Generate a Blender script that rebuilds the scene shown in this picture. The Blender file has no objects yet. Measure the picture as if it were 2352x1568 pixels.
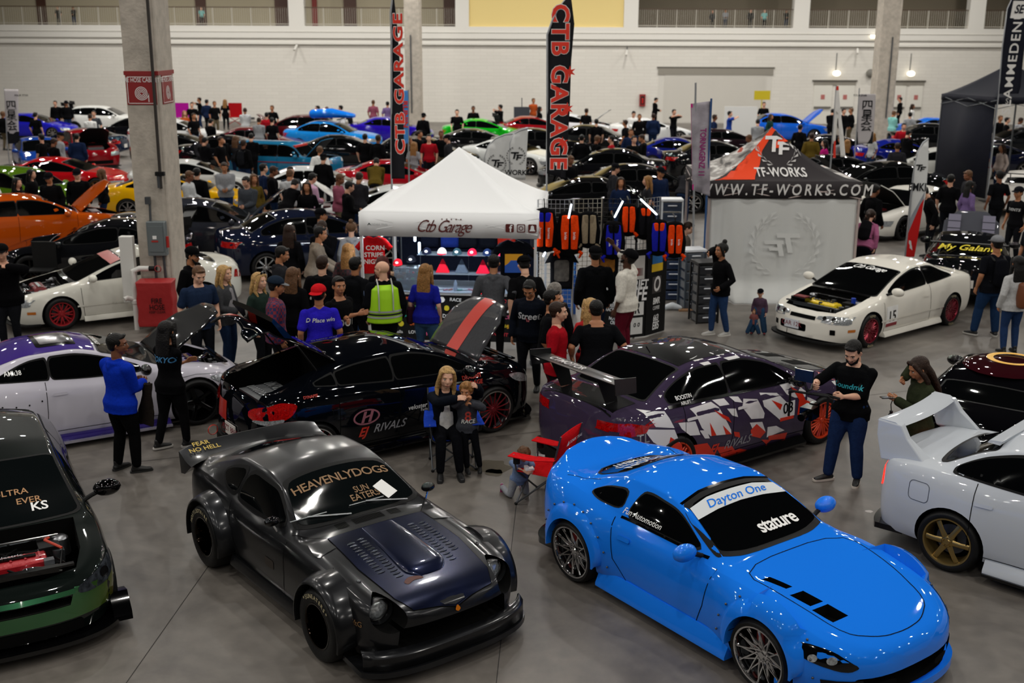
import bpy, bmesh, math, random
import numpy as np
from mathutils import Vector, Matrix
from mathutils.bvhtree import BVHTree
random.seed(7)
PI = math.pi
SC = bpy.context.scene
COL = SC.collection
F_PX, PITCH, ROLL, CAM_H = 2634.0, math.radians(14.95), 0.00435, 5.21
CX, CY = 1176.0, 784.0
_f = Vector((0, math.cos(PITCH), -math.sin(PITCH)))
_u0 = Vector((0, math.sin(PITCH), math.cos(PITCH)))
_x0 = Vector((1, 0, 0))
CAMX = math.cos(ROLL)*_x0 + math.sin(ROLL)*_u0
CAMU = -math.sin(ROLL)*_x0 + math.cos(ROLL)*_u0
cam_d = bpy.data.cameras.new('camera'); cam = bpy.data.objects.new('camera', cam_d); COL.objects.link(cam)
m = Matrix((CAMX, CAMU, -_f)).transposed().to_4x4(); m.translation = Vector((0, 0, CAM_H))
cam.matrix_world = m
cam_d.sensor_width = 36.0; cam_d.lens = F_PX*36/2352
cam_d.clip_start = .1; cam_d.clip_end = 300
cam_d.dof.use_dof = True; cam_d.dof.focus_distance = 10.8; cam_d.dof.aperture_fstop = 2.0
SC.camera = cam
def ray(px, py):
 return _f + CAMX*((px-CX)/F_PX) - CAMU*((py-CY)/F_PX)
def G(px, py, z=0.0):
 d = ray(px, py); t = (z-CAM_H)/d.z
 return Vector((d.x*t, d.y*t, z))
def AT(px, py, Y):
 d = ray(px, py); t = Y/d.y
 return Vector((d.x*t, Y, CAM_H+d.z*t))
SC.view_settings.view_transform = 'Standard'; SC.view_settings.look = 'None'
SC.view_settings.gamma = 1.0; SC.view_settings.use_curve_mapping = False
SC.view_settings.exposure = 0.0
W = bpy.data.worlds.new('hall_world'); SC.world = W; W.use_nodes = True
W.node_tree.nodes['Background'].inputs[0].default_value = (0.62, 0.66, 0.75, 1)
W.node_tree.nodes['Background'].inputs[1].default_value = 0.035
LAMP_POS = []
for j in range(12):
 for i in range(9):
  LAMP_POS.append((-25.5+i*6.4+(j % 2)*1.1+(1.6 if (i, j) == (7, 10) else 0), -7+j*6.7, 11.2))
for k, p in enumerate(LAMP_POS):
 ld = bpy.data.lights.new('high_bay_light', 'AREA'); ld.shape = 'DISK'; ld.size = .36
 ld.energy = 142 if p[1] < 45 else 275; ld.color = (1.0, .965, .90)
 lo = bpy.data.objects.new('high_bay_light', ld); lo.location = (p[0], p[1], p[2]-.32); COL.objects.link(lo)
_M = {}
def lin(c):
 if isinstance(c, str):
  c = c.lstrip('#'); c = [int(c[i:i+2], 16)/255 for i in (0, 2, 4)]
 return tuple(((x+.055)/1.055)**2.4 if x > .04045 else x/12.92 for x in c[:3])
def mat(name, col, rough=.5, metal=0., coat=0., emis=0., noise=0., nscale=8., spec=.5, bump=0., bscale=40., trans=0., sheen=0., coatr=.03):
 key = (name, str(col), rough, metal, coat, emis, noise, nscale, bump, spec)
 if key in _M: return _M[key]
 M = bpy.data.materials.new(name); M.use_nodes = True; nt = M.node_tree
 b = nt.nodes['Principled BSDF']; c = lin(col)
 b.inputs['Base Color'].default_value = (*c, 1); b.inputs['Roughness'].default_value = rough
 b.inputs['Metallic'].default_value = metal; b.inputs['Coat Weight'].default_value = coat
 b.inputs['Coat Roughness'].default_value = coatr; b.inputs['Specular IOR Level'].default_value = spec
 if trans: b.inputs['Transmission Weight'].default_value = trans; b.inputs['IOR'].default_value = 1.1
 if sheen: b.inputs['Sheen Weight'].default_value = sheen
 if emis:
  b.inputs['Emission Color'].default_value = (*c, 1); b.inputs['Emission Strength'].default_value = emis
 M.diffuse_color = (*c, 1)
 if noise or bump:
  tc = nt.nodes.new('ShaderNodeTexCoord')
 if noise:
  n = nt.nodes.new('ShaderNodeTexNoise'); n.inputs['Scale'].default_value = nscale; n.inputs['Detail'].default_value = 6
  r = nt.nodes.new('ShaderNodeMapRange'); r.inputs['From Min'].default_value = .3; r.inputs['From Max'].default_value = .7
  r.inputs['To Min'].default_value = 1-noise; r.inputs['To Max'].default_value = 1+noise
  mx = nt.nodes.new('ShaderNodeVectorMath'); mx.operation = 'SCALE'; mx.inputs[0].default_value = c
  nt.links.new(tc.outputs['Object'], n.inputs['Vector']); nt.links.new(n.outputs['Fac'], r.inputs['Value'])
  nt.links.new(r.outputs[0], mx.inputs['Scale']); nt.links.new(mx.outputs[0], b.inputs['Base Color'])
 if bump:
  n2 = nt.nodes.new('ShaderNodeTexNoise'); n2.inputs['Scale'].default_value = bscale; n2.inputs['Detail'].default_value = 3
  bp = nt.nodes.new('ShaderNodeBump'); bp.inputs['Strength'].default_value = bump; bp.inputs['Distance'].default_value = .02
  nt.links.new(tc.outputs['Object'], n2.inputs['Vector']); nt.links.new(n2.outputs['Fac'], bp.inputs['Height'])
  nt.links.new(bp.outputs[0], b.inputs['Normal'])
 _M[key] = M; return M
def paint(name, col, flake=0.): return mat(name, col, .5, flake, 1.0, spec=.0)
def cloth(name, col): return mat(name, col, .9, noise=.12, nscale=30, spec=.05, bump=.25, bscale=55)
GLASS = mat('tinted_glass', '#050607', .03, spec=.6)
GLASS2 = mat('dark_glass', '#0b0f10', .04, spec=.6)
RUB = mat('black_rubber', '#060607', .5, spec=.15)
TYRE = mat('tyre_rubber', '#0c0c0d', .55, bump=.1, spec=.3)
BLK = mat('gloss_black', '#040405', .12, coat=1., spec=.1)
MBLK = mat('matt_black', '#0a0a0b', .6, spec=.25)
VOIDM = mat('unlit_black', '#050505', .9, spec=.1)
CHR = mat('chrome', '#d8d8da', .07, 1.)
ALU = mat('brushed_metal', '#9a9ca0', .35, 1.)
STEEL = mat('grey_steel', '#5d6064', .45, .8)
WHITE = mat('white_vinyl', '#eeeeec', .4)
REDL = mat('red_lens', '#a80b0b', .08, coat=1., noise=.5, nscale=60)
CLEARL = mat('clear_lens', '#b9bec2', .08, .5, coat=1., noise=.5, nscale=50)
AMB = mat('amber_lens', '#c06a10', .1, coat=1.)
CARB = mat('carbon_fibre', '#0a0a0c', .45, coat=1., noise=.35, nscale=14, spec=.04)
class MB:
 def __init__(s): s.v = []; s.f = []; s.m = []; s.cm = 0
 def add(s, vs, fs, M=None):
  o = len(s.v)
  s.v.extend([tuple(M @ Vector(p)) for p in vs] if M is not None else [tuple(p) for p in vs])
  for f in fs: s.f.append(tuple(i+o for i in f)); s.m.append(s.cm)
  return s
 def box(s, c, d, M=None, tap=1.):
  x, y, z = c; a, b, h = d[0]/2, d[1]/2, d[2]/2
  vs = [(x+i*a*(tap if k > 0 else 1), y+j*b*(tap if k > 0 else 1), z+k*h) for k in (-1, 1) for j in (-1, 1) for i in (-1, 1)]
  return s.add(vs, [(0, 2, 3, 1), (4, 5, 7, 6), (0, 1, 5, 4), (2, 6, 7, 3), (0, 4, 6, 2), (1, 3, 7, 5)], M)
 def rings(s, rings, closed=True, caps=True, M=None):
  n = len(rings[0]); vs = [p for r in rings for p in r]; fs = []
  for i in range(len(rings)-1):
   for j in range(n if closed else n-1):
    k = (j+1) % n
    fs.append((i*n+j, i*n+k, (i+1)*n+k, (i+1)*n+j))
  if caps:
   fs.append(tuple(range(n-1, -1, -1))); fs.append(tuple((len(rings)-1)*n+i for i in range(n)))
  return s.add(vs, fs, M)
 def tube(s, pts, r, n=8, caps=True, M=None, ref=None):
  pts = [Vector(p) for p in pts]; rs = r if isinstance(r, (list, tuple)) else [r]*len(pts); R = []
  up = Vector(ref) if ref else None
  for i, p in enumerate(pts):
   t = (pts[min(i+1, len(pts)-1)]-pts[max(i-1, 0)]).normalized()
   if up is None or abs(t.dot(up.normalized())) > .97:
    up = Vector((0, 0, 1)) if abs(t.z) < .9 else Vector((1, 0, 0))
   a = t.cross(up).normalized(); b = a.cross(t).normalized()
   if ref is None: up = b
   q = rs[i]; ra, rb = q if isinstance(q, (tuple, list)) else (q, q)
   R.append([tuple(p+a*ra*math.cos(2*PI*k/n)+b*rb*math.sin(2*PI*k/n)) for k in range(n)])
  return s.rings(R, True, caps, M)
 def cap(s, pts, r, n=12, M=None, ref=None):
  pts = [Vector(p) for p in pts]; rs = list(r) if isinstance(r, (list, tuple)) else [r]*len(pts)
  rs = [q if isinstance(q, (tuple, list)) else (q, q) for q in rs]
  t0 = (pts[0]-pts[1]).normalized(); t1 = (pts[-1]-pts[-2]).normalized()
  a0 = min(rs[0]); a1 = min(rs[-1]); P = []; Q = []
  for k in (0, .35, .7):
   c = math.sqrt(max(0, 1-(1-k)**2))*.98+.02; P.append(pts[0]+t0*a0*(1-k)); Q.append((rs[0][0]*c, rs[0][1]*c))
  P += pts; Q += rs
  for k in (.7, .35, 0):
   c = math.sqrt(max(0, 1-(1-k)**2))*.98+.02; P.append(pts[-1]+t1*a1*(1-k)); Q.append((rs[-1][0]*c, rs[-1][1]*c))
  return s.tube(P, Q, n, True, M, ref)
 def ell(s, c, r, nu=16, nv=10, M=None):
  R = []
  for i in range(nv+1):
   a = PI*(i/nv) if 0 < i < nv else PI*((.04 if i == 0 else nv-.04)/nv)
   R.append([(c[0]+r[0]*math.sin(a)*math.cos(2*PI*j/nu), c[1]+r[1]*math.sin(a)*math.sin(2*PI*j/nu), c[2]-r[2]*math.cos(a)) for j in range(nu)])
  return s.rings(R, True, True, M)
 def lathe(s, prof, n=32, axis='y', c=(0, 0, 0), closed=False, M=None):
  R = []
  for (r, h) in prof:
   ring = []
   for k in range(n):
    a = 2*PI*k/n; u, w = r*math.cos(a), r*math.sin(a)
    p = {'y': (u, h, w), 'z': (u, w, h), 'x': (h, u, w)}[axis]
    ring.append((p[0]+c[0], p[1]+c[1], p[2]+c[2]))
   R.append(ring)
  if closed: R.append(R[0])
  return s.rings(R, True, False, M)
 def prism(s, poly, h0, h1, axis='z', M=None):
  f = {'z': lambda u, v, h: (u, v, h), 'y': lambda u, v, h: (u, h, v), 'x': lambda u, v, h: (h, u, v)}[axis]
  return s.rings([[f(u, v, h0) for u, v in poly], [f(u, v, h1) for u, v in poly]], True, True, M)
 def mesh(s, name, mats, smooth=40, merge=0.):
  me = bpy.data.meshes.new(name); me.from_pydata(s.v, [], s.f)
  for M_ in (mats if isinstance(mats, (list, tuple)) else [mats]): me.materials.append(M_)
  if any(s.m): me.polygons.foreach_set('material_index', s.m)
  bm = bmesh.new(); bm.from_mesh(me)
  if merge: bmesh.ops.remove_doubles(bm, verts=bm.verts, dist=merge)
  bmesh.ops.recalc_face_normals(bm, faces=bm.faces)
  bm.to_mesh(me); bm.free()
  shade(me, smooth); return me
def shade(me, ang):
 if ang: me.polygons.foreach_set('use_smooth', [True]*len(me.polygons)); me.set_sharp_from_angle(angle=math.radians(ang))
 me.update()
def obj(name, me, parent=None, loc=None, rz=0., M=None):
 if isinstance(me, tuple): me = me[0].mesh(name, me[1], *(me[2:] if len(me) > 2 else ()))
 o = bpy.data.objects.new(name, me); COL.objects.link(o)
 if parent is not None: o.parent = parent
 if M is not None: o.matrix_local = M
 else:
  if loc is not None: o.location = loc
  if rz: o.rotation_euler = (0, 0, rz)
 return o
def tag(o, label, cat, group=None, kind=None):
 o['label'] = label; o['category'] = cat
 if group: o['group'] = group
 if kind: o['kind'] = kind
 return o
def empty(name, loc=(0, 0, 0), rz=0., label=None, cat=None, group=None):
 o = bpy.data.objects.new(name, None); COL.objects.link(o); o.empty_display_size = .2
 o.location = loc; o.rotation_euler = (0, 0, rz)
 if label: tag(o, label, cat, group)
 return o
def struct(o): o['kind'] = 'structure'; return o
KIDS = {}
def copy_tree(o, parent=None):
 c = o.copy(); COL.objects.link(c)
 if parent is not None: c.parent = parent
 for ch in o.children: copy_tree(ch, c)
 return c
TMP = bpy.data.scenes.new('workbench')
def evaluate(ob):
 vl = TMP.view_layers[0]; vl.update(); dg = vl.depsgraph
 return bpy.data.meshes.new_from_object(ob.evaluated_get(dg), depsgraph=dg)
def with_mods(me, mods):
 o = bpy.data.objects.new('t', me); TMP.collection.objects.link(o)
 for ty, kw in mods:
  md = o.modifiers.new(ty, ty)
  for k, v in kw.items(): setattr(md, k, v)
 r = evaluate(o); bpy.data.objects.remove(o); return r
def boolean(me, cutters, op='DIFFERENCE'):
 o = bpy.data.objects.new('t', me); TMP.collection.objects.link(o); cs = []
 for c in cutters:
  co = bpy.data.objects.new('c', c); TMP.collection.objects.link(co); cs.append(co)
  md = o.modifiers.new('b', 'BOOLEAN'); md.operation = op; md.object = co; md.solver = 'EXACT'
  md.material_mode = 'TRANSFER'
 r = evaluate(o)
 for x in [o]+cs: bpy.data.objects.remove(x)
 return r
_T = {}
def text2d(s, size=1., shear=0., bold=0., spacing=1., align='CENTER', res=3):
 k = (s, size, shear, bold, spacing, align)
 if k in _T: return _T[k]
 cu = bpy.data.curves.new('t', 'FONT'); cu.body = s; cu.size = size; cu.shear = shear; cu.offset = bold*size
 cu.space_character = spacing; cu.align_x = align; cu.align_y = 'CENTER'; cu.resolution_u = res; cu.fill_mode = 'FRONT'
 o = bpy.data.objects.new('t', cu); TMP.collection.objects.link(o)
 me = evaluate(o); bpy.data.objects.remove(o)
 r = ([(v.co.x, v.co.y) for v in me.vertices], [tuple(p.vertices) for p in me.polygons])
 bpy.data.meshes.remove(me); _T[k] = r; return r
def flat_text(mb, s, size, M, **kw):
 v, f = text2d(s, size, **kw); mb.add([(x, y, 0) for x, y in v], f, M)
def frame(o, x, y):
 x = Vector(x).normalized(); y = Vector(y); z = x.cross(y).normalized(); y = z.cross(x)
 M_ = Matrix((x, y, z)).transposed().to_4x4(); M_.translation = Vector(o); return M_
def xform2(vf, sx=1, sy=1, rot=0, tx=0, ty=0):
 c, s = math.cos(rot), math.sin(rot)
 return ([(x*sx*c-y*sy*s+tx, x*sx*s+y*sy*c+ty) for x, y in vf[0]], vf[1])
def pchip(keys, xs):
 keys = sorted(keys); X = np.array([k[0] for k in keys], float); Y = np.array([k[1] for k in keys], float)
 xs = np.clip(xs, X[0], X[-1]); h = np.diff(X); d = np.diff(Y)/h; m_ = np.zeros(len(X))
 if len(X) == 2: return np.interp(xs, X, Y)
 for i in range(1, len(X)-1):
  if d[i-1]*d[i] > 0:
   w1 = 2*h[i]+h[i-1]; w2 = h[i]+2*h[i-1]; m_[i] = (w1+w2)/(w1/d[i-1]+w2/d[i])
 m_[0] = d[0]; m_[-1] = d[-1]
 i = np.clip(np.searchsorted(X, xs)-1, 0, len(h)-1); t = (xs-X[i])/h[i]
 return ((2*t**3-3*t**2+1)*Y[i]+(t**3-2*t**2+t)*h[i]*m_[i]+(-2*t**3+3*t**2)*Y[i+1]+(t**3-t**2)*h[i]*m_[i+1])
def rrect(x0, y0, x1, y1, r, n=4):
 P = []
 for cx, cy, a in ((x1-r, y0+r, -PI/2), (x1-r, y1-r, 0), (x0+r, y1-r, PI/2), (x0+r, y0+r, PI)):
  for k in range(n+1): P.append((cx+r*math.cos(a+PI/2*k/n), cy+r*math.sin(a+PI/2*k/n)))
 return P
def smooth_poly(P, it=2):
 for _ in range(it):
  Q = []
  for i in range(len(P)):
   a, b = P[i], P[(i+1) % len(P)]
   Q += [(a[0]*.8+b[0]*.2, a[1]*.8+b[1]*.2), (a[0]*.2+b[0]*.8, a[1]*.2+b[1]*.8)]
  P = Q
 return P
def body_mesh(S):
 F, B, Wd = S['F'], S['B'], S['W']
 xs = [F-.0001]
 for u in (.004, .015, .035, .06, .1, .15, .2, .26, .33): xs.append(F-u)
 x = F-.4
 while x > B+.42: xs.append(x); x -= .055
 for u in (.40, .34, .28, .22, .165, .12, .08, .05, .03, .012, .003): xs.append(B+u)
 xs.append(B+.0001)
 xs = np.array(xs)
 a, n = S.get('nose', (.6, 2.5)); ta, tn = S.get('tail', (.45, 2.8))
 g = np.ones(len(xs))
 u = np.clip((xs-(F-a))/a, 0, 1); g *= (1-u**n)**(1/n)
 u = np.clip(((B+ta)-xs)/ta, 0, 1); g *= (1-u**tn)**(1/tn)
 L = (F-B)/2; mid = (F+B)/2
 plan = 1-S.get('taper', .05)*np.abs((xs-mid)/L)**2.5
 zc = pchip(S['cen'], xs); zb_ = pchip(S['belt'], xs)
 zbot = pchip(S.get('bot', [(B, .26), (B+.3, .17), (F-.35, .14), (F, .19)]), xs)
 tb = S.get('tumble', .92)
 wmax = Wd*plan; wbelt = Wd*tb*plan; wsh = Wd*S.get('shw', .975)*plan; wsill = Wd*S.get('sillw', .96)*plan
 hump = np.zeros(len(xs)); fl = np.zeros(len(xs))
 for xw, amp, hz in ((S['wb']/2, S.get('flf', .02), S.get('hzf', .02)), (-S['wb']/2, S.get('flr', .03), S.get('hzr', .02))):
  e = np.exp(-np.abs((xs-xw)/S.get('flw', .5))**S.get('fln', 3.)); fl += amp*e; hump += hz*e
 rail = S['rail']; xr0 = max(r[0] for r in rail); xr1 = min(r[0] for r in rail)
 yr = pchip([(r[0], r[1]) for r in rail], xs); zr = pchip([(r[0], r[2]) for r in rail], xs)
 ya = wbelt*S.get('hoodline', .72); za = zc-(zc-zb_)*.3
 w = np.zeros(len(xs))
 def ss(t): t = np.clip(t, 0, 1); return t*t*(3-2*t)
 w = ss((xs-xr0)/.22)+ss((xr1-xs)/.18)
 yr = yr*(1-w)+ya*w; zr = zr*(1-w)+za*w
 rings = []
 cab = (xs < xr0) & (xs > xr1)
 crown = S.get('crown', .26)
 for i, x in enumerate(xs):
  zmid = zbot[i]+(zb_[i]-zbot[i])*.52; zs = zb_[i]-(zb_[i]-zbot[i])*.13
  q = g[i]; f = fl[i]; h = hump[i]
  P6 = np.array([(wbelt[i]+f*.2)*q, zb_[i]+h*.7]); P10 = np.array([min(yr[i], (wbelt[i]+f*.2)*.995)*q, max(zr[i], P6[1]-.0)+h*.3])
  bul = .018 if cab[i] else .0
  sec = [(0, zbot[i]), (wsill[i]*.8*q, zbot[i]), ((wsill[i]-.03+f*.5)*q, zbot[i]+.004), ((wsill[i]+f*.8)*q, zbot[i]+.07),
   ((wmax[i]*.99+f)*q, zbot[i]+(zmid-zbot[i])*.62), ((wmax[i]+f)*q, zmid+.03), ((wsh[i]+f*.75)*q, zs+h*.4)]
  sec.append(tuple(P6))
  hgt = P10[1]-P6[1]
  if hgt > .06:
   for t, bb in ((.06, .1), (.5, 1), (.93, .25)):
    p = P6*(1-t)+P10*t; sec.append((p[0]+bul*bb*q*min(1, hgt/.3), p[1]))
  else:
   for t in (.1, .5, .9):
    p = P6*(1-t)+P10*t; sec.append((p[0], p[1]+ (1-(2*t-1)**2)*.012*q))
  sec.append(tuple(P10))
  zcc = max(zc[i], P10[1]*1.0) if cab[i] else zc[i]
  for t in (.1, .35, .68, 1):
   y = P10[0]*(1-t); dz = (zcc-P10[1])*(1-(1-t)**2)
   sec.append((y, P10[1]+dz))
  out = []
  for k in range(len(sec)-1):
   p0 = np.array(sec[max(k-1, 0)]); p1 = np.array(sec[k]); p2 = np.array(sec[k+1]); p3 = np.array(sec[min(k+2, len(sec)-1)])
   out.append(p1)
   if k >= 3:
    l1 = np.linalg.norm(p2-p1)+1e-6; m1 = (p2-p0)/(np.linalg.norm(p1-p0)+l1+1e-6)*l1; m2 = (p3-p1)/(np.linalg.norm(p3-p2)+l1+1e-6)*l1
    t = .5; out.append((2*t**3-3*t**2+1)*p1+(t**3-2*t**2+t)*m1+(-2*t**3+3*t**2)*p2+(t**3-t**2)*m2)
  out.append(np.array(sec[-1]))
  half = [(x, max(p[0], 0), p[1]) for p in out]
  full = half[:1]+half[1:-1]+half[-1:]+[(x, -p[1], p[2]) for p in reversed(half[1:-1])]
  rings.append(full)
 mb = MB(); mb.rings(rings, True, True)
 return mb
def _proj(co, axis, side):
 u, v = co
 if axis == 'side': return Vector((u, 3*side, v)), Vector((0, -side, 0))
 if axis == 'top': return Vector((u, v, 3)), Vector((0, 0, -1))
 if axis == 'bottom': return Vector((u, v, -3)), Vector((0, 0, 1))
 if axis == 'front': return Vector((6, u, v)), Vector((-1, 0, 0))
 return Vector((-6, u, v)), Vector((1, 0, 0))
def drape(bvh, shapes, axis, side=1, off=.003, cell=.08, thick=0.):
 bm = bmesh.new()
 for s in shapes:
  if isinstance(s, tuple):
   vs = [bm.verts.new((a, b, 0)) for a, b in s[0]]
   for f in s[1]:
    try: bm.faces.new([vs[i] for i in f])
    except ValueError: pass
  else:
   vs = [bm.verts.new((a, b, 0)) for a, b in s]
   try: bm.faces.new(vs)
   except ValueError: pass
 bmesh.ops.remove_doubles(bm, verts=bm.verts, dist=1e-5)
 if not bm.verts: bm.free(); return None
 for ax in (0, 1):
  lo = min(v.co[ax] for v in bm.verts); hi = max(v.co[ax] for v in bm.verts)
  k = math.ceil(lo/cell)
  while k*cell < hi:
   nrm = (1, 0, 0) if ax == 0 else (0, 1, 0)
   bmesh.ops.bisect_plane(bm, geom=bm.verts[:]+bm.edges[:]+bm.faces[:], plane_co=(k*cell, k*cell, 0), plane_no=nrm, dist=1e-5)
   k += 1
 dead = []
 for v in bm.verts:
  o, d = _proj((v.co.x, v.co.y), axis, side)
  loc, nr, idx, dist = bvh.ray_cast(o, d)
  if loc is None:
   loc2, nr2, i2, d2 = bvh.find_nearest(o+d*3*(1 if axis in ('side', 'top') else 2))
   dead.append(v); continue
  if nr.dot(d) > 0: nr = -nr
  v.co = loc+nr*off
 bmesh.ops.delete(bm, geom=dead, context='VERTS')
 for f in bm.faces: f.smooth = True
 if thick:
  bmesh.ops.recalc_face_normals(bm, faces=bm.faces)
  r = bmesh.ops.solidify(bm, geom=bm.faces[:], thickness=thick)
 bm.normal_update()
 _, d = _proj((0, 0), axis, side)
 if not thick and bm.faces and sum(f.normal.dot(d)*f.calc_area() for f in bm.faces) > 0: bmesh.ops.reverse_faces(bm, faces=bm.faces)
 me = bpy.data.meshes.new('panel'); bm.to_mesh(me); bm.free(); return me
def strip(pts, w=.007, closed=False):
 P = [Vector(p) for p in pts]; out = []; Q = P+[P[0]] if closed else P
 for i in range(len(Q)-1):
  a, b = Q[i], Q[i+1]; d = (b-a)
  if d.length < 1e-6: continue
  n_ = max(1, int(d.length/.06)); nn = Vector((-d.y, d.x)).normalized()*w/2; e = d.normalized()*w*.3
  for k in range(n_):
   p, q = a+d*k/n_-e, a+d*(k+1)/n_+e
   out.append([tuple(p-nn), tuple(q-nn), tuple(q+nn), tuple(p+nn)])
 return out
def arcpts(cx, cz, r, a0, a1, n=12): return [(cx+r*math.cos(math.radians(a0+(a1-a0)*k/n)), cz+r*math.sin(math.radians(a0+(a1-a0)*k/n))) for k in range(n+1)]
class Car:
 def __init__(s, S, name, loc, heading, label, color, hi=True, cuts=True, cat='car'):
  s.S = S; s.root = empty(name, (loc[0], loc[1], 0), heading, label, cat)
  s.base = body_mesh(S).mesh('b', [color, VOIDM], 35, .0005)
  bm = bmesh.new(); bm.from_mesh(s.base); s.bvh = BVHTree.FromBMesh(bm); bm.free()
  s.color = color; s.hi = hi; s.cut = []; s.extra = []
 def cutbox(s, poly, h0, h1, axis='z'):
  mb = MB(); mb.prism(poly, h0, h1, axis); s.cut.append(mb.mesh('c', [VOIDM], 0)); return s
 def finish(s, wheel, rw=None):
  S = s.S; x = S['wb']/2; R = S.get('R', .31); Ra = S.get('Ra', R+.035)
  for sx, ff in ((1, 'flf'), (-1, 'flr')):
   for sy in (1, -1):
    y0 = S['W']-.36; y1 = S['W']+.35
    P = [(sx*x+(Ra+.0)*math.cos(2*PI*k/36), S.get('az', R)+Ra*math.sin(2*PI*k/36)) for k in range(36)]
    mb = MB(); mb.prism(P, min(sy*y0, sy*y1), max(sy*y0, sy*y1), 'y'); s.cut.append(mb.mesh('c', [VOIDM], 0))
  me = boolean(s.base, s.cut); shade(me, 38)
  s.body = obj('body', me, s.root)
  wz = S.get('R', .31)
  for sx in (1, -1):
   for sy in (1, -1):
    tw = S.get('trk_f' if sx > 0 else 'trk_r', S['W']-.01)
    w = (rw if (rw and sx < 0) else wheel)
    c = copy_tree(w, s.root); c.location = (sx*x, sy*tw, wz)
    c.rotation_euler = (math.radians(S.get('camber', 0))*(1 if sy > 0 else 1), 0, 0 if sy > 0 else PI)
  return s
 def panel(s, name, shapes, axis, material, side=1, off=.003, cell=.08, parent=None, label=None, thick=0.):
  me = drape(s.bvh, shapes, axis, side, off, cell, thick)
  if me is None or not len(me.polygons): return None
  me.materials.append(material)
  o = obj(name, me, parent or s.root)
  if label: o['label'] = label
  return o
 def both(s, name, shapes, material, **k):
  r = [s.panel(name, shapes, 'side', material, side=sd, **k) for sd in (1, -1)]; return r
 def mir(s, name, polys, axis, material, **k):
  for sg in (1, -1):
   Q = [[((u, v*sg) if axis == 'top' else (u*sg, v)) for u, v in p] for p in polys]
   s.panel(name, Q, axis, material, **k)
 def window(s, name, poly, axis, glass=None, side=1, rub=.02, cell=.09, parent=None):
  P = smooth_poly(poly, 2); cx = sum(p[0] for p in P)/len(P); cy = sum(p[1] for p in P)/len(P)
  dx = max(p[0] for p in P)-min(p[0] for p in P); dy = max(p[1] for p in P)-min(p[1] for p in P)
  big = [(cx+(p[0]-cx)*(1+2*rub/dx), cy+(p[1]-cy)*(1+2*rub/dy)) for p in P]
  if rub: s.panel(name+'_seal', [big], axis, RUB, side=side, off=.003, cell=cell)
  return s.panel(name, [P], axis, glass or GLASS, side=side, off=.006, cell=cell)
 def mirror(s, x, y, z, material, scale=1.):
  for sd in (1, -1):
   mb = MB(); mb.ell((0, 0, 0), (.075*scale, .12*scale, .075*scale), 14, 10); r = obj('wing_mirror', (mb, material), s.root, (x, sd*(y+.12*scale), z))
   mb = MB(); mb.tube([(x+.03, sd*(y-.12), z-.09), (x+.01, sd*(y-.02), z-.05), (x, sd*(y+.07), z-.02)], .022, 8); obj('mirror_stalk', (mb, MBLK), r).location = (-x, -sd*(y+.12*scale), -z)
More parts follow.
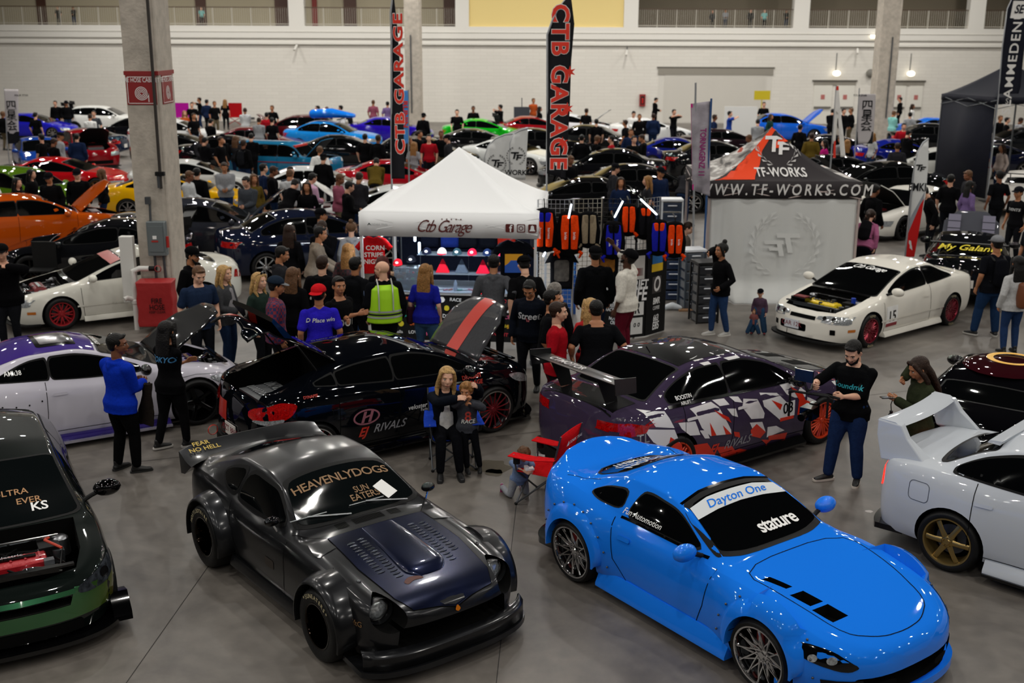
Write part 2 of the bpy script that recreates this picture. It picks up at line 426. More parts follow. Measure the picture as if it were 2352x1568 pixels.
def wheel(R=.31, rim=.225, width=.22, n=10, color=None, lip=None, style='spoke', dish=.05, spoke_w=.022, disc=True, cal=None, letters=None):
 color = color or ALU; lip = lip or color
 root = bpy.data.objects.new('wheel', None); root.empty_display_size = .1
 w = width
 mb = MB(); mb.lathe([(rim, 0), (rim+.012, .006), (rim+(R-rim)*.55, .012), (R-.022, .004), (R-.006, -.02), (R, -.05), (R, -w+.05), (R-.006, -w+.02), (R-.03, -w), (rim, -w), (rim, 0)], 40)
 t = bpy.data.objects.new('tyre', mb.mesh('tyre', TYRE, 50)); t.parent = root
 mb = MB(); ri = rim-.012
 mb.lathe([(rim+.004, -.001), (rim+.002, .006), (ri, .003), (ri-.006, -.012), (ri-.02, -dish-.03), (ri-.025, -w+.02), (rim-.002, -w+.005)], 40)
 rb = bpy.data.objects.new('rim_barrel', mb.mesh('rim', lip, 50)); rb.parent = root
 mb = MB(); rc = .055
 if style == 'deep':
  mb.lathe([(ri-.02, -dish), (ri-.05, -dish-.02), (.09, -dish-.03), (.07, -dish-.0), (.05, -dish+.01), (.001, -dish+.01)], 32)
 else:
  for k in range(n):
   a = 2*PI*k/n
   def sp(a0, a1, r0, r1, y0, y1, w0, w1):
    p0 = Vector((r0*math.cos(a0), y0, r0*math.sin(a0))); p1 = Vector((r1*math.cos(a1), y1, r1*math.sin(a1)))
    mb.tube([p0, (p0+p1)/2+Vector((0, .006, 0)), p1], [(w0, .014), ((w0+w1)/2*.85, .012), (w1, .010)], 6, True, None, (0, 1, 0))
   if style == 'spoke': sp(a, a, rc, ri-.012, -dish+.012, -.022, spoke_w*1.15, spoke_w)
   elif style == 'vsplit':
    sp(a, a-.17, rc, ri-.012, -dish+.012, -.02, spoke_w*.8, spoke_w*.6); sp(a, a+.17, rc, ri-.012, -dish+.012, -.02, spoke_w*.8, spoke_w*.6)
   elif style == 'mesh':
    sp(a, a+.55, rc, ri-.012, -dish, -.02, spoke_w*.55, spoke_w*.45); sp(a, a-.55, rc, ri-.012, -dish+.006, -.016, spoke_w*.55, spoke_w*.45)
  mb.lathe([(.001, -dish+.03), (.028, -dish+.03), (.034, -dish+.022), (.05, -dish+.02), (rc+.014, -dish+.008), (rc+.012, -dish-.03)], 24)
  for k in range(5):
   a = 2*PI*k/5+.3; mb.box((.042*math.cos(a), -dish+.026, .042*math.sin(a)), (.012, .012, .012))
 sp_ = bpy.data.objects.new('spokes', mb.mesh('spokes', color, 40)); sp_.parent = root
 if disc:
  mb = MB(); mb.lathe([(.06, -.09-dish), (.155, -.09-dish), (.155, -.115-dish), (.06, -.115-dish)], 32, closed=True)
  d = bpy.data.objects.new('brake_disc', mb.mesh('disc', STEEL, 40)); d.parent = root
  mb = MB(); mb.lathe([(.001, -w*.75), (rim-.03, -w*.75)], 24)
  d = bpy.data.objects.new('dark_backing', mb.mesh('backing', VOIDM, 40)); d.parent = root  # flat black disc stands in for the shade inside the rim
 if cal:
  mb = MB(); mb.box((.1, -.1-dish, .08), (.07, .06, .13)); d = bpy.data.objects.new('brake_caliper', mb.mesh('cal', cal, 40)); d.parent = root
 if letters:
  mb = MB(); rr = (R+rim)/2+.004
  for word, a0 in letters:
   n_ = len(word); st = .155
   for i, ch in enumerate(word):
    a = math.radians(a0)+(i-(n_-1)/2)*st
    er = Vector((math.cos(a), 0, math.sin(a))); et = Vector((math.sin(a), 0, -math.cos(a)))
    flat_text(mb, ch, .055, frame(er*rr+Vector((0, .0145, 0)), -et, er), bold=.01)
  if mb.v:
   d = bpy.data.objects.new('tyre_lettering', mb.mesh('let', mat('cream_lettering', '#c9bd98', .6), 0)); d.parent = root
 return root
def place2(fp, rp, z, hw, side):
 a = G(*fp, z); b = G(*rp, z); h = (a-b); h.z = 0; h.normalize(); left = Vector((-h.y, h.x, 0))
 c = (a+b)/2-left*hw*side
 return (c.x, c.y), math.atan2(h.y, h.x)
def nose_outline(S, out=0., ymax=None, n=24, rear=False, wscale=1.):
 a, e = S.get('tail' if rear else 'nose', (.6, 2.5)); Wd = S['W']*wscale; P = []
 ymax = ymax or Wd*.99
 for k in range(n+1):
  t = -1+2*k/n; y = ymax*math.sin(t*PI/2)
  u = (max(0, 1-min(1, abs(y)/Wd)**e))**(1/e); x = a*u-a
  P.append((S['B']-x-out if rear else S['F']+x+out, y))
 return P
def lip(car, name, material, z0, z1, out=.05, depth=.3, ymax=None, rear=False, wscale=1., inner=.0):
 P = nose_outline(car.S, out, ymax, 28, rear, wscale); sg = -1 if rear else 1
 Q = [(x-sg*depth, y*.97) for x, y in reversed(P)]
 mb = MB(); mb.prism(P+Q, z0, z1, 'z'); return obj(name, (mb, material), car.root)
def skirt(car, material, z0=.1, z1=.2, out=.05, x0=None, x1=None, name='side_skirt'):
 S = car.S; x0 = x0 if x0 is not None else -S['wb']/2+.38; x1 = x1 if x1 is not None else S['wb']/2-.38
 for sd in (1, -1):
  mb = MB(); w = S['W']; sec = [(w-.12, z0), (w+out, z0), (w+out, z0+.03), (w-.01, z1), (w-.12, z1)]
  mb.rings([[(x0, sd*y, z) for y, z in sec], [(x1, sd*y, z) for y, z in sec]]); obj(name, (mb, material), car.root)
def flare(car, sx, material, Ra, y0, y1, h=.11, a0=-12, a1=192, bolts=0, bmat=None, az=None):
 S = car.S; xw = sx*S['wb']/2; az = az or S.get('az', S.get('R', .31)); n = 28
 for sd in (1, -1):
  R = []
  for k in range(n+1):
   a = math.radians(a0+(a1-a0)*k/n); e = math.sin(PI*k/n)**.35
   sec = [(Ra+h*e, y0-.03), (Ra+h*.85*e, y0+.02), (Ra+h*.45*e+.01, (y0+y1)/2+.02), (Ra+.018, y1), (Ra, y1+.005), (Ra-.004, y1-.01), (Ra-.004, y0-.06)]
   hx, hz = xw+(Ra+h*e)*math.cos(a), az+(Ra+h*e)*math.sin(a)
   hit = car.bvh.ray_cast(Vector((hx, 3*sd, max(hz, .2))), Vector((0, -sd, 0)))[0]
   yi = min(abs(hit.y), y0)-.015 if hit is not None and abs(hit.y) > .4 else y0-.05
   sec[0] = (sec[0][0], yi-.03); sec[1] = (sec[1][0], yi+.035); sec[2] = (sec[2][0], (yi+.035)*.45+y1*.55+.015); sec[-1] = (sec[-1][0], yi-.06)
   R.append([(xw+r*math.cos(a), sd*y, az+r*math.sin(a)) for r, y in sec])
  mb = MB(); mb.rings(R, True, True); o = obj('wheel_flare', (mb, material, 55), car.root)
  if bolts:
   mb = MB()
   for k in range(bolts):
    a = math.radians(a0+8+(a1-a0-16)*k/(bolts-1)); q = (xw+(Ra+h*.93)*math.cos(a), az+(Ra+h*.93)*math.sin(a)); hit = car.bvh.ray_cast(Vector((q[0], 3*sd, q[1])), Vector((0, -sd, 0)))[0]
    if hit is None: continue
    mb.ell((q[0], sd*(min(abs(hit.y), y0)+.014), q[1]), (.011,)*3, 8, 6)
   obj('flare_bolts', (mb, bmat or ALU), o)
def ftext(s, x0, y0, size, sx=1., k=0., rot=0., rear=False, **kw):
 v, f = xform2(text2d(s, size, **kw), 1, 1, rot)
 if rear: return ([(x0+b*sx-k*a*a, y0-a) for a, b in v], f)
 return ([(x0-b*sx+k*a*a, y0+a) for a, b in v], f)
def stext(s, x0, z0, size, side=-1, rot=0., **kw):
 v, f = xform2(text2d(s, size, **kw), 1, 1, rot)
 return ([(x0+(a if side < 0 else -a), z0+b) for a, b in v], f)
def plate(car, x, y, z, rear=False, txt='', col='#d9d5cf', tcol='#2b3a7a', w=.31, h=.155, name='licence_plate', up=None):
 r = obj(name, (MB().box((0, 0, 0), (.012, w, h)), mat('plate', col, .4)), car.root, (x, y, z))
 if txt:
  mb = MB(); M_ = frame((.0075*(-1 if rear else 1), 0, 0), (0, -1 if rear else 1, 0), (0, 0, 1)); flat_text(mb, txt, h*.72, M_, bold=.01)
  obj('plate_lettering', (mb, mat('plate_ink', tcol, .5)), r)
 return r
def engine_bay(car, x0, x1, w, z, cover, cover_txt='', red=False, rnd=3, cover_rot=0):
 R = random.Random(rnd); rt = car.root
 mb = MB(); mb.box(((x0+x1)/2, 0, z-.33), ((x1-x0)*.7, w*1.1, .16)); mb.box(((x0+x1)/2-.02, 0, z-.2), (.3, .62, .14)); obj('engine_block', (mb, ALU), rt)
 mb = MB(); cx = (x0+x1)/2+.02
 mb.rings([[(cx+a*.115, b*.31, z-.13) for a, b in ((-1, -1), (1, -1), (1, 1), (-1, 1))], [(cx+a*.11, b*.30, z-.075) for a, b in ((-1, -1), (1, -1), (1, 1), (-1, 1))], [(cx+a*.075, b*.285, z-.05) for a, b in ((-1, -1), (1, -1), (1, 1), (-1, 1))]])
 for i in range(5): mb.box((cx, -.24+.12*i, z-.045), (.12, .018, .012))
 c = obj('valve_cover', (mb, cover), rt)
 mb = MB(); mb.box((cx, 0, z-.038), (.05, .42, .008)); obj('plug_cover', (mb, BLK), c)
 mb = MB(); mb.box((x0+.2, w*.62, z-.16), (.2, .17, .2)); mb.box((x0+.2, w*.62, z-.055), (.21, .18, .02)); obj('battery', (mb, MBLK), rt)
 mb = MB(); mb.tube([(x1-.12, w*.7, z-.12), (x1-.14, w*.3, z-.09), (cx+.14, .1, z-.13)], .042, 10); obj('intake_pipe', (mb, CHR), rt)
 mb = MB(); mb.box((x1-.09, 0, z-.2), (.06, w*1.3, .3)); mb.box((x1-.05, 0, z-.045), (.05, w*1.75, .02)); obj('radiator', (mb, BLK), rt)
 for sd in (1, -1):
  mb = MB(); mb.lathe([(.001, z-.03), (.05, z-.03), (.075, z-.05), (.09, z-.2)], 16, 'z', (x0+.12, sd*w*.82, 0)); obj('strut_tower', (mb, ALU), rt)
 mb = MB(); mb.tube([(x0+.12, -w*.8, z-.02), (x0+.12, w*.8, z-.02)], .016, 8); obj('strut_brace', (mb, CHR), rt)
 mb = MB()
 for i in range(16):
  x = R.uniform(x0+.05, x1-.1); y = R.uniform(-w*.85, w*.85); q = R.uniform(.02, .05)
  if R.random() < .5: mb.box((x, y, z-R.uniform(.09, .2)), (q*2, q*2.4, .1))
  else: mb.lathe([(.001, z-.08), (q, z-.085), (q, z-.2)], 12, 'z', (x, y, 0))
 obj('engine_fittings', (mb, STEEL), rt)
 mb = MB()
 for i in range(9):
  p = [(R.uniform(x0, x1-.1), R.uniform(-w, w)*.85, z-R.uniform(.07, .16)) for _ in range(3)]; mb.tube(p, .011, 6)
 obj('engine_hoses', (mb, RUB), rt)
def lid(car, name, poly, axis, hinge, ang, material, under=None, parts=(), cell=.09):
 me = drape(car.bvh, [poly], axis, 1, .004, cell, .02); me.materials.append(material)
 if under:
  me.materials.append(under); me.update()
  for p in me.polygons:
   if p.normal.z < -.2: p.material_index = 1
 M_ = Matrix.Translation(Vector((hinge[0], 0, hinge[1]))) @ Matrix.Rotation(math.radians(ang), 4, 'Y') @ Matrix.Translation(Vector((-hinge[0], 0, -hinge[1])))
 o = obj(name, me, car.root, M=M_); car.cut_lid = o
 for nm, shp, m_ in parts:
  q = drape(car.bvh, shp, axis, 1, .009, cell); q.materials.append(m_); obj(nm, q, o)
 return o
def hero_classic():
 BK = mat('mottled_black_paint', '#1d1e21', .33, .6, .5, noise=.5, nscale=2.2, coatr=.14, spec=.3)  # noise mottles the black base tone in broad patches
 HOODM = mat('blue_black_hood_paint', '#0d1530', .24, .55, .9, noise=.35, nscale=3., coatr=.06, spec=.2)
 S = dict(F=1.93, B=-2.03, wb=2.305, W=.825, R=.325, Ra=.365, nose=(.5, 3.0), tail=(.4, 3.2), taper=.06, tumble=.93, shw=.985,
  cen=[(1.93, .50), (1.90, .58), (1.8, .645), (1.45, .715), (1.0, .79), (.5, .85), (.40, .862), (-.20, 1.165), (-.5, 1.215), (-.85, 1.205), (-1.25, 1.12), (-1.65, .985), (-1.95, .88), (-2.03, .70)],
  belt=[(1.93, .46), (1.86, .58), (1.4, .69), (.9, .745), (.3, .79), (-.4, .80), (-1.0, .835), (-1.5, .85), (-1.9, .81), (-2.03, .62)],
  rail=[(.46, .67, .80), (-.16, .56, 1.105), (-.5, .555, 1.155), (-.9, .56, 1.135), (-1.25, .58, 1.02), (-1.6, .62, .90)],
  bot=[(-2.03, .30), (-1.7, .2), (1.4, .16), (1.93, .26)], flf=.0, flr=.0, hzf=.03, hzr=.03, trk_f=.925, trk_r=.945, hoodline=.8, crown=.3)
 loc, hd = place2((731.5, 1445), (468, 1231), .315, .93, -1)
 c = Car(S, 'sports_car', loc, hd, 'matt black vintage fastback coupe with riveted wheel flares, louvred hood and gold windshield lettering', BK)
 for sg in (1, -1):
  P = [(sg*.60+.13*math.cos(2*PI*k/28), .575+.125*math.sin(2*PI*k/28)) for k in range(28)]
  c.cutbox(P, 1.50, 2.2, 'x')
 c.cutbox([(-.56, .29), (.56, .29), (.54, .485), (-.54, .485)], 1.68, 2.2, 'x')
 wf = wheel(.325, .205, .30, n=8, color=mat('bronze_black_rim', '#1b1714', .15, .9), lip=mat('polished_dark_lip', '#241d18', .1, 1.), style='deep', dish=.16, letters=[('*SUNEATERS*', 90)])
 wr = wheel(.325, .205, .32, n=8, color=mat('bronze_black_rim', '#1b1714', .15, .9), lip=mat('polished_dark_lip', '#241d18', .1, 1.), style='deep', dish=.17, letters=[('HOSTLEDTRIBE', 70)])
 c.finish(wf, wr)
 for sx in (1, -1): flare(c, sx, BK, .375, .80, .945 if sx > 0 else .965, .085, -14, 194)
 c.window('windshield', [(.375, -.3), (.375, .3), (.33, .60), (.27, .63), (-.14, .515), (-.175, .3), (-.175, -.3), (-.14, -.515), (.27, -.63), (.33, -.60)], 'top', GLASS2, rub=.05)
 c.window('rear_window', [(-1.02, -.42), (-1.02, .42), (-1.6, .47), (-1.6, -.47)], 'top')
 for sd in (1, -1):
  c.window('door_window', [(.26, .85), (-.10, 1.05), (-.20, 1.075), (-.66, 1.105), (-.70, .865), (-.5, .855)], 'side', side=sd, rub=.035)
  c.window('quarter_window', [(-.74, 1.10), (-1.0, 1.045), (-1.14, .98), (-.98, .90), (-.76, .87)], 'side', side=sd, rub=.035)
 for sd in (1, -1):
  c.panel('door_gap', strip([(.36, .775), (.36, .45), (.30, .24), (-.62, .24), (-.78, .5), (-.78, .80)], .008), 'side', VOIDM, side=sd)
  c.panel('fuel_flap', [rrect(-1.58, .66, -1.44, .76, .02)], 'side', MBLK, side=sd) if sd > 0 else None
  c.panel('door_handle', [rrect(-.70, .665, -.58, .70, .012)], 'side', CHR, side=sd, off=.012)
  c.panel('side_badge', [rrect(-.02, .43, .16, .52, .02)], 'side', mat('faint_brown', '#2c2520', .5), side=sd)
 hood = [(.62, -.50), (.62, .50), (1.2, .53), (1.70, .48), (1.86, .40), (1.915, 0), (1.86, -.40), (1.70, -.48), (1.2, -.53)]
 h = c.panel('hood', [hood], 'top', HOODM, off=.006)
 c.panel('hood_gap', strip(hood, .012, True), 'top', VOIDM, off=.004)
 c.panel('hood_gap', strip([(.36, -.72), (.62, -.5)], .007)+strip([(.36, .72), (.62, .5)], .007), 'top', VOIDM, off=.004)
 c.mir('cowl_panel', [[(.62, .52), (.62, .70), (.80, .735), (.86, .71), (.80, .52)]], 'top', BK, off=.006)
 c.panel('hood_scar', [smooth_poly([(1.55, -.30), (1.50, -.22), (1.53, -.12), (1.58, -.1), (1.56, -.2), (1.6, -.28)])], 'top', mat('rust_scar', '#5b3a34', .7), off=.009)
 mb = MB(); R = []
 for k in range(19):
  x = .64+k*.05; t = k/18; z = float(pchip(S['cen'], np.array([x]))[0]); w = (.17+.06*t)*(1 if k < 15 else (1-((k-14)/4.6)**2)**.5); hh = .012+.038*t if k < 16 else .05*(1-((k-15)/3.4)**2)
  R.append([(x, w*math.sin(a), z-.012+(hh+.012)*max(0, math.cos(a))**.35) for a in [(-1+2*j/14)*PI/2 for j in range(15)]])
 mb.rings(R, False, False); obj('hood_bulge', (mb, HOODM, 60), c.root)
 for row, (y0, xa, n) in enumerate([(-.27, .80, 15), (-.38, .82, 12), (.27, .80, 15), (.38, .82, 12)]):
  mb = MB()
  for i in range(n):
   x = xa+i*.047; y = y0+(.0006 if y0 > 0 else -.0006)*i; r = c.bvh.ray_cast(Vector((x, y, 3)), Vector((0, 0, -1)))[0]
   mb.ell((x, y, r.z+.004), (.013, .042, .015), 10, 6)
  obj('louvre_row', (mb, mat('louvre_edge', '#50545c', .15, .9)), h)
 for y0, w_ in ((0, .16), (-.28, .06), (.28, .06)):
  c.panel('cowl_vent', [[(.44+.016*i, y0-w_), (.45+.016*i, y0-w_), (.45+.016*i, y0+w_), (.44+.016*i, y0+w_)] for i in range(6)], 'top', VOIDM, off=.004)
 GOLD = mat('gold_lettering', '#86643f', .5)
 c.panel('windshield_lettering', [ftext('HEAVENLYDOGS', -.035, 0, .145, .85, .10, bold=.012, spacing=.92), ftext('SUN', .13, .14, .085, bold=.01), ftext('EATERS', .205, .14, .095, bold=.01)], 'top', GOLD, off=.009, cell=.05)
 c.panel('hood_lettering', [stext('HDK 6ftG', 1.5, .50, .07)], 'side', GOLD, side=-1, off=.008)
 for y0 in (-.42, .2):
  mb = MB(); a = c.bvh.ray_cast(Vector((.36, y0+.3, 3)), Vector((0, 0, -1)))[0]; b = c.bvh.ray_cast(Vector((.28, y0-.1, 3)), Vector((0, 0, -1)))[0]
  mb.tube([a+Vector((.03, 0, .02)), b+Vector((0, 0, .025))], .009, 6); mb.tube([b+Vector((.0, -.18, .02)), b+Vector((.0, .2, .02))], .006, 6); obj('wiper', (mb, ALU), c.root)
 a = c.bvh.ray_cast(Vector((.2, .36, 3)), Vector((0, 0, -1)))
 obj('windshield_card', (MB().box((0, 0, 0), (.2, .14, .004)), WHITE), c.root, M=frame(a[0]+a[1]*.02, (.75, .35, -.4), a[1].cross(Vector((.75, .35, -.4)))))
 for sg in (1, -1):
  mb = MB(); mb.lathe([(.001, .035), (.05, .03), (.08, .015), (.088, 0)], 24, 'x', (1.60, sg*.60, .575)); l = obj('headlight', (mb, CLEARL, 60), c.root)
  mb = MB(); mb.lathe([(.088, -.01), (.088, .012), (.1, .012), (.1, -.03)], 24, 'x', (1.60, sg*.60, .575)); obj('headlight_ring', (mb, CHR), l)
  mb = MB(); P = [(1.66, sg*.60+.12*math.cos(a), .575+.115*math.sin(a)) for a in [2*PI*k/24 for k in range(25)]]
  Q = [(1.575, sg*.60+.1*math.cos(a), .575+.1*math.sin(a)) for a in [2*PI*k/24 for k in range(25)]]
  mb.rings([P[:-1], Q[:-1]], True, False); obj('headlight_bucket', (mb, BK, 60), c.root)
 c.panel('emblem', [smooth_poly([(-.03, .52), (.0, .56), (.03, .52), (0, .5)])], 'front', AMB, off=.01)
 lip(c, 'front_lip', BK, .10, .15, .06, .34, .86, wscale=1.1)
 mb = MB(); P = nose_outline(S, .035, .84, 28, wscale=1.1); mb.rings([[(x, y, .155) for x, y in P], [(x-.0, y, .27) for x, y in P], [(x-.05, y*.99, .32) for x, y in P]], False, False)
 obj('air_dam', with_mods(mb.mesh('a', BK), [('SOLIDIFY', dict(thickness=.02))]), c.root)
 skirt(c, BK, .14, .24, .02)
 mb = MB(); R = []
 for k in range(25):
  t = -1+k/12; y = .80*t; dz = -.05*abs(t)**6; dx = .05*abs(t)**3
  sec = [(-1.76+dx, .915), (-1.90+dx, .93), (-2.06+dx, .995), (-2.085+dx, .99), (-2.07+dx, .91), (-2.05+dx, .76), (-1.9, .78)]
  R.append([(x, y, z+dz) for x, z in sec])
 mb.rings(R); sp = obj('ducktail_spoiler', (mb, BK, 30), c.root)
 mb = MB(); flat_text(mb, 'FEAR', .085, frame((-2.01, -.56, .988), (0, 1, 0), (-.9, 0, .4)), bold=.01); flat_text(mb, 'NO HELL', .085, frame((-1.93, -.55, .955), (0, 1, 0), (-.9, 0, .4)), bold=.01)
 obj('spoiler_lettering', (mb, mat('yellow_gold', '#c8ab4e', .5)), sp)
 for sd, xx in ((1, 0), (-1, 0)):
  mb = MB(); mb.ell((0, 0, 0), (.055, .075, .045), 14, 10); r = obj('wing_mirror', (mb, BLK), c.root, (.12 if sd < 0 else .30, sd*.80, .90)); mb = MB(); mb.tube([(0, 0, -.02), (.02, -sd*.05, -.12)], .01, 6); obj('mirror_stalk', (mb, CHR), r)
 for sd in (1, -1):
  a = c.bvh.ray_cast(Vector((1.35, sd*.62, 3)), Vector((0, 0, -1)))[0]; obj('hood_latch', (MB().ell((0, 0, 0), (.03, .022, .012)), BLK), c.root, a)
 return c
def hero_blue():
 BL = paint('blue_paint', '#1a7af0')
 S = dict(F=2.06, B=-2.10, wb=2.42, W=.86, R=.315, Ra=.345, nose=(.66, 2.8), tail=(.5, 2.6), taper=.05, tumble=.90, shw=.97,
  cen=[(2.06, .46), (2.03, .54), (1.9, .60), (1.5, .69), (1.0, .775), (.66, .83), (.56, .845), (-.08, 1.155), (-.35, 1.215), (-.7, 1.22), (-1.05, 1.13), (-1.4, .985), (-1.65, .95), (-1.85, 1.0), (-2.03, 1.07), (-2.07, 1.04), (-2.10, .7)],
  belt=[(2.06, .42), (1.95, .52), (1.5, .64), (1.0, .73), (.4, .79), (-.3, .815), (-1.0, .855), (-1.5, .89), (-1.9, .90), (-2.05, .86), (-2.10, .6)],
  rail=[(.62, .66, .81), (-.02, .585, 1.09), (-.3, .56, 1.15), (-.7, .55, 1.14), (-1.05, .56, 1.04), (-1.4, .58, .93)],
  bot=[(-2.1, .30), (-1.8, .2), (1.5, .13), (2.06, .2)], flf=.085, flr=.105, hzf=.06, hzr=.055, flw=.50, fln=4., trk_f=.925, trk_r=.945, camber=-4)
 loc, hd = place2((1747, 1514), (1307, 1264), .315, .93, -1)
 c = Car(S, 'sports_car', loc, hd, 'bright blue widebody coupe with chrome wheels and white windshield banner', BL)
 for poly in ([(.92, -.60), (.92, -.50), (1.12, -.44), (1.12, -.52)], [(1.20, -.57), (1.20, -.40), (1.38, -.36), (1.38, -.52)], [(1.42, -.60+.05), (1.42, -.35), (1.60, -.31), (1.60, -.50)]):
  c.cutbox(poly, .60, 1.2)
 c.cutbox(rrect(-.62, .20, .62, .36, .04), 1.85, 2.4, 'x')
 c.finish(wheel(.315, .262, .25, 12, color=CHR, lip=CHR, style='mesh', dish=.07, cal=mat('red_caliper', '#8c0f0f', .4)))
 for sx in (1, -1): flare(c, sx, BL, .348, .90 if sx > 0 else .925, .95 if sx > 0 else .975, .16, -5, 185, 11, STEEL)
 sb = [(.535, -.35), (.535, .35), (.47, .61), (.42, .63), (-.03, .545), (-.075, .3), (-.075, -.3), (-.03, -.545), (.42, -.63), (.47, -.61)]
 w = c.window('windshield', sb, 'top', GLASS, rub=.06)
 ban = [(.13, -.575), (.10, -.3), (.09, 0), (.10, .3), (.13, .575), (-.01, .545), (-.05, .3), (-.05, -.3), (-.01, -.545)]
 c.panel('windshield_banner', [ban], 'top', mat('banner_white', '#cfd4d8', .4), off=.009)
 c.panel('banner_lettering', [ftext('Dayton One', .03, -.0, .15, .8, shear=.35, bold=.004)], 'top', BL, off=.012, cell=.05)
 c.panel('windshield_lettering', [ftext('stature', .38, .18, .19, 1., bold=.022, spacing=.92)], 'top', WHITE, off=.011, cell=.05)
 c.window('rear_window', [(-.95, -.42), (-.95, .42), (-1.5, .46), (-1.5, -.46)], 'top')
 c.panel('rear_lettering', [ftext('FATCON', -1.1, 0, .17, 1., rear=True, bold=.01), ftext('AUSTIN', -1.28, 0, .17, rear=True, bold=.01), ftext('FITMENT', -1.42, 0, .12, rear=True, bold=.01)], 'top', WHITE, off=.010, cell=.05)
 for sd in (1, -1):
  c.window('door_window', [(.38, .86), (.02, 1.03), (-.14, 1.075), (-.42, 1.095), (-.55, 1.08), (-.62, .87), (-.3, .86)], 'side', side=sd, rub=.02)
  c.window('quarter_window', [(-.72, 1.06), (-1.0, 1.01), (-1.16, .94), (-1.0, .91), (-.70, .905)], 'side', side=sd, rub=.015)
  c.panel('beltline_trim', strip([(.42, .835), (-.66, .845)], .022), 'side', BLK, side=sd)
  c.panel('door_gap', strip([(.56, .79), (.50, .45), (.42, .26), (-.5, .26), (-.66, .45), (-.72, .83)], .008), 'side', VOIDM, side=sd)
  c.panel('door_handle', [rrect(-.62, .66, -.46, .705, .02)], 'side', BL, side=sd, off=.014)
  c.panel('headlight', [smooth_poly([(1.42, .56), (1.60, .60), (1.80, .565), (1.96, .46), (1.90, .41), (1.66, .47)])], 'side', BLK, side=sd, off=.005)
  c.panel('headlight_signal', [[(1.45, .555), (1.53, .575), (1.56, .52), (1.50, .525)]], 'side', AMB, side=sd, off=.008)
  for hx in (1.68, 1.80):
   c.panel('headlight_projector', [[(hx+.032*math.cos(a), .50-.0*hx+.03*math.sin(a)) for a in [2*PI*k/16 for k in range(16)]]], 'side', CLEARL, side=sd, off=.012)
  c.panel('tail_light', [[(-1.98+.09*math.cos(a), .70+.07*math.sin(a)) for a in [2*PI*k/20 for k in range(20)]]], 'side', REDL, side=sd, off=.006)
 c.panel('window_lettering', [stext('Fun Automotion', -.42, .90, .075, shear=.3, bold=.005)], 'side', WHITE, side=-1, off=.011, cell=.05)
 hood = smooth_poly([(.70, -.68), (.70, .68), (1.3, .62), (1.75, .52), (1.90, .25), (1.93, 0), (1.90, -.25), (1.75, -.52), (1.3, -.62)], 2)
 c.panel('hood_gap', strip(hood, .008, True), 'top', VOIDM, off=.003)
 c.panel('roof_gap', strip([(-.1, -.56), (-.145, -.3), (-.15, 0), (-.145, .3), (-.1, .56)], .03), 'top', BLK, off=.004)
 c.panel('hatch_gap', strip([(-1.60, -.68), (-1.35, -.60), (-1.2, -.585)], .007)+strip([(-1.60, .68), (-1.35, .60), (-1.2, .585)], .007), 'top', VOIDM)
 c.mirror(.33, .80, .90, BL, 1.05)
 lip(c, 'front_lip', BL, .10, .17, .02, .3, .88, wscale=1.04); lip(c, 'rear_lip', BLK, .18, .24, .02, .3, .88, True, 1.05)
 skirt(c, BL, .10, .27, .055, -.86, .84)
 for y in (-.35, .35):
  c.panel('bumper_duct', [smooth_poly([(y-.1, .25), (y+.1, .25), (y+.1, .32), (y-.1, .32)])], 'front', VOIDM, off=.01)
 c.mir('fog_recess', [[(.52, .24), (.78, .26), (.80, .34), (.56, .35)]], 'front', MBLK, off=.008)
 return c
def _z(c, key, x): return float(pchip(c.S[key], np.array([x]))[0])
def _rail(c, x):
 r = c.S['rail']; return float(pchip([(a[0], a[1]) for a in r], np.array([x]))[0]), float(pchip([(a[0], a[2]) for a in r], np.array([x]))[0])
def glass(c, ws, rg, dlo, pillars=(), g=None, rub=.03, low=.045, top=.05, gap=.035, cell=.1):
 g = g or GLASS
 for nm, (xl, xh) in (('windshield', ws), ('rear_window', rg)):
  if xl is None: continue
  P = []
  n = 5
  for k in range(n+1):
   x = xl+(xh-xl)*k/n; y = _rail(c, x)[0]*(.955 if nm == 'windshield' else .9); P.append((x, y))
  bow = .05 if nm == 'windshield' else -.04
  P = [(xl+bow*1., 0), (xl+bow*.8, P[0][1]*.5)]+P+[(xh+bow*.6, P[-1][1]*.5), (xh+bow*.7, 0)]
  P = P+[(x, -y) for x, y in reversed(P[1:-1])]
  c.window(nm, P, 'top', g, rub=rub, cell=cell)
 xf, xr = dlo
 xs = [xf]+list(pillars)+[xr]
 for sd in (1, -1):
  for i in range(len(xs)-1):
   a = xs[i]-(gap/2 if i else 0); b = xs[i+1]+(gap/2 if i < len(xs)-2 else 0)
   lo = []; hi = []
   for k in range(9):
    x = a+(b-a)*k/8; zb = _z(c, 'belt', x)+low; zt = _rail(c, x)[1]-top
    if zt-zb > .015: lo.append((x, zb)); hi.append((x, zt))
   if len(lo) < 2: continue
   P = lo+hi[::-1]
   c.window('side_window', P, 'side', g, side=sd, rub=rub*.7, cell=cell)
def gaps(c, xs, zb=.26):
 for sd in (1, -1):
  for x in xs:
   c.panel('door_gap', strip([(x, _z(c, 'belt', x)+.01), (x-.01, .5), (x-.03, zb)], .008), 'side', VOIDM, side=sd)
  c.panel('door_sill_gap', strip([(xs[0]-.03, zb), (xs[-1]-.03, zb)], .008), 'side', VOIDM, side=sd)
def handles(c, pts, m_):
 for sd in (1, -1):
  for x, z in pts: c.panel('door_handle', [rrect(x-.09, z-.018, x+.09, z+.018, .015)], 'side', m_, side=sd, off=.016)
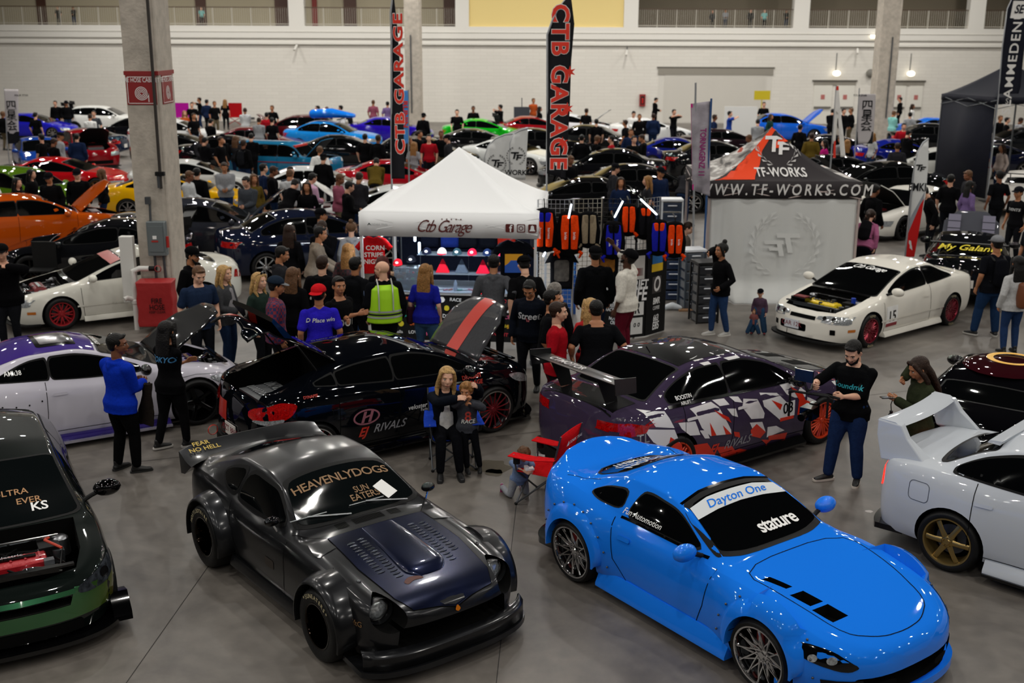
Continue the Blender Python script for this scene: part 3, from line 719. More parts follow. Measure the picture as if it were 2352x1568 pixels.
def wing(c, m_, x, z, span, chord, z0, text=None, plates=True, xs=.45, dx=0.):
 mb = MB(); R = []
 for k in range(13):
  y = -span+2*span*k/12
  R.append([(x+chord*u, y, z+v*chord) for u, v in ((.5, .04), (.3, .10), (0, .11), (-.3, .11), (-.52, .16), (-.5, .12), (-.2, .02), (.2, -.02), (.45, 0))])
 mb.rings(R); w = obj('rear_wing', (mb, m_, 30), c.root)
 if plates:
  for sd in (1, -1): obj('wing_end_plate', (MB().prism([(x+.55*chord, z-.10), (x+.5*chord, z+.12*chord+.05), (x-.58*chord, z+.2*chord+.06), (x-.5*chord, z-.08)], sd*span, sd*(span+.012), 'y'), m_), w)
 for sd in (1, -1):
  obj('wing_stand', (MB().prism([(x+.12, z+.02), (x-.12, z+.02), (x-.02+dx, z0), (x+.16+dx, z0)], sd*xs, sd*xs+.012, 'y'), MBLK), w)
 if text:
  mb = MB(); flat_text(mb, text[0], text[1], frame((x-.02, text[3] if len(text) > 3 else 0, z+.115*chord+.012), (0, -1, 0), (1, 0, .05)), bold=.015, shear=.2)
  obj('wing_lettering', (mb, text[2]), w)
 return w
def hero_livery():
 PU = paint('plum_wrap', '#3d3349'); WV = mat('white_wrap', '#e6e4e4', .3, coat=.6); RV = mat('red_wrap', '#d6301a', .3, coat=.6)
 ROOF = mat('black_roof', '#050506', .4, coat=1., spec=.04)
 S = dict(F=2.27, B=-2.22, wb=2.65, W=.915, R=.33, Ra=.365, nose=(.6, 2.6), tail=(.42, 3.), taper=.05, tumble=.93, shw=.98,
  cen=[(2.27, .60), (2.2, .73), (1.9, .85), (1.4, .95), (1.05, 1.0), (.98, 1.01), (.22, 1.35), (-.2, 1.43), (-.6, 1.44), (-1.0, 1.375), (-1.6, 1.09), (-1.7, 1.07), (-2.1, 1.05), (-2.18, 1.0), (-2.22, .7)],
  belt=[(2.27, .56), (2.1, .74), (1.6, .84), (1.0, .90), (.2, .93), (-.8, .965), (-1.6, 1.0), (-2.1, .97), (-2.22, .66)],
  rail=[(1.05, .73, .93), (.3, .62, 1.29), (-.1, .59, 1.365), (-.7, .58, 1.365), (-1.1, .60, 1.29), (-1.62, .68, 1.04)], flf=.03, flr=.03, hzf=.01, flw=.45, trk_f=.93, trk_r=.93,
  bot=[(-2.22, .34), (-1.9, .2), (1.9, .14), (2.27, .18)])
 loc, hd = place2((1891, 965), (1555, 1062), .33, .93, -1)
 c = Car(S, 'sedan', loc, hd, 'plum sedan with white and red shard livery, number 03 and tall carbon wing', PU)
 c.cutbox([(1.15, -.62), (1.15, .62), (2.05, .52), (2.05, -.52)], .70, 1.5) if False else None
 c.finish(wheel(.33, .245, .25, 12, color=mat('orange_wheel', '#d23c12', .3, .2, coat=.6), style='vsplit', dish=.04))
 c.panel('roof_skin', [[(.16, -.50), (.2, 0), (.16, .50), (-.95, .50), (-.98, 0), (-.95, -.50)]], 'top', ROOF, off=.004)
 c.panel('hood', [[(1.10, -.60), (1.13, 0), (1.10, .60), (1.9, .58), (2.1, .3), (2.12, 0), (2.1, -.3), (1.9, -.58)]], 'top', CARB, off=.005)
 c.panel('hood_vent', [rrect(1.35, -.35, 1.75, -.12, .03), rrect(1.35, .12, 1.75, .35, .03)], 'top', VOIDM, off=.008)
 c.panel('trunk_lid', [[(-1.72, -.60), (-1.70, 0), (-1.72, .60), (-2.12, .62), (-2.14, 0), (-2.12, -.62)]], 'top', CARB, off=.005)
 glass(c, (.97, .26), (-1.0, -1.60), (.82, -1.38), (-.38,))
 for sd in (1, -1): c.panel('window_trim', strip([(.95, .945), (-1.42, 1.005)], .03), 'side', BLK, side=sd, off=.008)
 gaps(c, [1.0, -.36, -1.2]); handles(c, [(-.22, .80), (-1.1, .83)], WV)
 def cv(P):
  out = []
  for px, py in P:
   yb = 600-(px-1060)*.167; ys = 975-(px-1190)*.14
   out.append((-1.325+(px-1110)/1030*2.65*.985, .93-(py-yb)/(ys-yb)*.74))
  return out
 WP = [[(915, 570), (1040, 575), (1085, 680), (975, 665)], [(905, 675), (1085, 690), (1140, 835), (1060, 835), (960, 760)], [(1195, 570), (1345, 540), (1385, 575), (1470, 740), (1475, 770), (1330, 765), (1265, 700), (1225, 610)],
  [(1355, 530), (1435, 525), (1460, 565), (1395, 570)], [(1440, 590), (1500, 595), (1515, 655), (1475, 640)], [(1560, 535), (1655, 545), (1705, 650), (1700, 685), (1610, 680), (1545, 590)],
  [(1680, 505), (1800, 515), (1870, 590), (1930, 575), (1930, 690), (1825, 715), (1700, 600)], [(1835, 460), (1935, 445), (2010, 520), (2005, 560), (1930, 560), (1870, 530)], [(1735, 755), (1800, 755), (1870, 800), (1740, 835)],
  [(1110, 650), (1220, 650), (1255, 745), (1185, 740), (1130, 690)], [(1600, 705), (1690, 710), (1725, 790), (1690, 830), (1650, 810)], [(1250, 715), (1300, 720), (1325, 780), (1290, 775)], [(2020, 560), (2090, 600), (2010, 640)], [(1470, 515), (1530, 520), (1550, 560), (1500, 550)]]
 RP = [[(1060, 735), (1130, 790), (1145, 835), (1040, 835)], [(1350, 590), (1450, 650), (1470, 690), (1410, 650)], [(1320, 670), (1370, 765), (1335, 765)], [(1410, 700), (1475, 770), (1435, 768)], [(1755, 560), (1835, 600), (1820, 640)],
  [(1650, 720), (1725, 790), (1690, 832), (1620, 805), (1610, 760)], [(1190, 808), (1310, 810), (1380, 905), (1210, 870)], [(1750, 825), (1895, 820), (1890, 870), (1760, 860)], [(1700, 845), (1780, 860), (1750, 890)],
  [(1822, 700), (1925, 690), (1925, 712), (1825, 727)], [(1905, 475), (1990, 540), (2010, 600), (1960, 580)], [(1480, 905), (1550, 890), (1610, 910), (1590, 925)], [(1375, 850), (1490, 860), (1550, 940), (1430, 930)], [(1960, 560), (2040, 600), (2010, 700), (1950, 690)], [(1490, 755), (1530, 765), (1540, 805), (1500, 790)]]
 for sd in (1, -1):
  for P in WP: c.panel('white_shard', [cv(P)], 'side', WV, side=sd, off=.003, cell=.1)
  for P in RP: c.panel('red_shard', [cv(P)], 'side', RV, side=sd, off=.005, cell=.1)
  for P in ([(.98, 1.0), (.90, 1.08), (.72, 1.16), (.80, 1.08)], [(-.0, 1.33), (-.08, 1.40), (-.34, 1.40), (-.20, 1.33)], [(-.5, 1.33), (-.56, 1.40), (-.72, 1.39), (-.62, 1.33)], [(-1.35, 1.15), (-1.42, 1.19), (-1.6, 1.10), (-1.5, 1.06)]): c.panel('white_shard', [P], 'side', WV, side=sd, off=.004)
  for P in ([(1.35, .90), (1.6, .93), (1.9, .80), (1.7, .78)], [(1.7, .74), (2.0, .72), (2.1, .60), (1.8, .62)]): c.panel('red_shard', [P], 'side', RV, side=sd, off=.004)
  for P in ([(1.5, .82), (1.75, .80), (1.8, .70), (1.6, .72)], [(-1.95, .72), (-2.05, .45), (-1.8, .40), (-1.75, .6)]): c.panel('white_shard', [P], 'side', WV, side=sd, off=.005)
  c.panel('tail_light', [[(-1.75, .86), (-2.0, .92), (-2.16, .90), (-2.19, .80), (-2.0, .76), (-1.8, .79)]], 'side', REDL, side=sd, off=.006)
 c.mir('tail_light', [[(.45, .80), (.88, .82), (.90, .92), (.45, .90)]], 'rear', REDL, off=.006)
 x03 = cv([(1880, 632)])[0]
 c.panel('racing_number', [stext('03', x03[0], x03[1], .2, bold=.012)], 'side', BLK, side=-1, off=.007, cell=.05)
 c.panel('window_lettering', [stext('BOOSTIN', -1.14, 1.07, .06, bold=.012), stext('AIRLIFT', -1.14, 1.01, .05, bold=.008)], 'side', WHITE, side=-1, off=.013, cell=.04)
 c.panel('door_lettering', [stext('RIVALS', -.28, .36, .15, shear=.4, bold=.01)], 'side', mat('grey_vinyl', '#8b8b90', .4), side=-1, off=.007, cell=.05)
 c.panel('door_emblem', [stext('EJ', -.70, .345, .17, shear=.4, bold=.03)], 'side', RV, side=-1, off=.007, cell=.05)
 c.panel('fender_emblem', [stext('TL', -1.85, .72, .16, bold=.012)], 'side', mat('grey_vinyl', '#8b8b90', .4), side=-1, off=.008, cell=.05)
 c.panel('rear_lettering', [(([(-a, b+.55) for a, b in stext('JUST', .35, 0, .1, bold=.01)[0]]), text2d('JUST', .1, bold=.01)[1])], 'rear', WHITE, off=.012, cell=.05)
 c.mirror(.70, .86, .99, BLK)
 wing(c, mat('wing_carbon', '#0e0f11', .35, coat=.5), -2.05, 1.36, .78, .30, 1.06, ('CTMOTOR', .13, WV, .25), xs=.42, dx=.05)
 lip(c, 'rear_diffuser', MBLK, .16, .30, .0, .3, .85, True); lip(c, 'front_lip', BLK, .10, .13, .07, .3, .88); skirt(c, BLK, .10, .2, .07)
 mb = MB(); mb.tube([(-.95, .0, 1.41), (-1.02, 0, 1.50)], .008, 6); obj('antenna', (mb, BLK), c.root)
 return c
def hero_hatch():
 BK = paint('black_navy_paint', '#05070c')
 RD = mat('red_vinyl', '#c23020', .35, coat=.5)
 S = dict(F=2.19, B=-2.04, wb=2.65, W=.895, R=.325, Ra=.355, nose=(.62, 2.6), tail=(.45, 2.8), tumble=.92,
  cen=[(2.19, .56), (2.1, .74), (1.7, .90), (1.25, .98), (1.15, 1.0), (.38, 1.29), (0, 1.355), (-.5, 1.35), (-1.1, 1.24), (-1.7, 1.05), (-1.9, 1.0), (-2.0, .93), (-2.04, .6)],
  belt=[(2.19, .52), (2.0, .72), (1.4, .85), (.8, .90), (0, .93), (-.8, .99), (-1.4, 1.04), (-1.8, .97), (-2.04, .56)],
  rail=[(1.2, .74, .91), (.45, .63, 1.23), (.1, .60, 1.29), (-.5, .59, 1.275), (-1.1, .59, 1.18), (-1.7, .62, 1.02)], flf=.02, flr=.035, hzf=.03, trk_f=.905, trk_r=.905)
 loc, hd = place2((1139, 941), (725, 1032), .325, .91, -1)
 c = Car(S, 'hatchback', loc, hd, 'glossy black hatchback with its hood and tailgate open and red striped panels', BK)
 hood = [(1.20, -.62), (1.22, 0), (1.20, .62), (1.8, .58), (2.05, .38), (2.1, 0), (2.05, -.38), (1.8, -.58)]
 hatch = [(-.80, -.52), (-.78, 0), (-.80, .52), (-1.3, .54), (-1.95, .58), (-1.99, .4), (-2.0, 0), (-1.99, -.4), (-1.95, -.58), (-1.3, -.54)]
 c.cutbox([(1.24, -.58), (1.24, .58), (1.98, .50), (2.0, 0), (1.98, -.50)], .58, 1.5)
 c.cutbox([(-.84, -.48), (-.84, .48), (-1.9, .54), (-1.95, 0), (-1.9, -.54)], .78, 1.6)
 c.finish(wheel(.325, .26, .24, 15, color=mat('dark_red_wheel', '#7a1420', .3, .4, coat=.5), lip=CHR, style='spoke', dish=.05, spoke_w=.011))
 HC = mat('grey_carbon_hood', '#303135', .4, coat=.9, noise=.15, nscale=30, spec=.15)
 lid(c, 'hood', hood, 'top', (1.2, .99), -58, HC, MBLK, [('hood_stripe', [[(1.22, -.16), (1.22, .12), (2.08, .12), (2.08, -.16)]], RD)])
 h = lid(c, 'tailgate', hatch, 'top', (-.80, 1.30), 44, BK, MBLK, [('tailgate_glass', [[(-.9, -.46), (-.9, .46), (-1.5, .5), (-1.5, -.5)]], GLASS), ('tailgate_stripe', [[(-1.62, .15), (-1.62, .42), (-1.97, .42), (-1.97, .15)]], RD)])
 mb = MB(); R = []
 for k in range(13):
  y = -.60+.1*k; R.append([(-1.50, y, 1.13), (-1.72, y, 1.17-.02*abs(y)), (-1.88, y, 1.18-.05*y*y), (-1.86, y, 1.12), (-1.6, y, 1.07)])
 mb.rings(R); obj('roof_spoiler', (mb, BLK), h)
 mb = MB(); mb.tube([(-1.05, -.52, 1.12), (-1.35, -.55, 1.55)], .012, 6); obj('gas_strut', (mb, MBLK), c.root); mb = MB(); mb.tube([(-1.05, .52, 1.12), (-1.35, .55, 1.55)], .012, 6); obj('gas_strut', (mb, MBLK), c.root)
 amp = obj('trunk_amplifier', (MB().box((-1.55, -.05, .84), (.5, .62, .1)), mat('amp_grey', '#4a4d50', .4, .5)), c.root)
 mb = MB()
 for i in range(10): mb.box((-1.42, -.32+.06*i, .895), (.12, .03, .02)); mb.box((-1.66, -.32+.06*i, .895), (.1, .03, .02))
 obj('cooling_fins', (mb, ALU), amp)
 obj('trunk_edge_trim', (MB().box((-1.86, 0, .80), (.02, .9, .05)), RD), c.root)
 glass(c, (1.14, .42), (None, None), (1.0, -1.32), (-.15, -.95))
 gaps(c, [1.12, -.12, -.98]); handles(c, [(-.02, .80)], BK)
 engine_bay(c, 1.24, 1.98, .56, .90, mat('red_cover', '#8d1520', .3, .3), rnd=5)
 for sd in (1, -1):
  c.panel('tail_light', [smooth_poly([(-1.52, .93), (-1.75, .97), (-1.97, .84), (-1.99, .72), (-1.85, .70), (-1.6, .80)])], 'side', REDL, side=sd, off=.008)
  c.panel('reverse_light', [smooth_poly([(-1.70, .78), (-1.95, .74), (-1.98, .70), (-1.85, .69), (-1.72, .73)])], 'side', CLEARL, side=sd, off=.012)
  c.panel('headlight', [smooth_poly([(1.55, .78), (1.8, .76), (2.05, .62), (2.0, .58), (1.7, .66)])], 'side', CLEARL, side=sd, off=.006)
 E_ = [(math.cos(a), math.sin(a)) for a in [2*PI*k/32 for k in range(32)]]
 ring = ([(-.62+.19*x, .60+.10*y) for x, y in E_]+[(-.62+.165*x, .60+.08*y) for x, y in E_], [(k, (k+1) % 32, 32+(k+1) % 32, 32+k) for k in range(32)])
 SV = mat('silver_pink_vinyl', '#b0707e', .3, .4)
 c.panel('door_emblem', [ring, [(-.70, .53), (-.66, .53), (-.61, .67), (-.65, .67)], [(-.60, .53), (-.56, .53), (-.51, .67), (-.55, .67)], [(-.66, .58), (-.54, .61), (-.535, .63), (-.665, .605)]], 'side', SV, side=-1, off=.006, cell=.05)
 c.panel('door_lettering', [stext('RIVALS', -.30, .42, .15, shear=.4, bold=.01)], 'side', mat('grey_vinyl', '#8b8b90', .4), side=-1, off=.007, cell=.05)
 c.panel('door_emblem', [stext('EJ', -.68, .405, .16, shear=.4, bold=.03)], 'side', RD, side=-1, off=.007, cell=.05)
 c.panel('door_script', [stext('veloster', .12, .60, .085, shear=.2, bold=.006), stext('Turbo', .22, .545, .05, shear=.2)], 'side', WHITE, side=-1, off=.007, cell=.05)
 c.panel('fender_lettering', [stext('DRAGINT', .98, .84, .07, bold=.02), stext('GARAGE', .98, .76, .08, bold=.02)], 'side', RD, side=-1, off=.007, cell=.05)
 c.panel('quarter_lettering', [stext('DYNAPSE', -1.35, .985-.0, .045, bold=.01)], 'side', RD, side=-1, off=.007, cell=.05)
 c.panel('tail_stripe', [[(.12, .55), (.42, .55), (.42, .80), (.12, .80)]], 'rear', RD, off=.008)
 plate(c, -2.055, -.02, .47, True, 'BZT 8860', '#d8d2cc', '#7a2a35')
 c.mirror(.88, .85, .96, BLK); lip(c, 'rear_diffuser', MBLK, .16, .3, .02, .3, .8, True); lip(c, 'front_lip', BLK, .10, .13, .06, .3, .86); skirt(c, BLK, .12, .2, .03)
 mb = MB(); mb.lathe([(.06, 0), (.07, .01), (.06, .02)], 16, 'y', (-2.1, .45, .34), closed=True); obj('tow_ring', (mb, RD), c.root)
 return c
def hero_twotone():
 WH = paint('pearl_white', '#c9c6d2'); PP = mat('purple_roof_paint', '#32107a', .45, 0., 1., spec=.04)
 S = dict(F=2.13, B=-2.10, wb=2.57, W=.89, R=.325, Ra=.36, nose=(.65, 2.5), tail=(.5, 2.7), tumble=.91,
  cen=[(2.13, .46), (2.05, .60), (1.6, .74), (1.0, .85), (.86, .875), (.06, 1.18), (-.3, 1.25), (-.65, 1.25), (-1.1, 1.14), (-1.5, .98), (-1.9, .95), (-2.05, .90), (-2.10, .5)],
  belt=[(2.13, .42), (1.95, .58), (1.4, .74), (.8, .80), (0, .82), (-.8, .88), (-1.4, .92), (-1.9, .87), (-2.10, .48)],
  rail=[(.94, .72, .83), (.14, .61, 1.12), (-.25, .59, 1.195), (-.7, .58, 1.18), (-1.15, .59, 1.05), (-1.5, .64, .94)], flf=.07, flr=.09, hzf=.06, hzr=.05, flw=.48, fln=3.6, trk_f=.94, trk_r=.96,
  bot=[(-2.1, .3), (-1.9, .2), (1.5, .12), (2.13, .16)])
 a = G(455, 925, .325); hd = math.radians(31.5); h = Vector((math.cos(hd), math.sin(hd), 0)); l = Vector((-h.y, h.x, 0))
 loc = a-h*1.285+l*.94
 c = Car(S, 'sports_coupe', loc, hd, 'pearl white coupe with purple roof and raised carbon hood behind the blue hoodie', WH)
 hood = [(.92, -.64), (.94, 0), (.92, .64), (1.6, .58), (1.95, .34), (2.0, 0), (1.95, -.34), (1.6, -.58)]
 c.cutbox([(.96, -.60), (.96, .60), (1.6, .54), (1.9, .3), (1.9, -.3), (1.6, -.54)], .45, 1.5)
 c.finish(wheel(.325, .25, .26, 5, color=mat('black_rim', '#0a0a0c', .2, .6), lip=mat('black_lip', '#101014', .15, .8), dish=.08, spoke_w=.03))
 lid(c, 'hood', hood, 'top', (.92, .865), -44, CARB, MBLK)
 engine_bay(c, .96, 1.9, .54, .76, mat('purple_cover', '#3c1c7c', .3, .4), rnd=9)
 c.panel('roof_skin', [[(.07, -.54), (.12, 0), (.07, .54), (-.7, .54), (-1.12, .5), (-1.15, 0), (-1.12, -.5), (-.7, -.54)]], 'top', PP, off=.004)
 c.panel('sunroof_frame', [rrect(-.62, -.36, -.12, .36, .05)], 'top', BLK, off=.007); c.panel('sunroof', [rrect(-.56, -.26, -.20, .26, .03)], 'top', mat('sunroof_glass', '#6f6c70', .15, .6), off=.010)
 glass(c, (.87, .12), (-1.14, -1.52), (.74, -1.36), (-.55,))
 gaps(c, [.86, -.62], .22); handles(c, [(-.46, .72)], WH)
 for sd in (1, -1):
  c.panel('fender_seam', strip([(.75, .52), (.80, .64), (.95, .70), (1.3, .72), (1.65, .68)], .006), 'side', STEEL, side=sd)
  c.panel('quarter_seam', strip([(-.66, .30), (-.9, .55), (-1.3, .68), (-1.7, .66)], .006), 'side', STEEL, side=sd)
  c.panel('headlight', [smooth_poly([(1.45, .66), (1.65, .68), (1.95, .55), (1.9, .48), (1.65, .54)])], 'side', CLEARL, side=sd, off=.006)
  for i in range(7): c.panel('rivet', [[(-1.65+.16*i+.012*math.cos(t), .67+.03*math.sin(i)+.012*math.sin(t)) for t in [PI*k/4 for k in range(8)]]], 'side', MBLK, side=sd, off=.006)
 c.panel('window_lettering', [stext('AMk38', -.98, 1.02, .07, bold=.006)], 'side', WHITE, side=-1, off=.013, cell=.05)
 c.panel('windshield_lettering', [ftext('SYNDICATE', .18, 0, .09, bold=.01)], 'top', WHITE, off=.012, cell=.05)
 skirt(c, mat('purple_skirt', '#241070', .2, .3, 1.), .09, .16, .07); skirt(c, mat('silver_splitter', '#b9b6c6', .2, .6), .075, .095, .12, name='skirt_splitter')
 lip(c, 'front_lip', BLK, .08, .11, .06, .3, .86)
 c.mirror(.62, .84, .90, BLK)
 return c
def integra_spec(**k):
 S = dict(F=2.13, B=-2.20, wb=2.57, W=.8475, R=.30, Ra=.34, nose=(.55, 2.7), tail=(.42, 2.9), tumble=.93, taper=.05,
  cen=[(2.13, .46), (2.07, .58), (1.7, .70), (1.1, .83), (.95, .86), (.05, 1.20), (-.3, 1.265), (-.7, 1.265), (-1.15, 1.15), (-1.65, .965), (-2.0, .93), (-2.15, .87), (-2.20, .5)],
  belt=[(2.13, .43), (2.0, .57), (1.5, .69), (.9, .79), (0, .83), (-.8, .87), (-1.5, .90), (-2.0, .86), (-2.20, .48)],
  rail=[(1.02, .70, .81), (.12, .58, 1.14), (-.28, .565, 1.21), (-.7, .56, 1.205), (-1.15, .565, 1.07), (-1.62, .62, .925)], flf=.015, flr=.02, hzf=.015, trk_f=.84, trk_r=.84,
  bot=[(-2.2, .30), (-1.9, .2), (1.8, .14), (2.13, .18)])
 S.update(k); return S
def integra(loc, hd, label, P, whl, open_bay=True, cover=None, dark='#0a0b0c'):
 c = Car(integra_spec(), 'coupe', loc, hd, label, P)
 if open_bay: c.cutbox([(1.06, -.62), (1.06, .62), (1.5, .62), (1.9, .52), (1.97, .2), (1.97, -.2), (1.9, -.52), (1.5, -.62)], .45, 1.3)
 c.cutbox(rrect(-.48, .27, .10, .40, .03), 1.85, 2.4, 'x')
 c.finish(whl)
 glass(c, (.97, .10), (-1.18, -1.62), (.84, -1.42), (-.45,))
 gaps(c, [.92, -.52], .22); handles(c, [(-.38, .70)], P)
 for sd in (1, -1):
  c.panel('body_moulding', strip([(1.0, .42), (-.95, .42)], .03), 'side', P, side=sd, off=.012)
  c.panel('headlight', [smooth_poly([(1.78, .58), (2.06, .56), (2.10, .47), (1.80, .47)], 1)], 'side', CLEARL, side=sd, off=.006)
  c.panel('tail_light', [[(-1.95, .80), (-2.16, .78), (-2.18, .62), (-1.92, .66)]], 'side', REDL, side=sd, off=.006)
  c.panel('side_marker', [rrect(1.72, .34, 1.86, .39, .01)], 'side', AMB, side=sd, off=.006)
 c.mir('headlight', [[(.28, .53), (.78, .50), (.80, .60), (.50, .60), (.30, .575)]], 'front', CLEARL, off=.008)
 c.mir('headlight_lamp', [[(y+.035*math.cos(a), .552+.035*math.sin(a)) for a in [2*PI*k/14 for k in range(14)]] for y in (.42, .58)], 'front', CHR, off=.014)
 c.panel('grille', [[(-.26, .50), (.26, .50), (.26, .56), (-.26, .56)]], 'front', VOIDM, off=.008)
 c.mirror(.72, .82, .92, P)
 lip(c, 'front_lip', MBLK, .12, .15, .05, .25, .80); skirt(c, P, .13, .22, .03)
 if open_bay:
  engine_bay(c, 1.06, 1.95, .58, .76, cover, rnd=4)
  c.panel('cowl_cover', [[(1.0, -.60), (1.06, 0), (1.0, .60), (1.08, .62), (1.12, 0), (1.08, -.62)]], 'top', BLK, off=.01)
 return c
def hero_white_right():
 P = paint('cream_white', '#e6e2d8')
 loc, hd = place2((1990, 763), (2196, 709), .30, .845, 1)
 c = integra(loc, hd, 'white coupe with an open engine bay, yellow valve cover and number 15 door plate', P, wheel(.30, .215, .2, 12, color=mat('crimson_wheel', '#7c0f26', .25, .6, coat=.5), style='vsplit', letters=[('TOYO', 90), ('TOYO', 270)]), True, mat('yellow_cover', '#e2c312', .3, coat=.5))
 obj('air_box', (MB().box((1.72, -.33, .74), (.2, .3, .06)), BLK), c.root); obj('air_filter', (MB().box((1.72, -.33, .775), (.15, .24, .015)), mat('filter_red', '#6e1a1c', .6)), c.root)
 mb = MB(); mb.lathe([(.001, .8), (.04, .8), (.04, .7)], 16, 'z', (1.25, .42, 0)); obj('reservoir_cap', (mb, mat('cap_blue', '#1038a8', .4)), c.root)
 W_ = [rrect(.52, .30, .86, .66, .01)]
 c.panel('number_plate', W_, 'side', WHITE, side=1, off=.006)
 c.panel('number_plate_band', [rrect(.52, .30, .86, .36, .005)], 'side', mat('band_red', '#8a2832', .4), side=1, off=.009)
 c.panel('racing_number', [stext('15', .69, .475, .25, side=1, bold=.02)], 'side', BLK, side=1, off=.010, cell=.05)
 c.panel('type_badge', [stext('TYPE', -.78, .40, .05, side=1, bold=.01)], 'side', MBLK, side=1, off=.01, cell=.05); c.panel('type_badge', [stext('R', -.93, .40, .08, side=1, bold=.01)], 'side', mat('band_red', '#8a2832', .4), side=1, off=.01, cell=.05)
 c.panel('windshield_lettering', [ftext('Ctb Garage', .22, .0, .17, shear=.5, bold=.008, spacing=.85)], 'top', WHITE, off=.012, cell=.05)
 plate(c, 2.14, -.19+.0, .37, False, 'CAR 12K', '#cfd2d8', '#7c2430', .30, .15)
 c.panel('fog_inlet', [rrect(-.62, .29, -.54, .38, .01), rrect(.54, .29, .62, .38, .01)], 'front', VOIDM, off=.01)
 for y in (.1, -.3): mb = MB(); mb.tube([(2.10, y, .33), (2.13, y, .16)], .005, 5); obj('splitter_rod', (mb, MBLK), c.root)
 return c
def hero_white_left():
 P = paint('warm_white', '#dcdad0')
 a = G(143, 722, .3); hd = math.radians(-149); h = Vector((math.cos(hd), math.sin(hd), 0)); l = Vector((-h.y, h.x, 0))
 loc = a-h*1.285-l*.845
 c = integra(loc, hd, 'white coupe with red wheels and open engine bay behind the concrete column', P, wheel(.30, .215, .2, 8, color=mat('bright_red_wheel', '#a01a22', .35, .3, coat=.4), style='vsplit'), True, mat('wine_cover', '#6e1016', .3, .3))
 c.panel('windshield_banner', [[(.12, -.54), (.14, 0), (.12, .54), (.32, .60), (.34, 0), (.32, -.60)]], 'top', mat('banner_red', '#a3281c', .35), off=.010)
 return c
def hero_winged():
 P = paint('cool_white', '#c6cbd2')
 S = dict(F=2.19, B=-2.20, wb=2.525, W=.87, R=.32, Ra=.36, nose=(.6, 2.6), tail=(.42, 2.9), tumble=.93,
  cen=[(2.19, .60), (2.1, .74), (1.7, .86), (1.15, .97), (1.0, 1.0), (.2, 1.33), (-.2, 1.405), (-.6, 1.405), (-1.0, 1.33), (-1.5, 1.085), (-1.62, 1.06), (-2.05, 1.03), (-2.15, .98), (-2.20, .65)],
  belt=[(2.19, .55), (2.0, .72), (1.4, .84), (.8, .90), (0, .93), (-.8, .96), (-1.5, .985), (-2.0, .96), (-2.20, .62)],
  rail=[(1.1, .72, .92), (.3, .60, 1.26), (-.1, .58, 1.34), (-.6, .57, 1.34), (-1.0, .58, 1.26), (-1.48, .64, 1.02)], flf=.045, flr=.05, hzr=.02, trk_f=.89, trk_r=.90, bot=[(-2.2, .30), (-1.9, .22), (1.8, .17), (2.19, .2)])
 a = G(2174, 1245, .32); hd = math.radians(-44); h = Vector((math.cos(hd), math.sin(hd), 0)); l = Vector((-h.y, h.x, 0))
 loc = a+h*1.2625+l*.90
 c = Car(S, 'sedan', loc, hd, 'white sedan with a hoop rear wing, gold wheels and a lit red tail light', P)
 c.finish(wheel(.32, .245, .24, 6, color=mat('bronze_gold_wheel', '#a08650', .3, .8), style='spoke', dish=.03, spoke_w=.028))
 glass(c, (1.0, .28), (-1.02, -1.5), (.9, -1.30), (-.28,), rub=.04)
 gaps(c, [.95, -.26, -1.05]); handles(c, [(-.95, .80), (-.15, .79)], P)
 for sd in (1, -1):
  c.panel('fuel_door_gap', strip(rrect(-1.72, .66, -1.50, .86, .05), .006, True), 'side', STEEL, side=sd) if sd < 0 else None
  c.panel('tail_light', [smooth_poly([(-2.06, .86), (-2.16, .86), (-2.19, .72), (-2.14, .62), (-2.05, .68)])], 'side', mat('lit_tail', '#ff3020', .2, emis=1.5), side=sd, off=.008)
 mb = MB(); R = []
 for k in range(17):
  y = -.66+1.32*k/16; b = .05*(1-(y/.66)**2)
  R.append([(-1.95+b, y, 1.31), (-2.02+b, y, 1.345), (-2.20+b, y, 1.35), (-2.22+b, y, 1.325), (-2.0+b, y, 1.29)])
 mb.rings(R); w = obj('rear_wing', (mb, P, 30), c.root)
 for sd in (1, -1):
  mb = MB(); mb.rings([[(-1.62, sd*.60, 1.03), (-2.12, sd*.60, .99), (-2.12, sd*.72, .93), (-1.62, sd*.72, .97)], [(-1.86, sd*.60, 1.20), (-2.20, sd*.60, 1.18), (-2.20, sd*.69, 1.18), (-1.86, sd*.69, 1.2)], [(-1.95, sd*.58, 1.335), (-2.21, sd*.58, 1.35), (-2.21, sd*.67, 1.345), (-1.95, sd*.67, 1.33)]])
  obj('wing_stand', (with_mods(mb.mesh('m', P, 0), [('BEVEL', dict(width=.015, segments=2))])), w)
 mb = MB(); mb.rings([[(-.98, -.50, 1.355), (-1.12, -.46, 1.33), (-1.14, -.46, 1.30), (-1.0, -.5, 1.31)], [(-.96, .50, 1.355), (-1.12, .46, 1.33), (-1.14, .46, 1.30), (-1.0, .5, 1.31)]]); obj('roof_vane', (mb, P), c.root)
 lip(c, 'rear_lip', BLK, .20, .26, .03, .3, .80, True, 1.03); skirt(c, P, .12, .24, .04); skirt(c, BLK, .09, .115, .06, name='skirt_splitter')
 c.mirror(.7, .84, .98, P)
 return c
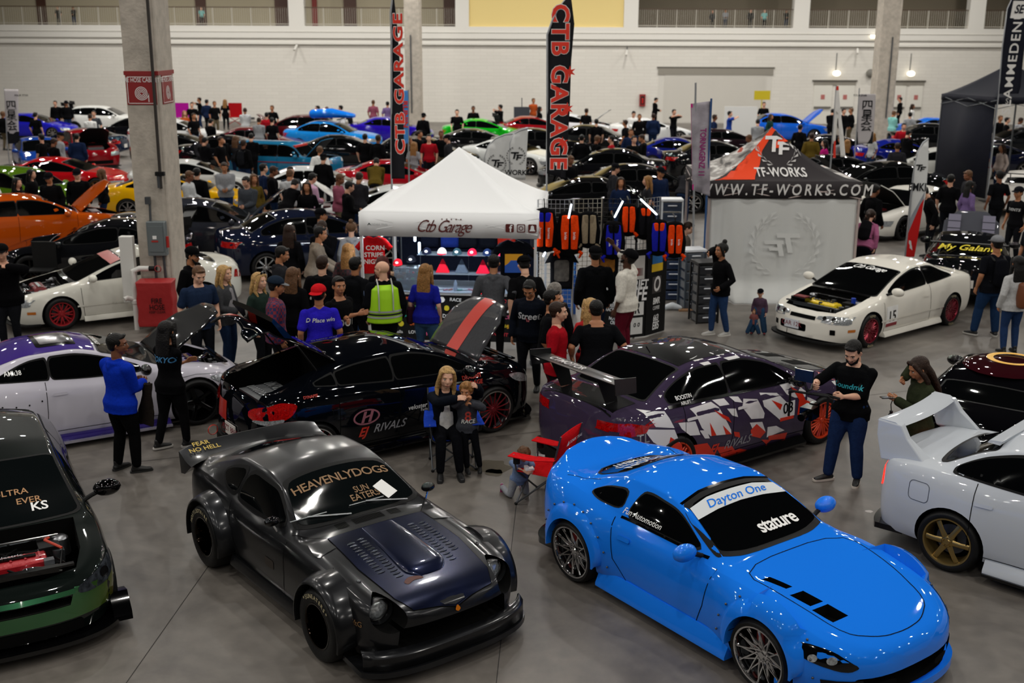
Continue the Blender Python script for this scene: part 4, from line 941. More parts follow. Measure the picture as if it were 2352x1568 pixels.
def hero_tuner():
 P = mat('colour_shift_paint', '#08100e', .4, .2, 1., spec=.05)
 GP = bpy.data.materials.new('green_gold_paint'); GP.use_nodes = True; nt = GP.node_tree; b = nt.nodes['Principled BSDF']
 lw = nt.nodes.new('ShaderNodeLayerWeight'); lw.inputs[0].default_value = .45; cr = nt.nodes.new('ShaderNodeValToRGB')
 cr.color_ramp.elements[0].color = (.03, .16, .07, 1); cr.color_ramp.elements[1].color = (.28, .22, .01, 1); cr.color_ramp.elements.new(.45).color = (.10, .19, .02, 1)
 nt.links.new(lw.outputs['Facing'], cr.inputs[0]); nt.links.new(cr.outputs[0], b.inputs['Base Color'])
 b.inputs['Metallic'].default_value = .7; b.inputs['Roughness'].default_value = .3; b.inputs['Coat Weight'].default_value = 1.
 S = dict(F=2.03, B=-2.1, wb=2.62, W=.85, R=.30, Ra=.335, nose=(.6, 2.7), tail=(.4, 3.), tumble=.93,
  cen=[(2.03, .52), (1.98, .60), (1.6, .74), (1.1, .85), (.98, .875), (.15, 1.24), (-.2, 1.32), (-.7, 1.33), (-1.3, 1.28), (-1.9, 1.0), (-2.0, .9), (-2.1, .6)],
  belt=[(2.03, .48), (1.9, .60), (1.4, .74), (.8, .83), (0, .86), (-.8, .90), (-1.5, .95), (-1.95, .9), (-2.1, .55)],
  rail=[(1.05, .71, .85), (.22, .585, 1.19), (-.15, .57, 1.265), (-.7, .565, 1.27), (-1.3, .57, 1.2), (-1.85, .62, .98)], hzf=.03, flf=.02, trk_f=.85, trk_r=.85, bot=[(-2.1, .3), (-1.9, .2), (1.5, .14), (2.03, .17)])
 hd = math.radians(-61); h = Vector((math.cos(hd), math.sin(hd), 0)); l = Vector((-h.y, h.x, 0))
 fc = G(238, 1330, .5); loc = fc-h*1.78-l*.72
 c = Car(S, 'hatchback', loc, hd, 'dark green hatchback with open engine bay and red valve cover, cut by the photo edge', P)
 c.cutbox([(1.08, -.60), (1.08, .60), (1.55, .58), (1.80, .50), (1.88, .2), (1.88, -.2), (1.80, -.50), (1.55, -.58)], .35, 1.3)
 c.cutbox(rrect(-.42, .44, .42, .51, .02), 1.8, 2.3, 'x')
 c.finish(wheel(.30, .215, .2, 8, color=BLK))
 c.panel('front_bumper', [[(-.845, .42), (-.80, .54), (-.45, .57), (-.40, .43), (.40, .43), (.45, .57), (.80, .54), (.845, .42), (.845, .30), (-.845, .30)]], 'front', GP, off=.006)
 c.panel('grille_bar', [[(-.45, .52), (.45, .52), (.45, .56), (-.45, .56)]], 'front', GP, off=.008)
 c.panel('lower_grille', [rrect(-.5, .18, .5, .28, .03)], 'front', VOIDM, off=.01)
 glass(c, (.99, .20), (-1.32, -1.85), (.86, -1.7), (-.5,), GLASS2)
 for sd in (1, -1):
  c.panel('headlight', [smooth_poly([(1.50, .69), (1.72, .67), (1.95, .585), (1.97, .49), (1.75, .50), (1.58, .58)])], 'side', mat('headlight_dark', '#4a5058', .08, .6, 1., noise=.7, nscale=22), side=sd, off=.008)
  c.panel('headlight_lamp', [[(1.78+.05*math.cos(a), .58+.045*math.sin(a)) for a in [2*PI*k/16 for k in range(16)]]], 'side', CHR, side=sd, off=.012)
  mb = MB(); mb.prism([(1.50, .10), (1.86, .10), (1.84, .17), (1.66, .30), (1.50, .26)], sd*.77, sd*.93, 'y'); obj('bumper_canard', (mb, BLK), c.root)
 gaps(c, [.95, -.4]); c.mirror(.74, .84, .96, BLK, 1.1)
 engine_bay(c, 1.08, 1.88, .55, .78, mat('red_crackle', '#a01620', .35, .2, coat=.5, bump=.2), rnd=6)
 mb = MB(); flat_text(mb, 'ginelectric', .07, frame((1.49, -.04, .76), (0, 1, 0), (-1, 0, 0)), bold=.012); obj('cover_lettering', (mb, mat('silver_letters', '#b5b5ba', .3, .8)), c.root)
 lip(c, 'front_lip', BLK, .10, .14, .10, .34, .84, wscale=1.04); skirt(c, BLK)
 c.panel('windshield_lettering', [ftext('ULTRA', .66, .12, .1, bold=.01), ftext('EVER', .78, .26, .1, bold=.01)], 'top', mat('gold_lettering', '#a8794a', .5), off=.012, cell=.05)
 c.panel('windshield_decal', [ftext('KS', .87, .34, .14, bold=.02)], 'top', WHITE, off=.012, cell=.05)
 mb = MB(); mb.tube([(1.30, .35, .79), (1.45, .30, .84), (1.6, .42, .80)], .012, 6); obj('spark_leads', (mb, mat('lead_orange', '#b8320e', .5)), c.root)
 return c
WY = 72.0
def WX(px, py=200): return AT(px, py, WY).x
def WZ(py, px=1100): return AT(px, py, WY).z
def boxo(name, x0, x1, y0, y1, z0, z1, m_, parent=None, bev=0.):
 mb = MB().box(((x0+x1)/2, (y0+y1)/2, (z0+z1)/2), (x1-x0, y1-y0, z1-z0)); me = mb.mesh(name, m_, 30)
 if bev: me = with_mods(me, [('BEVEL', dict(width=bev, segments=2))])
 return obj(name, me, parent)
def hall():
 M = bpy.data.materials.new('polished_concrete'); M.use_nodes = True; nt = M.node_tree; b = nt.nodes['Principled BSDF']; N = nt.nodes.new; L = nt.links.new
 tc = N('ShaderNodeTexCoord'); n1 = N('ShaderNodeTexNoise'); n1.inputs['Scale'].default_value = .55; n1.inputs['Detail'].default_value = 9; n1.inputs['Roughness'].default_value = .62; n1.inputs['Distortion'].default_value = .6
 n2 = N('ShaderNodeTexNoise'); n2.inputs['Scale'].default_value = 5.; n2.inputs['Detail'].default_value = 8
 cr = N('ShaderNodeValToRGB'); cr.color_ramp.elements[0].position = .32; cr.color_ramp.elements[0].color = (*lin('#4b4642'), 1); cr.color_ramp.elements[1].position = .66; cr.color_ramp.elements[1].color = (*lin('#77716a'), 1)
 mx = N('ShaderNodeMix'); mx.data_type = 'RGBA'; mx.blend_type = 'OVERLAY'; mx.inputs[0].default_value = .35
 L(tc.outputs['Object'], n1.inputs['Vector']); L(tc.outputs['Object'], n2.inputs['Vector']); L(n1.outputs['Fac'], cr.inputs[0]); L(cr.outputs[0], mx.inputs[6]); L(n2.outputs['Fac'], mx.inputs[7])
 L(mx.outputs[2], b.inputs['Base Color']); r = N('ShaderNodeMapRange'); r.inputs['To Min'].default_value = .33; r.inputs['To Max'].default_value = .55; L(n2.outputs['Fac'], r.inputs['Value']); L(r.outputs[0], b.inputs['Roughness'])
 struct(obj('floor', (MB().box((0, 31, -.1), (66, 90, .2)), M)))
 JM = mat('floor_joint', '#2c2927', .8)
 k = 0
 for a, b_ in (((290, 1568), (475, 1305)), ((1178, 1228), (1140, 1568)), ((1160, 1000), (2352, 868)), ((500, 1040), (1230, 960))):
  p, q = G(*a), G(*b_); d = (q-p).normalized(); p = p-d*1; q = q+d*(1 if k != 1 else .2); mb = MB(); n = Vector((-d.y, d.x, 0))*.004; k += 1
  struct(obj('trim_%d' % k, (mb.add([p-n+Vector((0, 0, .002)), q-n+Vector((0, 0, .002)), q+n+Vector((0, 0, .002)), p+n+Vector((0, 0, .002))], [(0, 1, 2, 3)]), JM)))
 rr = random.Random(2)
 for nm, px, py, s_, c in (('floor_stain', 1125, 1072, .26, '#4e4636'), ('floor_stain', 1136, 1085, .12, '#4a4234'), ('paper_scrap', 1996, 1174, .04, '#c9c4c0')):
  p = G(px, py); P = [(p.x+s_*(.7+.5*rr.random())*math.cos(t), p.y+s_*(.7+.5*rr.random())*math.sin(t)) for t in [2*PI*i/14 for i in range(14)]]
  o = obj(nm, (MB().prism(smooth_poly(P), .0002, .0012), mat(nm+'_tone', c, .6)))
  if nm == 'floor_stain': tag(o, 'brown dried stain on the concrete, %s, beside the seated mother' % ('larger patch' if s_ > .2 else 'smaller patch'), 'stain')
  else: tag(o, 'tiny white paper scrap on the bare floor between blue and white cars', 'scrap')
 Wm = bpy.data.materials.new('painted_block_wall'); Wm.use_nodes = True; nt = Wm.node_tree; b = nt.nodes['Principled BSDF']; N = nt.nodes.new; L = nt.links.new
 br = N('ShaderNodeTexBrick'); br.inputs['Scale'].default_value = 1.; br.inputs['Color1'].default_value = (*lin('#dedad2'), 1); br.inputs['Color2'].default_value = (*lin('#dad6ce'), 1); br.inputs['Mortar'].default_value = (*lin('#cfcac1'), 1)
 br.inputs['Brick Width'].default_value = .8; br.inputs['Row Height'].default_value = .2; br.inputs['Mortar Size'].default_value = .008
 tc = N('ShaderNodeTexCoord'); mp = N('ShaderNodeMapping'); mp.inputs['Rotation'].default_value = (PI/2, 0, 0); L(tc.outputs['Object'], mp.inputs[0]); L(mp.outputs[0], br.inputs[0]); L(br.outputs[0], b.inputs['Base Color']); b.inputs['Roughness'].default_value = .7
 TR = mat('trim_white', '#e2dfd8', .6); DK = mat('hall_dark', '#2a2826', .9)
 HX = 33
 struct(obj('wall_back', (MB().box((0, WY+.25, 2.35), (2*HX, .5, 4.7)), Wm)))
 struct(boxo('trim_5', -HX, HX, WY-.12, WY+.5, 4.62, 4.78, TR)); struct(boxo('trim_6', -HX, HX, WY-.06, WY+.5, 4.78, 4.98, TR)); struct(boxo('trim_7', -HX, HX, WY-.14, WY+.5, 4.98, 5.36, TR)); struct(boxo('trim_8', -HX, HX, WY-.1, WY+4, 5.36, 5.70, TR))
 GR = mat('groove_grey', '#8f8b82', .8)
 for i, z in enumerate((4.63, 4.99, 5.35)): struct(boxo('trim_%d' % (9+i), -HX, HX, WY-.155, WY-.1, z-.03, z, GR))
 def up(n, a, b_, m_): struct(boxo('wall_pier%s' % n, WX(a, 30), WX(b_, 30), WY-.1, WY+.5, 5.7, 12.2, m_))
 for i, (a, b_) in enumerate(((-200, -160), (663, 699), (1046, 1077), (1433, 1466), (1823, 1859), (2226, 2262), (2560, 2600))): up('', a, b_, TR)
 struct(boxo('wall_yellow', WX(1077, 30), WX(1433, 30), WY+.05, WY+.5, 5.7, 12.2, mat('yellow_wall', '#e8d08a', .7)))
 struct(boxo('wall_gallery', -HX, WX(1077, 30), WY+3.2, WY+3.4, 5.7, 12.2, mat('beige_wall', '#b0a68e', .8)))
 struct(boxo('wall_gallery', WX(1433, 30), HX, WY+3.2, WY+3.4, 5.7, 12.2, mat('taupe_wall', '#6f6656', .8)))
 struct(boxo('ceiling', -HX, HX, -14, WY+4, 12.2, 12.4, mat('dark_ceiling', '#171615', .9)))
 struct(boxo('wall_left', -HX-.3, -HX, -14, WY+4, 0, 12.4, mat('side_wall', '#5c5852', .8))); struct(boxo('wall_right', HX, HX+.3, -14, WY+4, 0, 12.4, mat('side_wall', '#5c5852', .8)))
 struct(boxo('wall_front', -HX, HX, -14.3, -14, 0, 12.4, DK))
 BRN = mat('brown_door', '#4a2c1e', .5)
 for i, (a, b_, m_) in enumerate(((38, 60, BRN), (252, 268, MBLK), (418, 443, BRN), (608, 655, BRN), (697, 709, mat('door_red', '#7a2018', .5)), (773, 803, BRN), (1012, 1043, BRN), (1466, 1478, BRN))):
  o = boxo('door_%d' % (i+4), WX(a, 30), WX(b_, 30), WY+3.1, WY+3.2, 5.7, 7.9, m_); struct(o)
 RAIL = mat('rail_paint', '#bdb8ac', .5); TOPR = mat('rail_wood', '#4d3a2c', .5)
 lab = ['white balcony railing at the far left of the gallery', 'white balcony railing right of the second left bay, behind the tall black flag', 'white balcony railing right of the yellow wall panel, with people behind it', 'white balcony railing behind the right concrete column', 'white balcony railing at the right end, behind the tall navy banner']
 for i, (a, b_) in enumerate(((-170, 663), (699, 1046), (1466, 1823), (1859, 2226), (2262, 2560))):
  x0, x1 = WX(a, 30), WX(b_, 30); r = empty('balcony_railing', ((x0+x1)/2, WY+.1, 5.7), 0, lab[i], 'railing'); w = (x1-x0)/2
  mb = MB(); mb.box((0, 0, 1.07), (2*w, .07, .05)); obj('top_rail', (mb, TOPR), r)
  mb = MB(); mb.box((0, 0, .1), (2*w, .04, .04))
  n = int(2*w/.13)
  for k in range(n+1): mb.box((-w+2*w*k/n, 0, .57), (.014, .014, .94))
  bal = obj('balusters', (mb, RAIL), r); bal['kind'] = 'stuff'
  n = max(1, round(2*w/1.17)); pm = MB().box((0, 0, .52), (.045, .045, 1.04)).mesh('post', RAIL)
  for k in range(n+1): obj('post', pm, r, (-w+2*w*k/n, -.02, 0))
 x0, x1 = WX(1512), WX(1772); z1 = WZ(156, 1600)
 struct(boxo('door_1', x0, x1, WY-.02, WY+.3, 0, z1, mat('shutter_white', '#d2cec6', .6)))
 struct(boxo('trim_12', x0-.05, x1+.05, WY-.06, WY, z1-.42, z1, mat('shutter_header', '#8f8a80', .7))); struct(boxo('trim_13', x0-.12, x1+.12, WY-.08, WY, z1, z1+.06, mat('dark_trim', '#57534b', .7)))  # narrow dark strip along the top of the shutter header
 mb = MB()
 for k in range(30): mb.box(((x0+x1)/2, WY-.03, .1+k*.096), (x1-x0-.7, .02, .07))
 struct(obj('door_1_slats', (mb, mat('shutter_white', '#d2cec6', .6))))
 for n, (a, b_) in enumerate(((1868, 1965), (2050, 2122))):
  x0, x1 = WX(a), WX(b_); z1 = WZ(186, 1900)
  struct(boxo('trim_%d' % (14+n), x0-.08, x1+.08, WY-.08, WY, z1-.02, z1+.06, mat('dark_trim', '#57534b', .7)))
  struct(boxo('trim_%d' % (16+n), x0, x1, WY-.04, WY, z1-.26, z1-.02, mat('shutter_header', '#8f8a80', .7)))
  xm = (x0+x1)/2
  for s_ in (0, 1):
   a_, c_ = (x0+.05, xm-.12) if s_ == 0 else (xm+.12, x1-.05)
   d = struct(boxo('door_%d' % (2+n), a_, c_, WY-.04, WY+.1, 0, z1-.26, mat('exit_door', '#dedbd2', .5)))
   p = obj('push_bar', (MB().box(((a_+c_)/2, WY-.1, 1.0), (c_-a_-.1, .08, .1)), mat('bar_grey', '#6d6a64', .5)), d)
   obj('door_notice', (MB().box(((a_+c_)/2, WY-.05, 1.62), (.24, .01, .28)), mat('notice_red', '#b46a66', .6)), d)
  mb = MB(); mb.ell((0, 0, 0), (.24, .2, .17), 18, 10); l = tag(obj('wall_lamp', (mb, mat('lamp_glow', '#fff6e0', .3, emis=2.2)), None, (xm, WY-.3, WZ(168, 1900))), 'round white wall lamp above the exit doors %s the right concrete column' % ('left of' if n == 0 else 'right of'), 'lamp')
  obj('lamp_arm', (MB().tube([(0, 0, 0), (0, .3, .05)], .03), STEEL), l); obj('conduit', (MB().tube([(0, .27, .1), (0, .27, 1.2)], .02), STEEL), l)
 mb = MB(); mb.ell((0, 0, 0), (.26, .2, .26), 18, 10); tag(obj('wall_speaker', (mb, mat('speaker_grey', '#75726b', .6)), None, (WX(1997, 168), WY-.2, WZ(168, 1997))), 'grey round wall speaker just left of the right concrete column', 'speaker')
 o = tag(obj('wall_lamp', (MB().box((0, 0, 0), (.36, .2, .2)), mat('lamp_glow', '#fff6e0', .3, emis=2.2)), None, (WX(2005, 84), WY-.27, WZ(84, 2005))), 'small rectangular lit wall lamp high on the white ledge', 'lamp')
 for px, py, tx in ((683, 104, 'above the left car rows'), (1440, 116, 'right of the tall star flag'), (1968, 112, 'left of the rectangular wall lamp')):
  r = empty('security_camera', (WX(px, py), WY-.16, WZ(py, px)), 0, 'small white security camera on the back wall %s' % tx, 'camera')
  obj('camera_body', (MB().tube([(0, 0, 0), (-.1, -.4, -.28)], .07, 10), TR), r); obj('camera_arm', (MB().tube([(0, .14, .22), (0, 0, 0)], .025), STEEL), r)
 e = empty('extinguisher_cabinet', (WX(1475, 230), WY-.1, WZ(230, 1475)), 0, 'red fire extinguisher cabinet on the back wall left of the roll-up door', 'cabinet')
 obj('cabinet_frame', (MB().box((0, 0, 0), (.36, .2, .72)), mat('sign_red', '#8a1618', .5)), e); obj('cabinet_window', (MB().box((0, -.105, .0), (.22, .01, .5)), mat('cab_glass', '#2b2624', .2)), e); obj('extinguisher', (MB().cap([(0, -.12, -.16), (0, -.12, .1)], .05), mat('ext_red', '#c01a1a', .3)), e)
 for px in (574, 1044):
  tag(obj('wall_socket', (MB().box((0, 0, 0), (.5, .06, .1)), STEEL), None, (WX(px, 240), WY-.04, WZ(271, px))), 'grey outlet strip low on the back wall, %s centre column' % ('left of the' if px < 900 else 'right of the'), 'outlet')
 CM = mat('raw_concrete', '#b3aa9e', .75, noise=.16, nscale=5, bump=.3, bscale=20)
 a, b_ = G(333, 748), G(402, 748); y0 = a.y-.02; y1 = y0+.95
 def colm(x0, x1, y0, y1, pipe):
  P = [(x0, y0), (x1-.06, y0), (x1-.06, y0+.05), (x1, y0+.05), (x1, y1), (x0, y1)]
  c = struct(obj('wall_column', with_mods(MB().prism(P, 0, 12.2).mesh('c', CM, 0), [('BEVEL', dict(width=.02, segments=1))])))
  if pipe: obj('conduit', (MB().tube([(pipe, y0-.05, 1.2), (pipe, y0-.05, 5.2)], .035), STEEL), c)
  return c
 c = colm(a.x, b_.x+.03, y0, y1, None)
 zf = lambda py, px=340: AT(px, py, y0).z
 RS = mat('sign_red', '#8a1618', .5)
 bx0, bx1 = a.x, b_.x+.03
 struct(obj('trim_18', (MB().box(((bx0+bx1)/2, (y0+y1)/2, zf(168)), (bx1-bx0+.02, y1-y0+.02, .07)), RS)))
 s_ = tag(obj('fire_hose_sign', (MB().box((0, 0, 0), (bx1-bx0-.06, .012, .50)), RS), None, ((bx0+bx1)/2-.01, y0-.012, zf(207))), 'red fire hose cabinet sign on the front of the near column', 'sign')
 def signart(par, M_, w):
  mb = MB(); flat_text(mb, 'FIRE HOSE CABINET', .105*w/.62, M_ @ Matrix.Translation((0, .17, 0)) @ Matrix.Diagonal((.85, 1.25, 1, 1)))
  obj('sign_lettering', (mb, WHITE), par)
  mb = MB(); V = []; Fs = []
  for k in range(97):
   t = k/96*2*PI*4; r = .018+.105*k/96
   for w_ in (-.0055, .0055): V.append(((r+w_)*math.cos(t), (r+w_)*math.sin(t)-.05, 0))
  for k in range(96): Fs.append((2*k, 2*k+1, 2*k+3, 2*k+2))
  mb.add(V, Fs, M_); mb.add([(.114, -.05, 0), (.128, -.05, 0), (.128, -.2, 0), (.114, -.2, 0)], [(0, 1, 2, 3)], M_); obj('sign_spiral', (mb, WHITE), par)
  mb = MB()
  for (x0_, y0_, x1_, y1_) in ((-w/2+.02, .22, w/2-.02, .23), (-w/2+.02, -.23, w/2-.02, -.22), (-w/2+.02, -.23, -w/2+.03, .23), (w/2-.03, -.23, w/2-.02, .23)): mb.add([(x0_, y0_, 0), (x1_, y0_, 0), (x1_, y1_, 0), (x0_, y1_, 0)], [(0, 1, 2, 3)], M_)
  obj('sign_border', (mb, WHITE), par)
 signart(s_, frame((0, -.009, 0), (1, 0, 0), (0, 0, 1)), bx1-bx0-.06)
 s2 = tag(obj('fire_hose_sign', (MB().box((0, 0, 0), (.012, .62, .50)), RS), None, (bx1+.012, (y0+y1)/2, zf(207))), 'red fire hose cabinet sign on the right side of the near column', 'sign')
 signart(s2, frame((.009, 0, 0), (0, 1, 0), (0, 0, 1)), .62)
 X = lambda px, py=540: AT(px, py, y0).x
 p = tag(obj('conduit_pipe', (MB().tube([(X(342, 10)+.0, y0-.06, 11), (X(352, 150), y0-.06, zf(150)), (X(370, 400), y0-.06, zf(400)), (X(370, 400), y0-.06, zf(432))], .028), mat('dark_pipe', '#29231f', .6)), None), 'dark conduit pipe running down the near column over the sign', 'pipe')
 obj('junction_box', (MB().box((X(370, 400), y0-.06, zf(398)), (.16, .08, .07)), MBLK), p); obj('cable_clamp', (MB().box((X(368, 425), y0-.06, zf(416)), (.05, .05, .22)), STEEL), p)
 e = empty('electrical_box', (X(365, 545), y0-.09, zf(545)), 0, 'grey electrical switch box on the near column above the red hose cover', 'box')
 obj('enclosure', with_mods(MB().box((0, 0, 0), (.33, .16, .62)).mesh('b', mat('box_grey', '#70787a', .45, .3)), [('BEVEL', dict(width=.012, segments=2))]), e)
 obj('cover_panel', (MB().box((0, -.085, .0), (.26, .02, .46)), mat('box_grey', '#70787a', .45, .3)), e); obj('switch_lever', (MB().box((.19, -.03, -.06), (.04, .04, .2)), mat('lever_red', '#b0221a', .5)), e)
 obj('warning_label', (MB().box((-.02, -.1, -.04), (.12, .006, .03)), mat('label_red', '#a52a22', .5)), e); obj('instruction_label', (MB().box((-.02, -.1, .03), (.07, .006, .06)), WHITE), e)
 obj('cable_gland', (MB().tube([(-.1, .0, .3), (-.1, .03, .62)], .022), STEEL), e); obj('outlet_box', (MB().box((-.12, 0, .68), (.09, .07, .13)), STEEL), e); obj('lower_conduit', (MB().tube([(-.08, .02, -.3), (-.08, .02, -.75)], .025), STEEL), e); obj('lower_conduit', (MB().tube([(.08, .02, -.3), (.09, .02, -.75)], .025), STEEL), e)
 q = G(378, 750); hx = q.x; hy = y0-.35
 e = empty('fire_hose_cover', (hx, hy, 0), math.radians(4), 'red fabric fire hose cover hanging in front of the near column', 'hose cover')
 mb = MB(); R = []
 for k in range(9):
  z = .12+.82*k/8; w = .31+.012*math.sin(k*1.7); d = .2
  R.append([(-w, -d, z), (-w*.3, -d-.01*math.sin(k*2.3), z), (w*.4, -d+.01*math.cos(k*3), z), (w, -d, z), (w, d, z), (-w, d, z)])
 mb.rings(R); obj('fabric_cover', with_mods(mb.mesh('c', mat('hose_red', '#9c1416', .6, bump=.4, bscale=9)), [('BEVEL', dict(width=.02, segments=2))]), e)
 mb = MB()
 for i, t in enumerate(('FIRE', 'HOSE')): flat_text(mb, t, .135, frame((.04, -.222, .60-.115*i), (1, 0, 0), (0, 0, 1)) @ Matrix.Diagonal((.8, 1, 1, 1)), bold=.012)
 flat_text(mb, 'KEEP CLEAR', .065, frame((.04, -.222, .40), (1, 0, 0), (0, 0, 1)) @ Matrix.Diagonal((.8, 1, 1, 1)), bold=.012); obj('cover_lettering', (mb, MBLK), e)
 mb = MB(); px_ = X(322, 700); yy = y0-.25
 mb.tube([(px_, yy, 0), (px_, yy, .95), (px_, yy, 1.08), (px_+.1, yy+.05, 1.12), (px_+.28, yy+.05, 1.12)], .05, 12); r = tag(obj('standpipe', (mb, mat('pipe_white', '#cfcdc8', .45))), 'white standpipe with elbow and valve left of the red hose cover', 'pipe')
 mb = MB(); mb.tube([(px_, yy, .55), (px_-.12, yy-.06, .60), (px_-.16, yy-.1, .58)], .045, 10); mb.lathe([(.045, .47), (.065, .49), (.065, .55), (.045, .57)], 14, 'z', (px_, yy, 0), closed=True); obj('pipe_fitting', (mb, mat('pipe_white', '#cfcdc8', .45)), r)
 mb = MB(); mb.tube([(px_+.28, yy+.05, 1.12), (px_+.42, yy+.05, 1.12)], .045, 10); obj('valve_body', (mb, MBLK), r); mb = MB(); mb.lathe([(.05, 0), (.065, .012), (.05, .024)], 14, 'y', (px_+.46, yy-.03, 1.13), closed=True); obj('valve_wheel', (mb, RS), r)
 tag(boxo('cable_duct', X(284, 600), X(314, 600), y0-.18, y0-.02, zf(690), zf(540), mat('duct_white', '#d6d5d0', .5), None, .01), 'tall white metal duct on the left side of the near column', 'duct')
 a, b_ = G(933, 312), G(970, 312); colm(a.x, b_.x, a.y, a.y+.9, (a.x+b_.x)/2-.1)
 a, b_ = G(2003, 325), G(2046, 325); colm(a.x, b_.x, a.y, a.y+1.0, (a.x+b_.x)/2+.1)
 cone = MB().lathe([(.08, .25), (.12, .2), (.30, -.12), (.31, -.2)], 20, 'z').mesh('reflector', ALU); body = MB().lathe([(.001, .55), (.1, .5), (.12, .2), (.001, .2)], 14, 'z').mesh('housing', STEEL); rod = MB().tube([(0, 0, .5), (0, 0, 1.0)], .015).mesh('rod', STEEL)
 for p in LAMP_POS:
  e = empty('high_bay_lamp', p, 0, 'round metal high bay lamp hanging from the dark hall ceiling', 'lamp', 'high bay lamps under the ceiling'); obj('reflector', cone, e); obj('housing', body, e); obj('suspension_rod', rod, e)
hall()
V = Vector
SKIN = {'light': '#c9967c', 'fair': '#d8a78c', 'tan': '#a8714f', 'brown': '#7a4c34', 'dark': '#4a2e20'}
def skin(k): return mat('skin_'+k, SKIN[k], .5, noise=.06, nscale=12, spec=.35)
HAIR = {'black': '#0b0908', 'brown': '#2a1a11', 'light_brown': '#5a3e28', 'blonde': '#b08c58', 'honey': '#8a6236', 'grey': '#77726c', 'red': '#4a1c18'}
def hairm(k): return mat('hair_'+k, HAIR[k], .5, noise=.4, nscale=40, bump=.6, bscale=70, spec=.22)
def ik(a, c, l1, l2, pole):
 d = c-a; L = min(d.length, (l1+l2)*.995); u = d.normalized()
 q = (l1*l1-l2*l2+L*L)/(2*L); h = math.sqrt(max(l1*l1-q*q, 1e-6)); p = V(pole); p = p-u*p.dot(u)
 if p.length < 1e-4: p = V((0, 1, 0)).cross(u)
 p.normalize(); return a+u*q+p*h, a+u*L
def remesh(mb, vox, it=6, fac=.5):
 me = mb.mesh('r', [], 0);
 return with_mods(me, [('REMESH', dict(mode='VOXEL', voxel_size=vox, use_smooth_shade=True)), ('SMOOTH', dict(factor=fac, iterations=it))])
def hand_mb(mb, M_, curl, s=1., side=1, spread=1.):
 P = lambda *p: M_ @ V((p[0]*side*s, p[1]*s, p[2]*s))
 mb.cap([P(0, -.02, 0), P(0, .03, 0), P(.0, .085, -.002)], [(.024*s, .018*s), (.036*s, .016*s), (.038*s, .013*s)], 10, None, tuple((M_.to_3x3() @ V((0, 0, 1)))))
 for i, (x, L) in enumerate(((.031, .072), (.0105, .080), (-.0105, .074), (-.030, .058))):
  a = math.radians(curl)*(1+.08*i); p = V((x, .085, -.002)); pts = [p]; ang = 0
  for seg in (.46, .30, .24):
   ang += a*.75; p = p+V((x*.10*spread, math.cos(ang), -math.sin(ang)))*L*seg; pts.append(p)
  mb.cap([P(*q) for q in pts], [.0098*s, .0092*s, .0085*s, .0075*s], 8)
 a = math.radians(curl*.5)
 mb.cap([P(.022, .015, -.004), P(.05, .045, -.014-.01*math.sin(a)), P(.058-.02*math.sin(a), .082, -.024-.02*math.sin(a))], [.0145*s, .0125*s, .0095*s], 8)
_HD = {}
def head_mesh(female=False, child=False, key=''):
 k = (female, child)
 if k in _HD: return _HD[k]
 mb = MB(); cw = 1.05 if child else 1.
 mb.ell((0, -.012, .035), (.074*cw, .094, .082), 20, 14); mb.ell((0, .018, -.01), (.064*cw, .072, .078), 18, 12)
 mb.cap([(0, .030, -.05), (0, .046, -.078)], [(.045, .036), (.024 if female else .03, .02)], 12, None, (0, 1, 0))
 mb.cap([(0, .082, .018), (0, .098, -.012), (0, .094, -.022)], [.009, .0125, .011], 10); mb.ell((.012, .085, -.02), (.009, .009, .008), 8, 6); mb.ell((-.012, .085, -.02), (.009, .009, .008), 8, 6)
 mb.cap([(-.018, .080, -.047), (0, .086, -.046), (.018, .080, -.047)], .0085, 8); mb.cap([(-.013, .078, -.057), (0, .083, -.058), (.013, .078, -.057)], .0085, 8)
 for s_ in (1, -1):
  mb.cap([(s_*.014, .082, .036), (s_*.044, .070, .036)], .009 if not female else .006, 8); mb.ell((s_*.04, .060, -.012), (.018, .018, .018), 10, 8)
  mb.cap([(s_*.073*cw, -.004, .018), (s_*.080*cw, -.010, .004), (s_*.074*cw, -.002, -.022)], [(.013, .006), (.015, .007), (.008, .006)], 10, None, (0, 1, 0))
 mb.cap([(0, -.018, -.03), (0, -.022, -.11)], [.052, .054] if not female else [.045, .047], 14)
 me = remesh(mb, .0068, 3); r = ([tuple(v.co) for v in me.vertices], [tuple(p.vertices) for p in me.polygons]); _HD[k] = r; return r
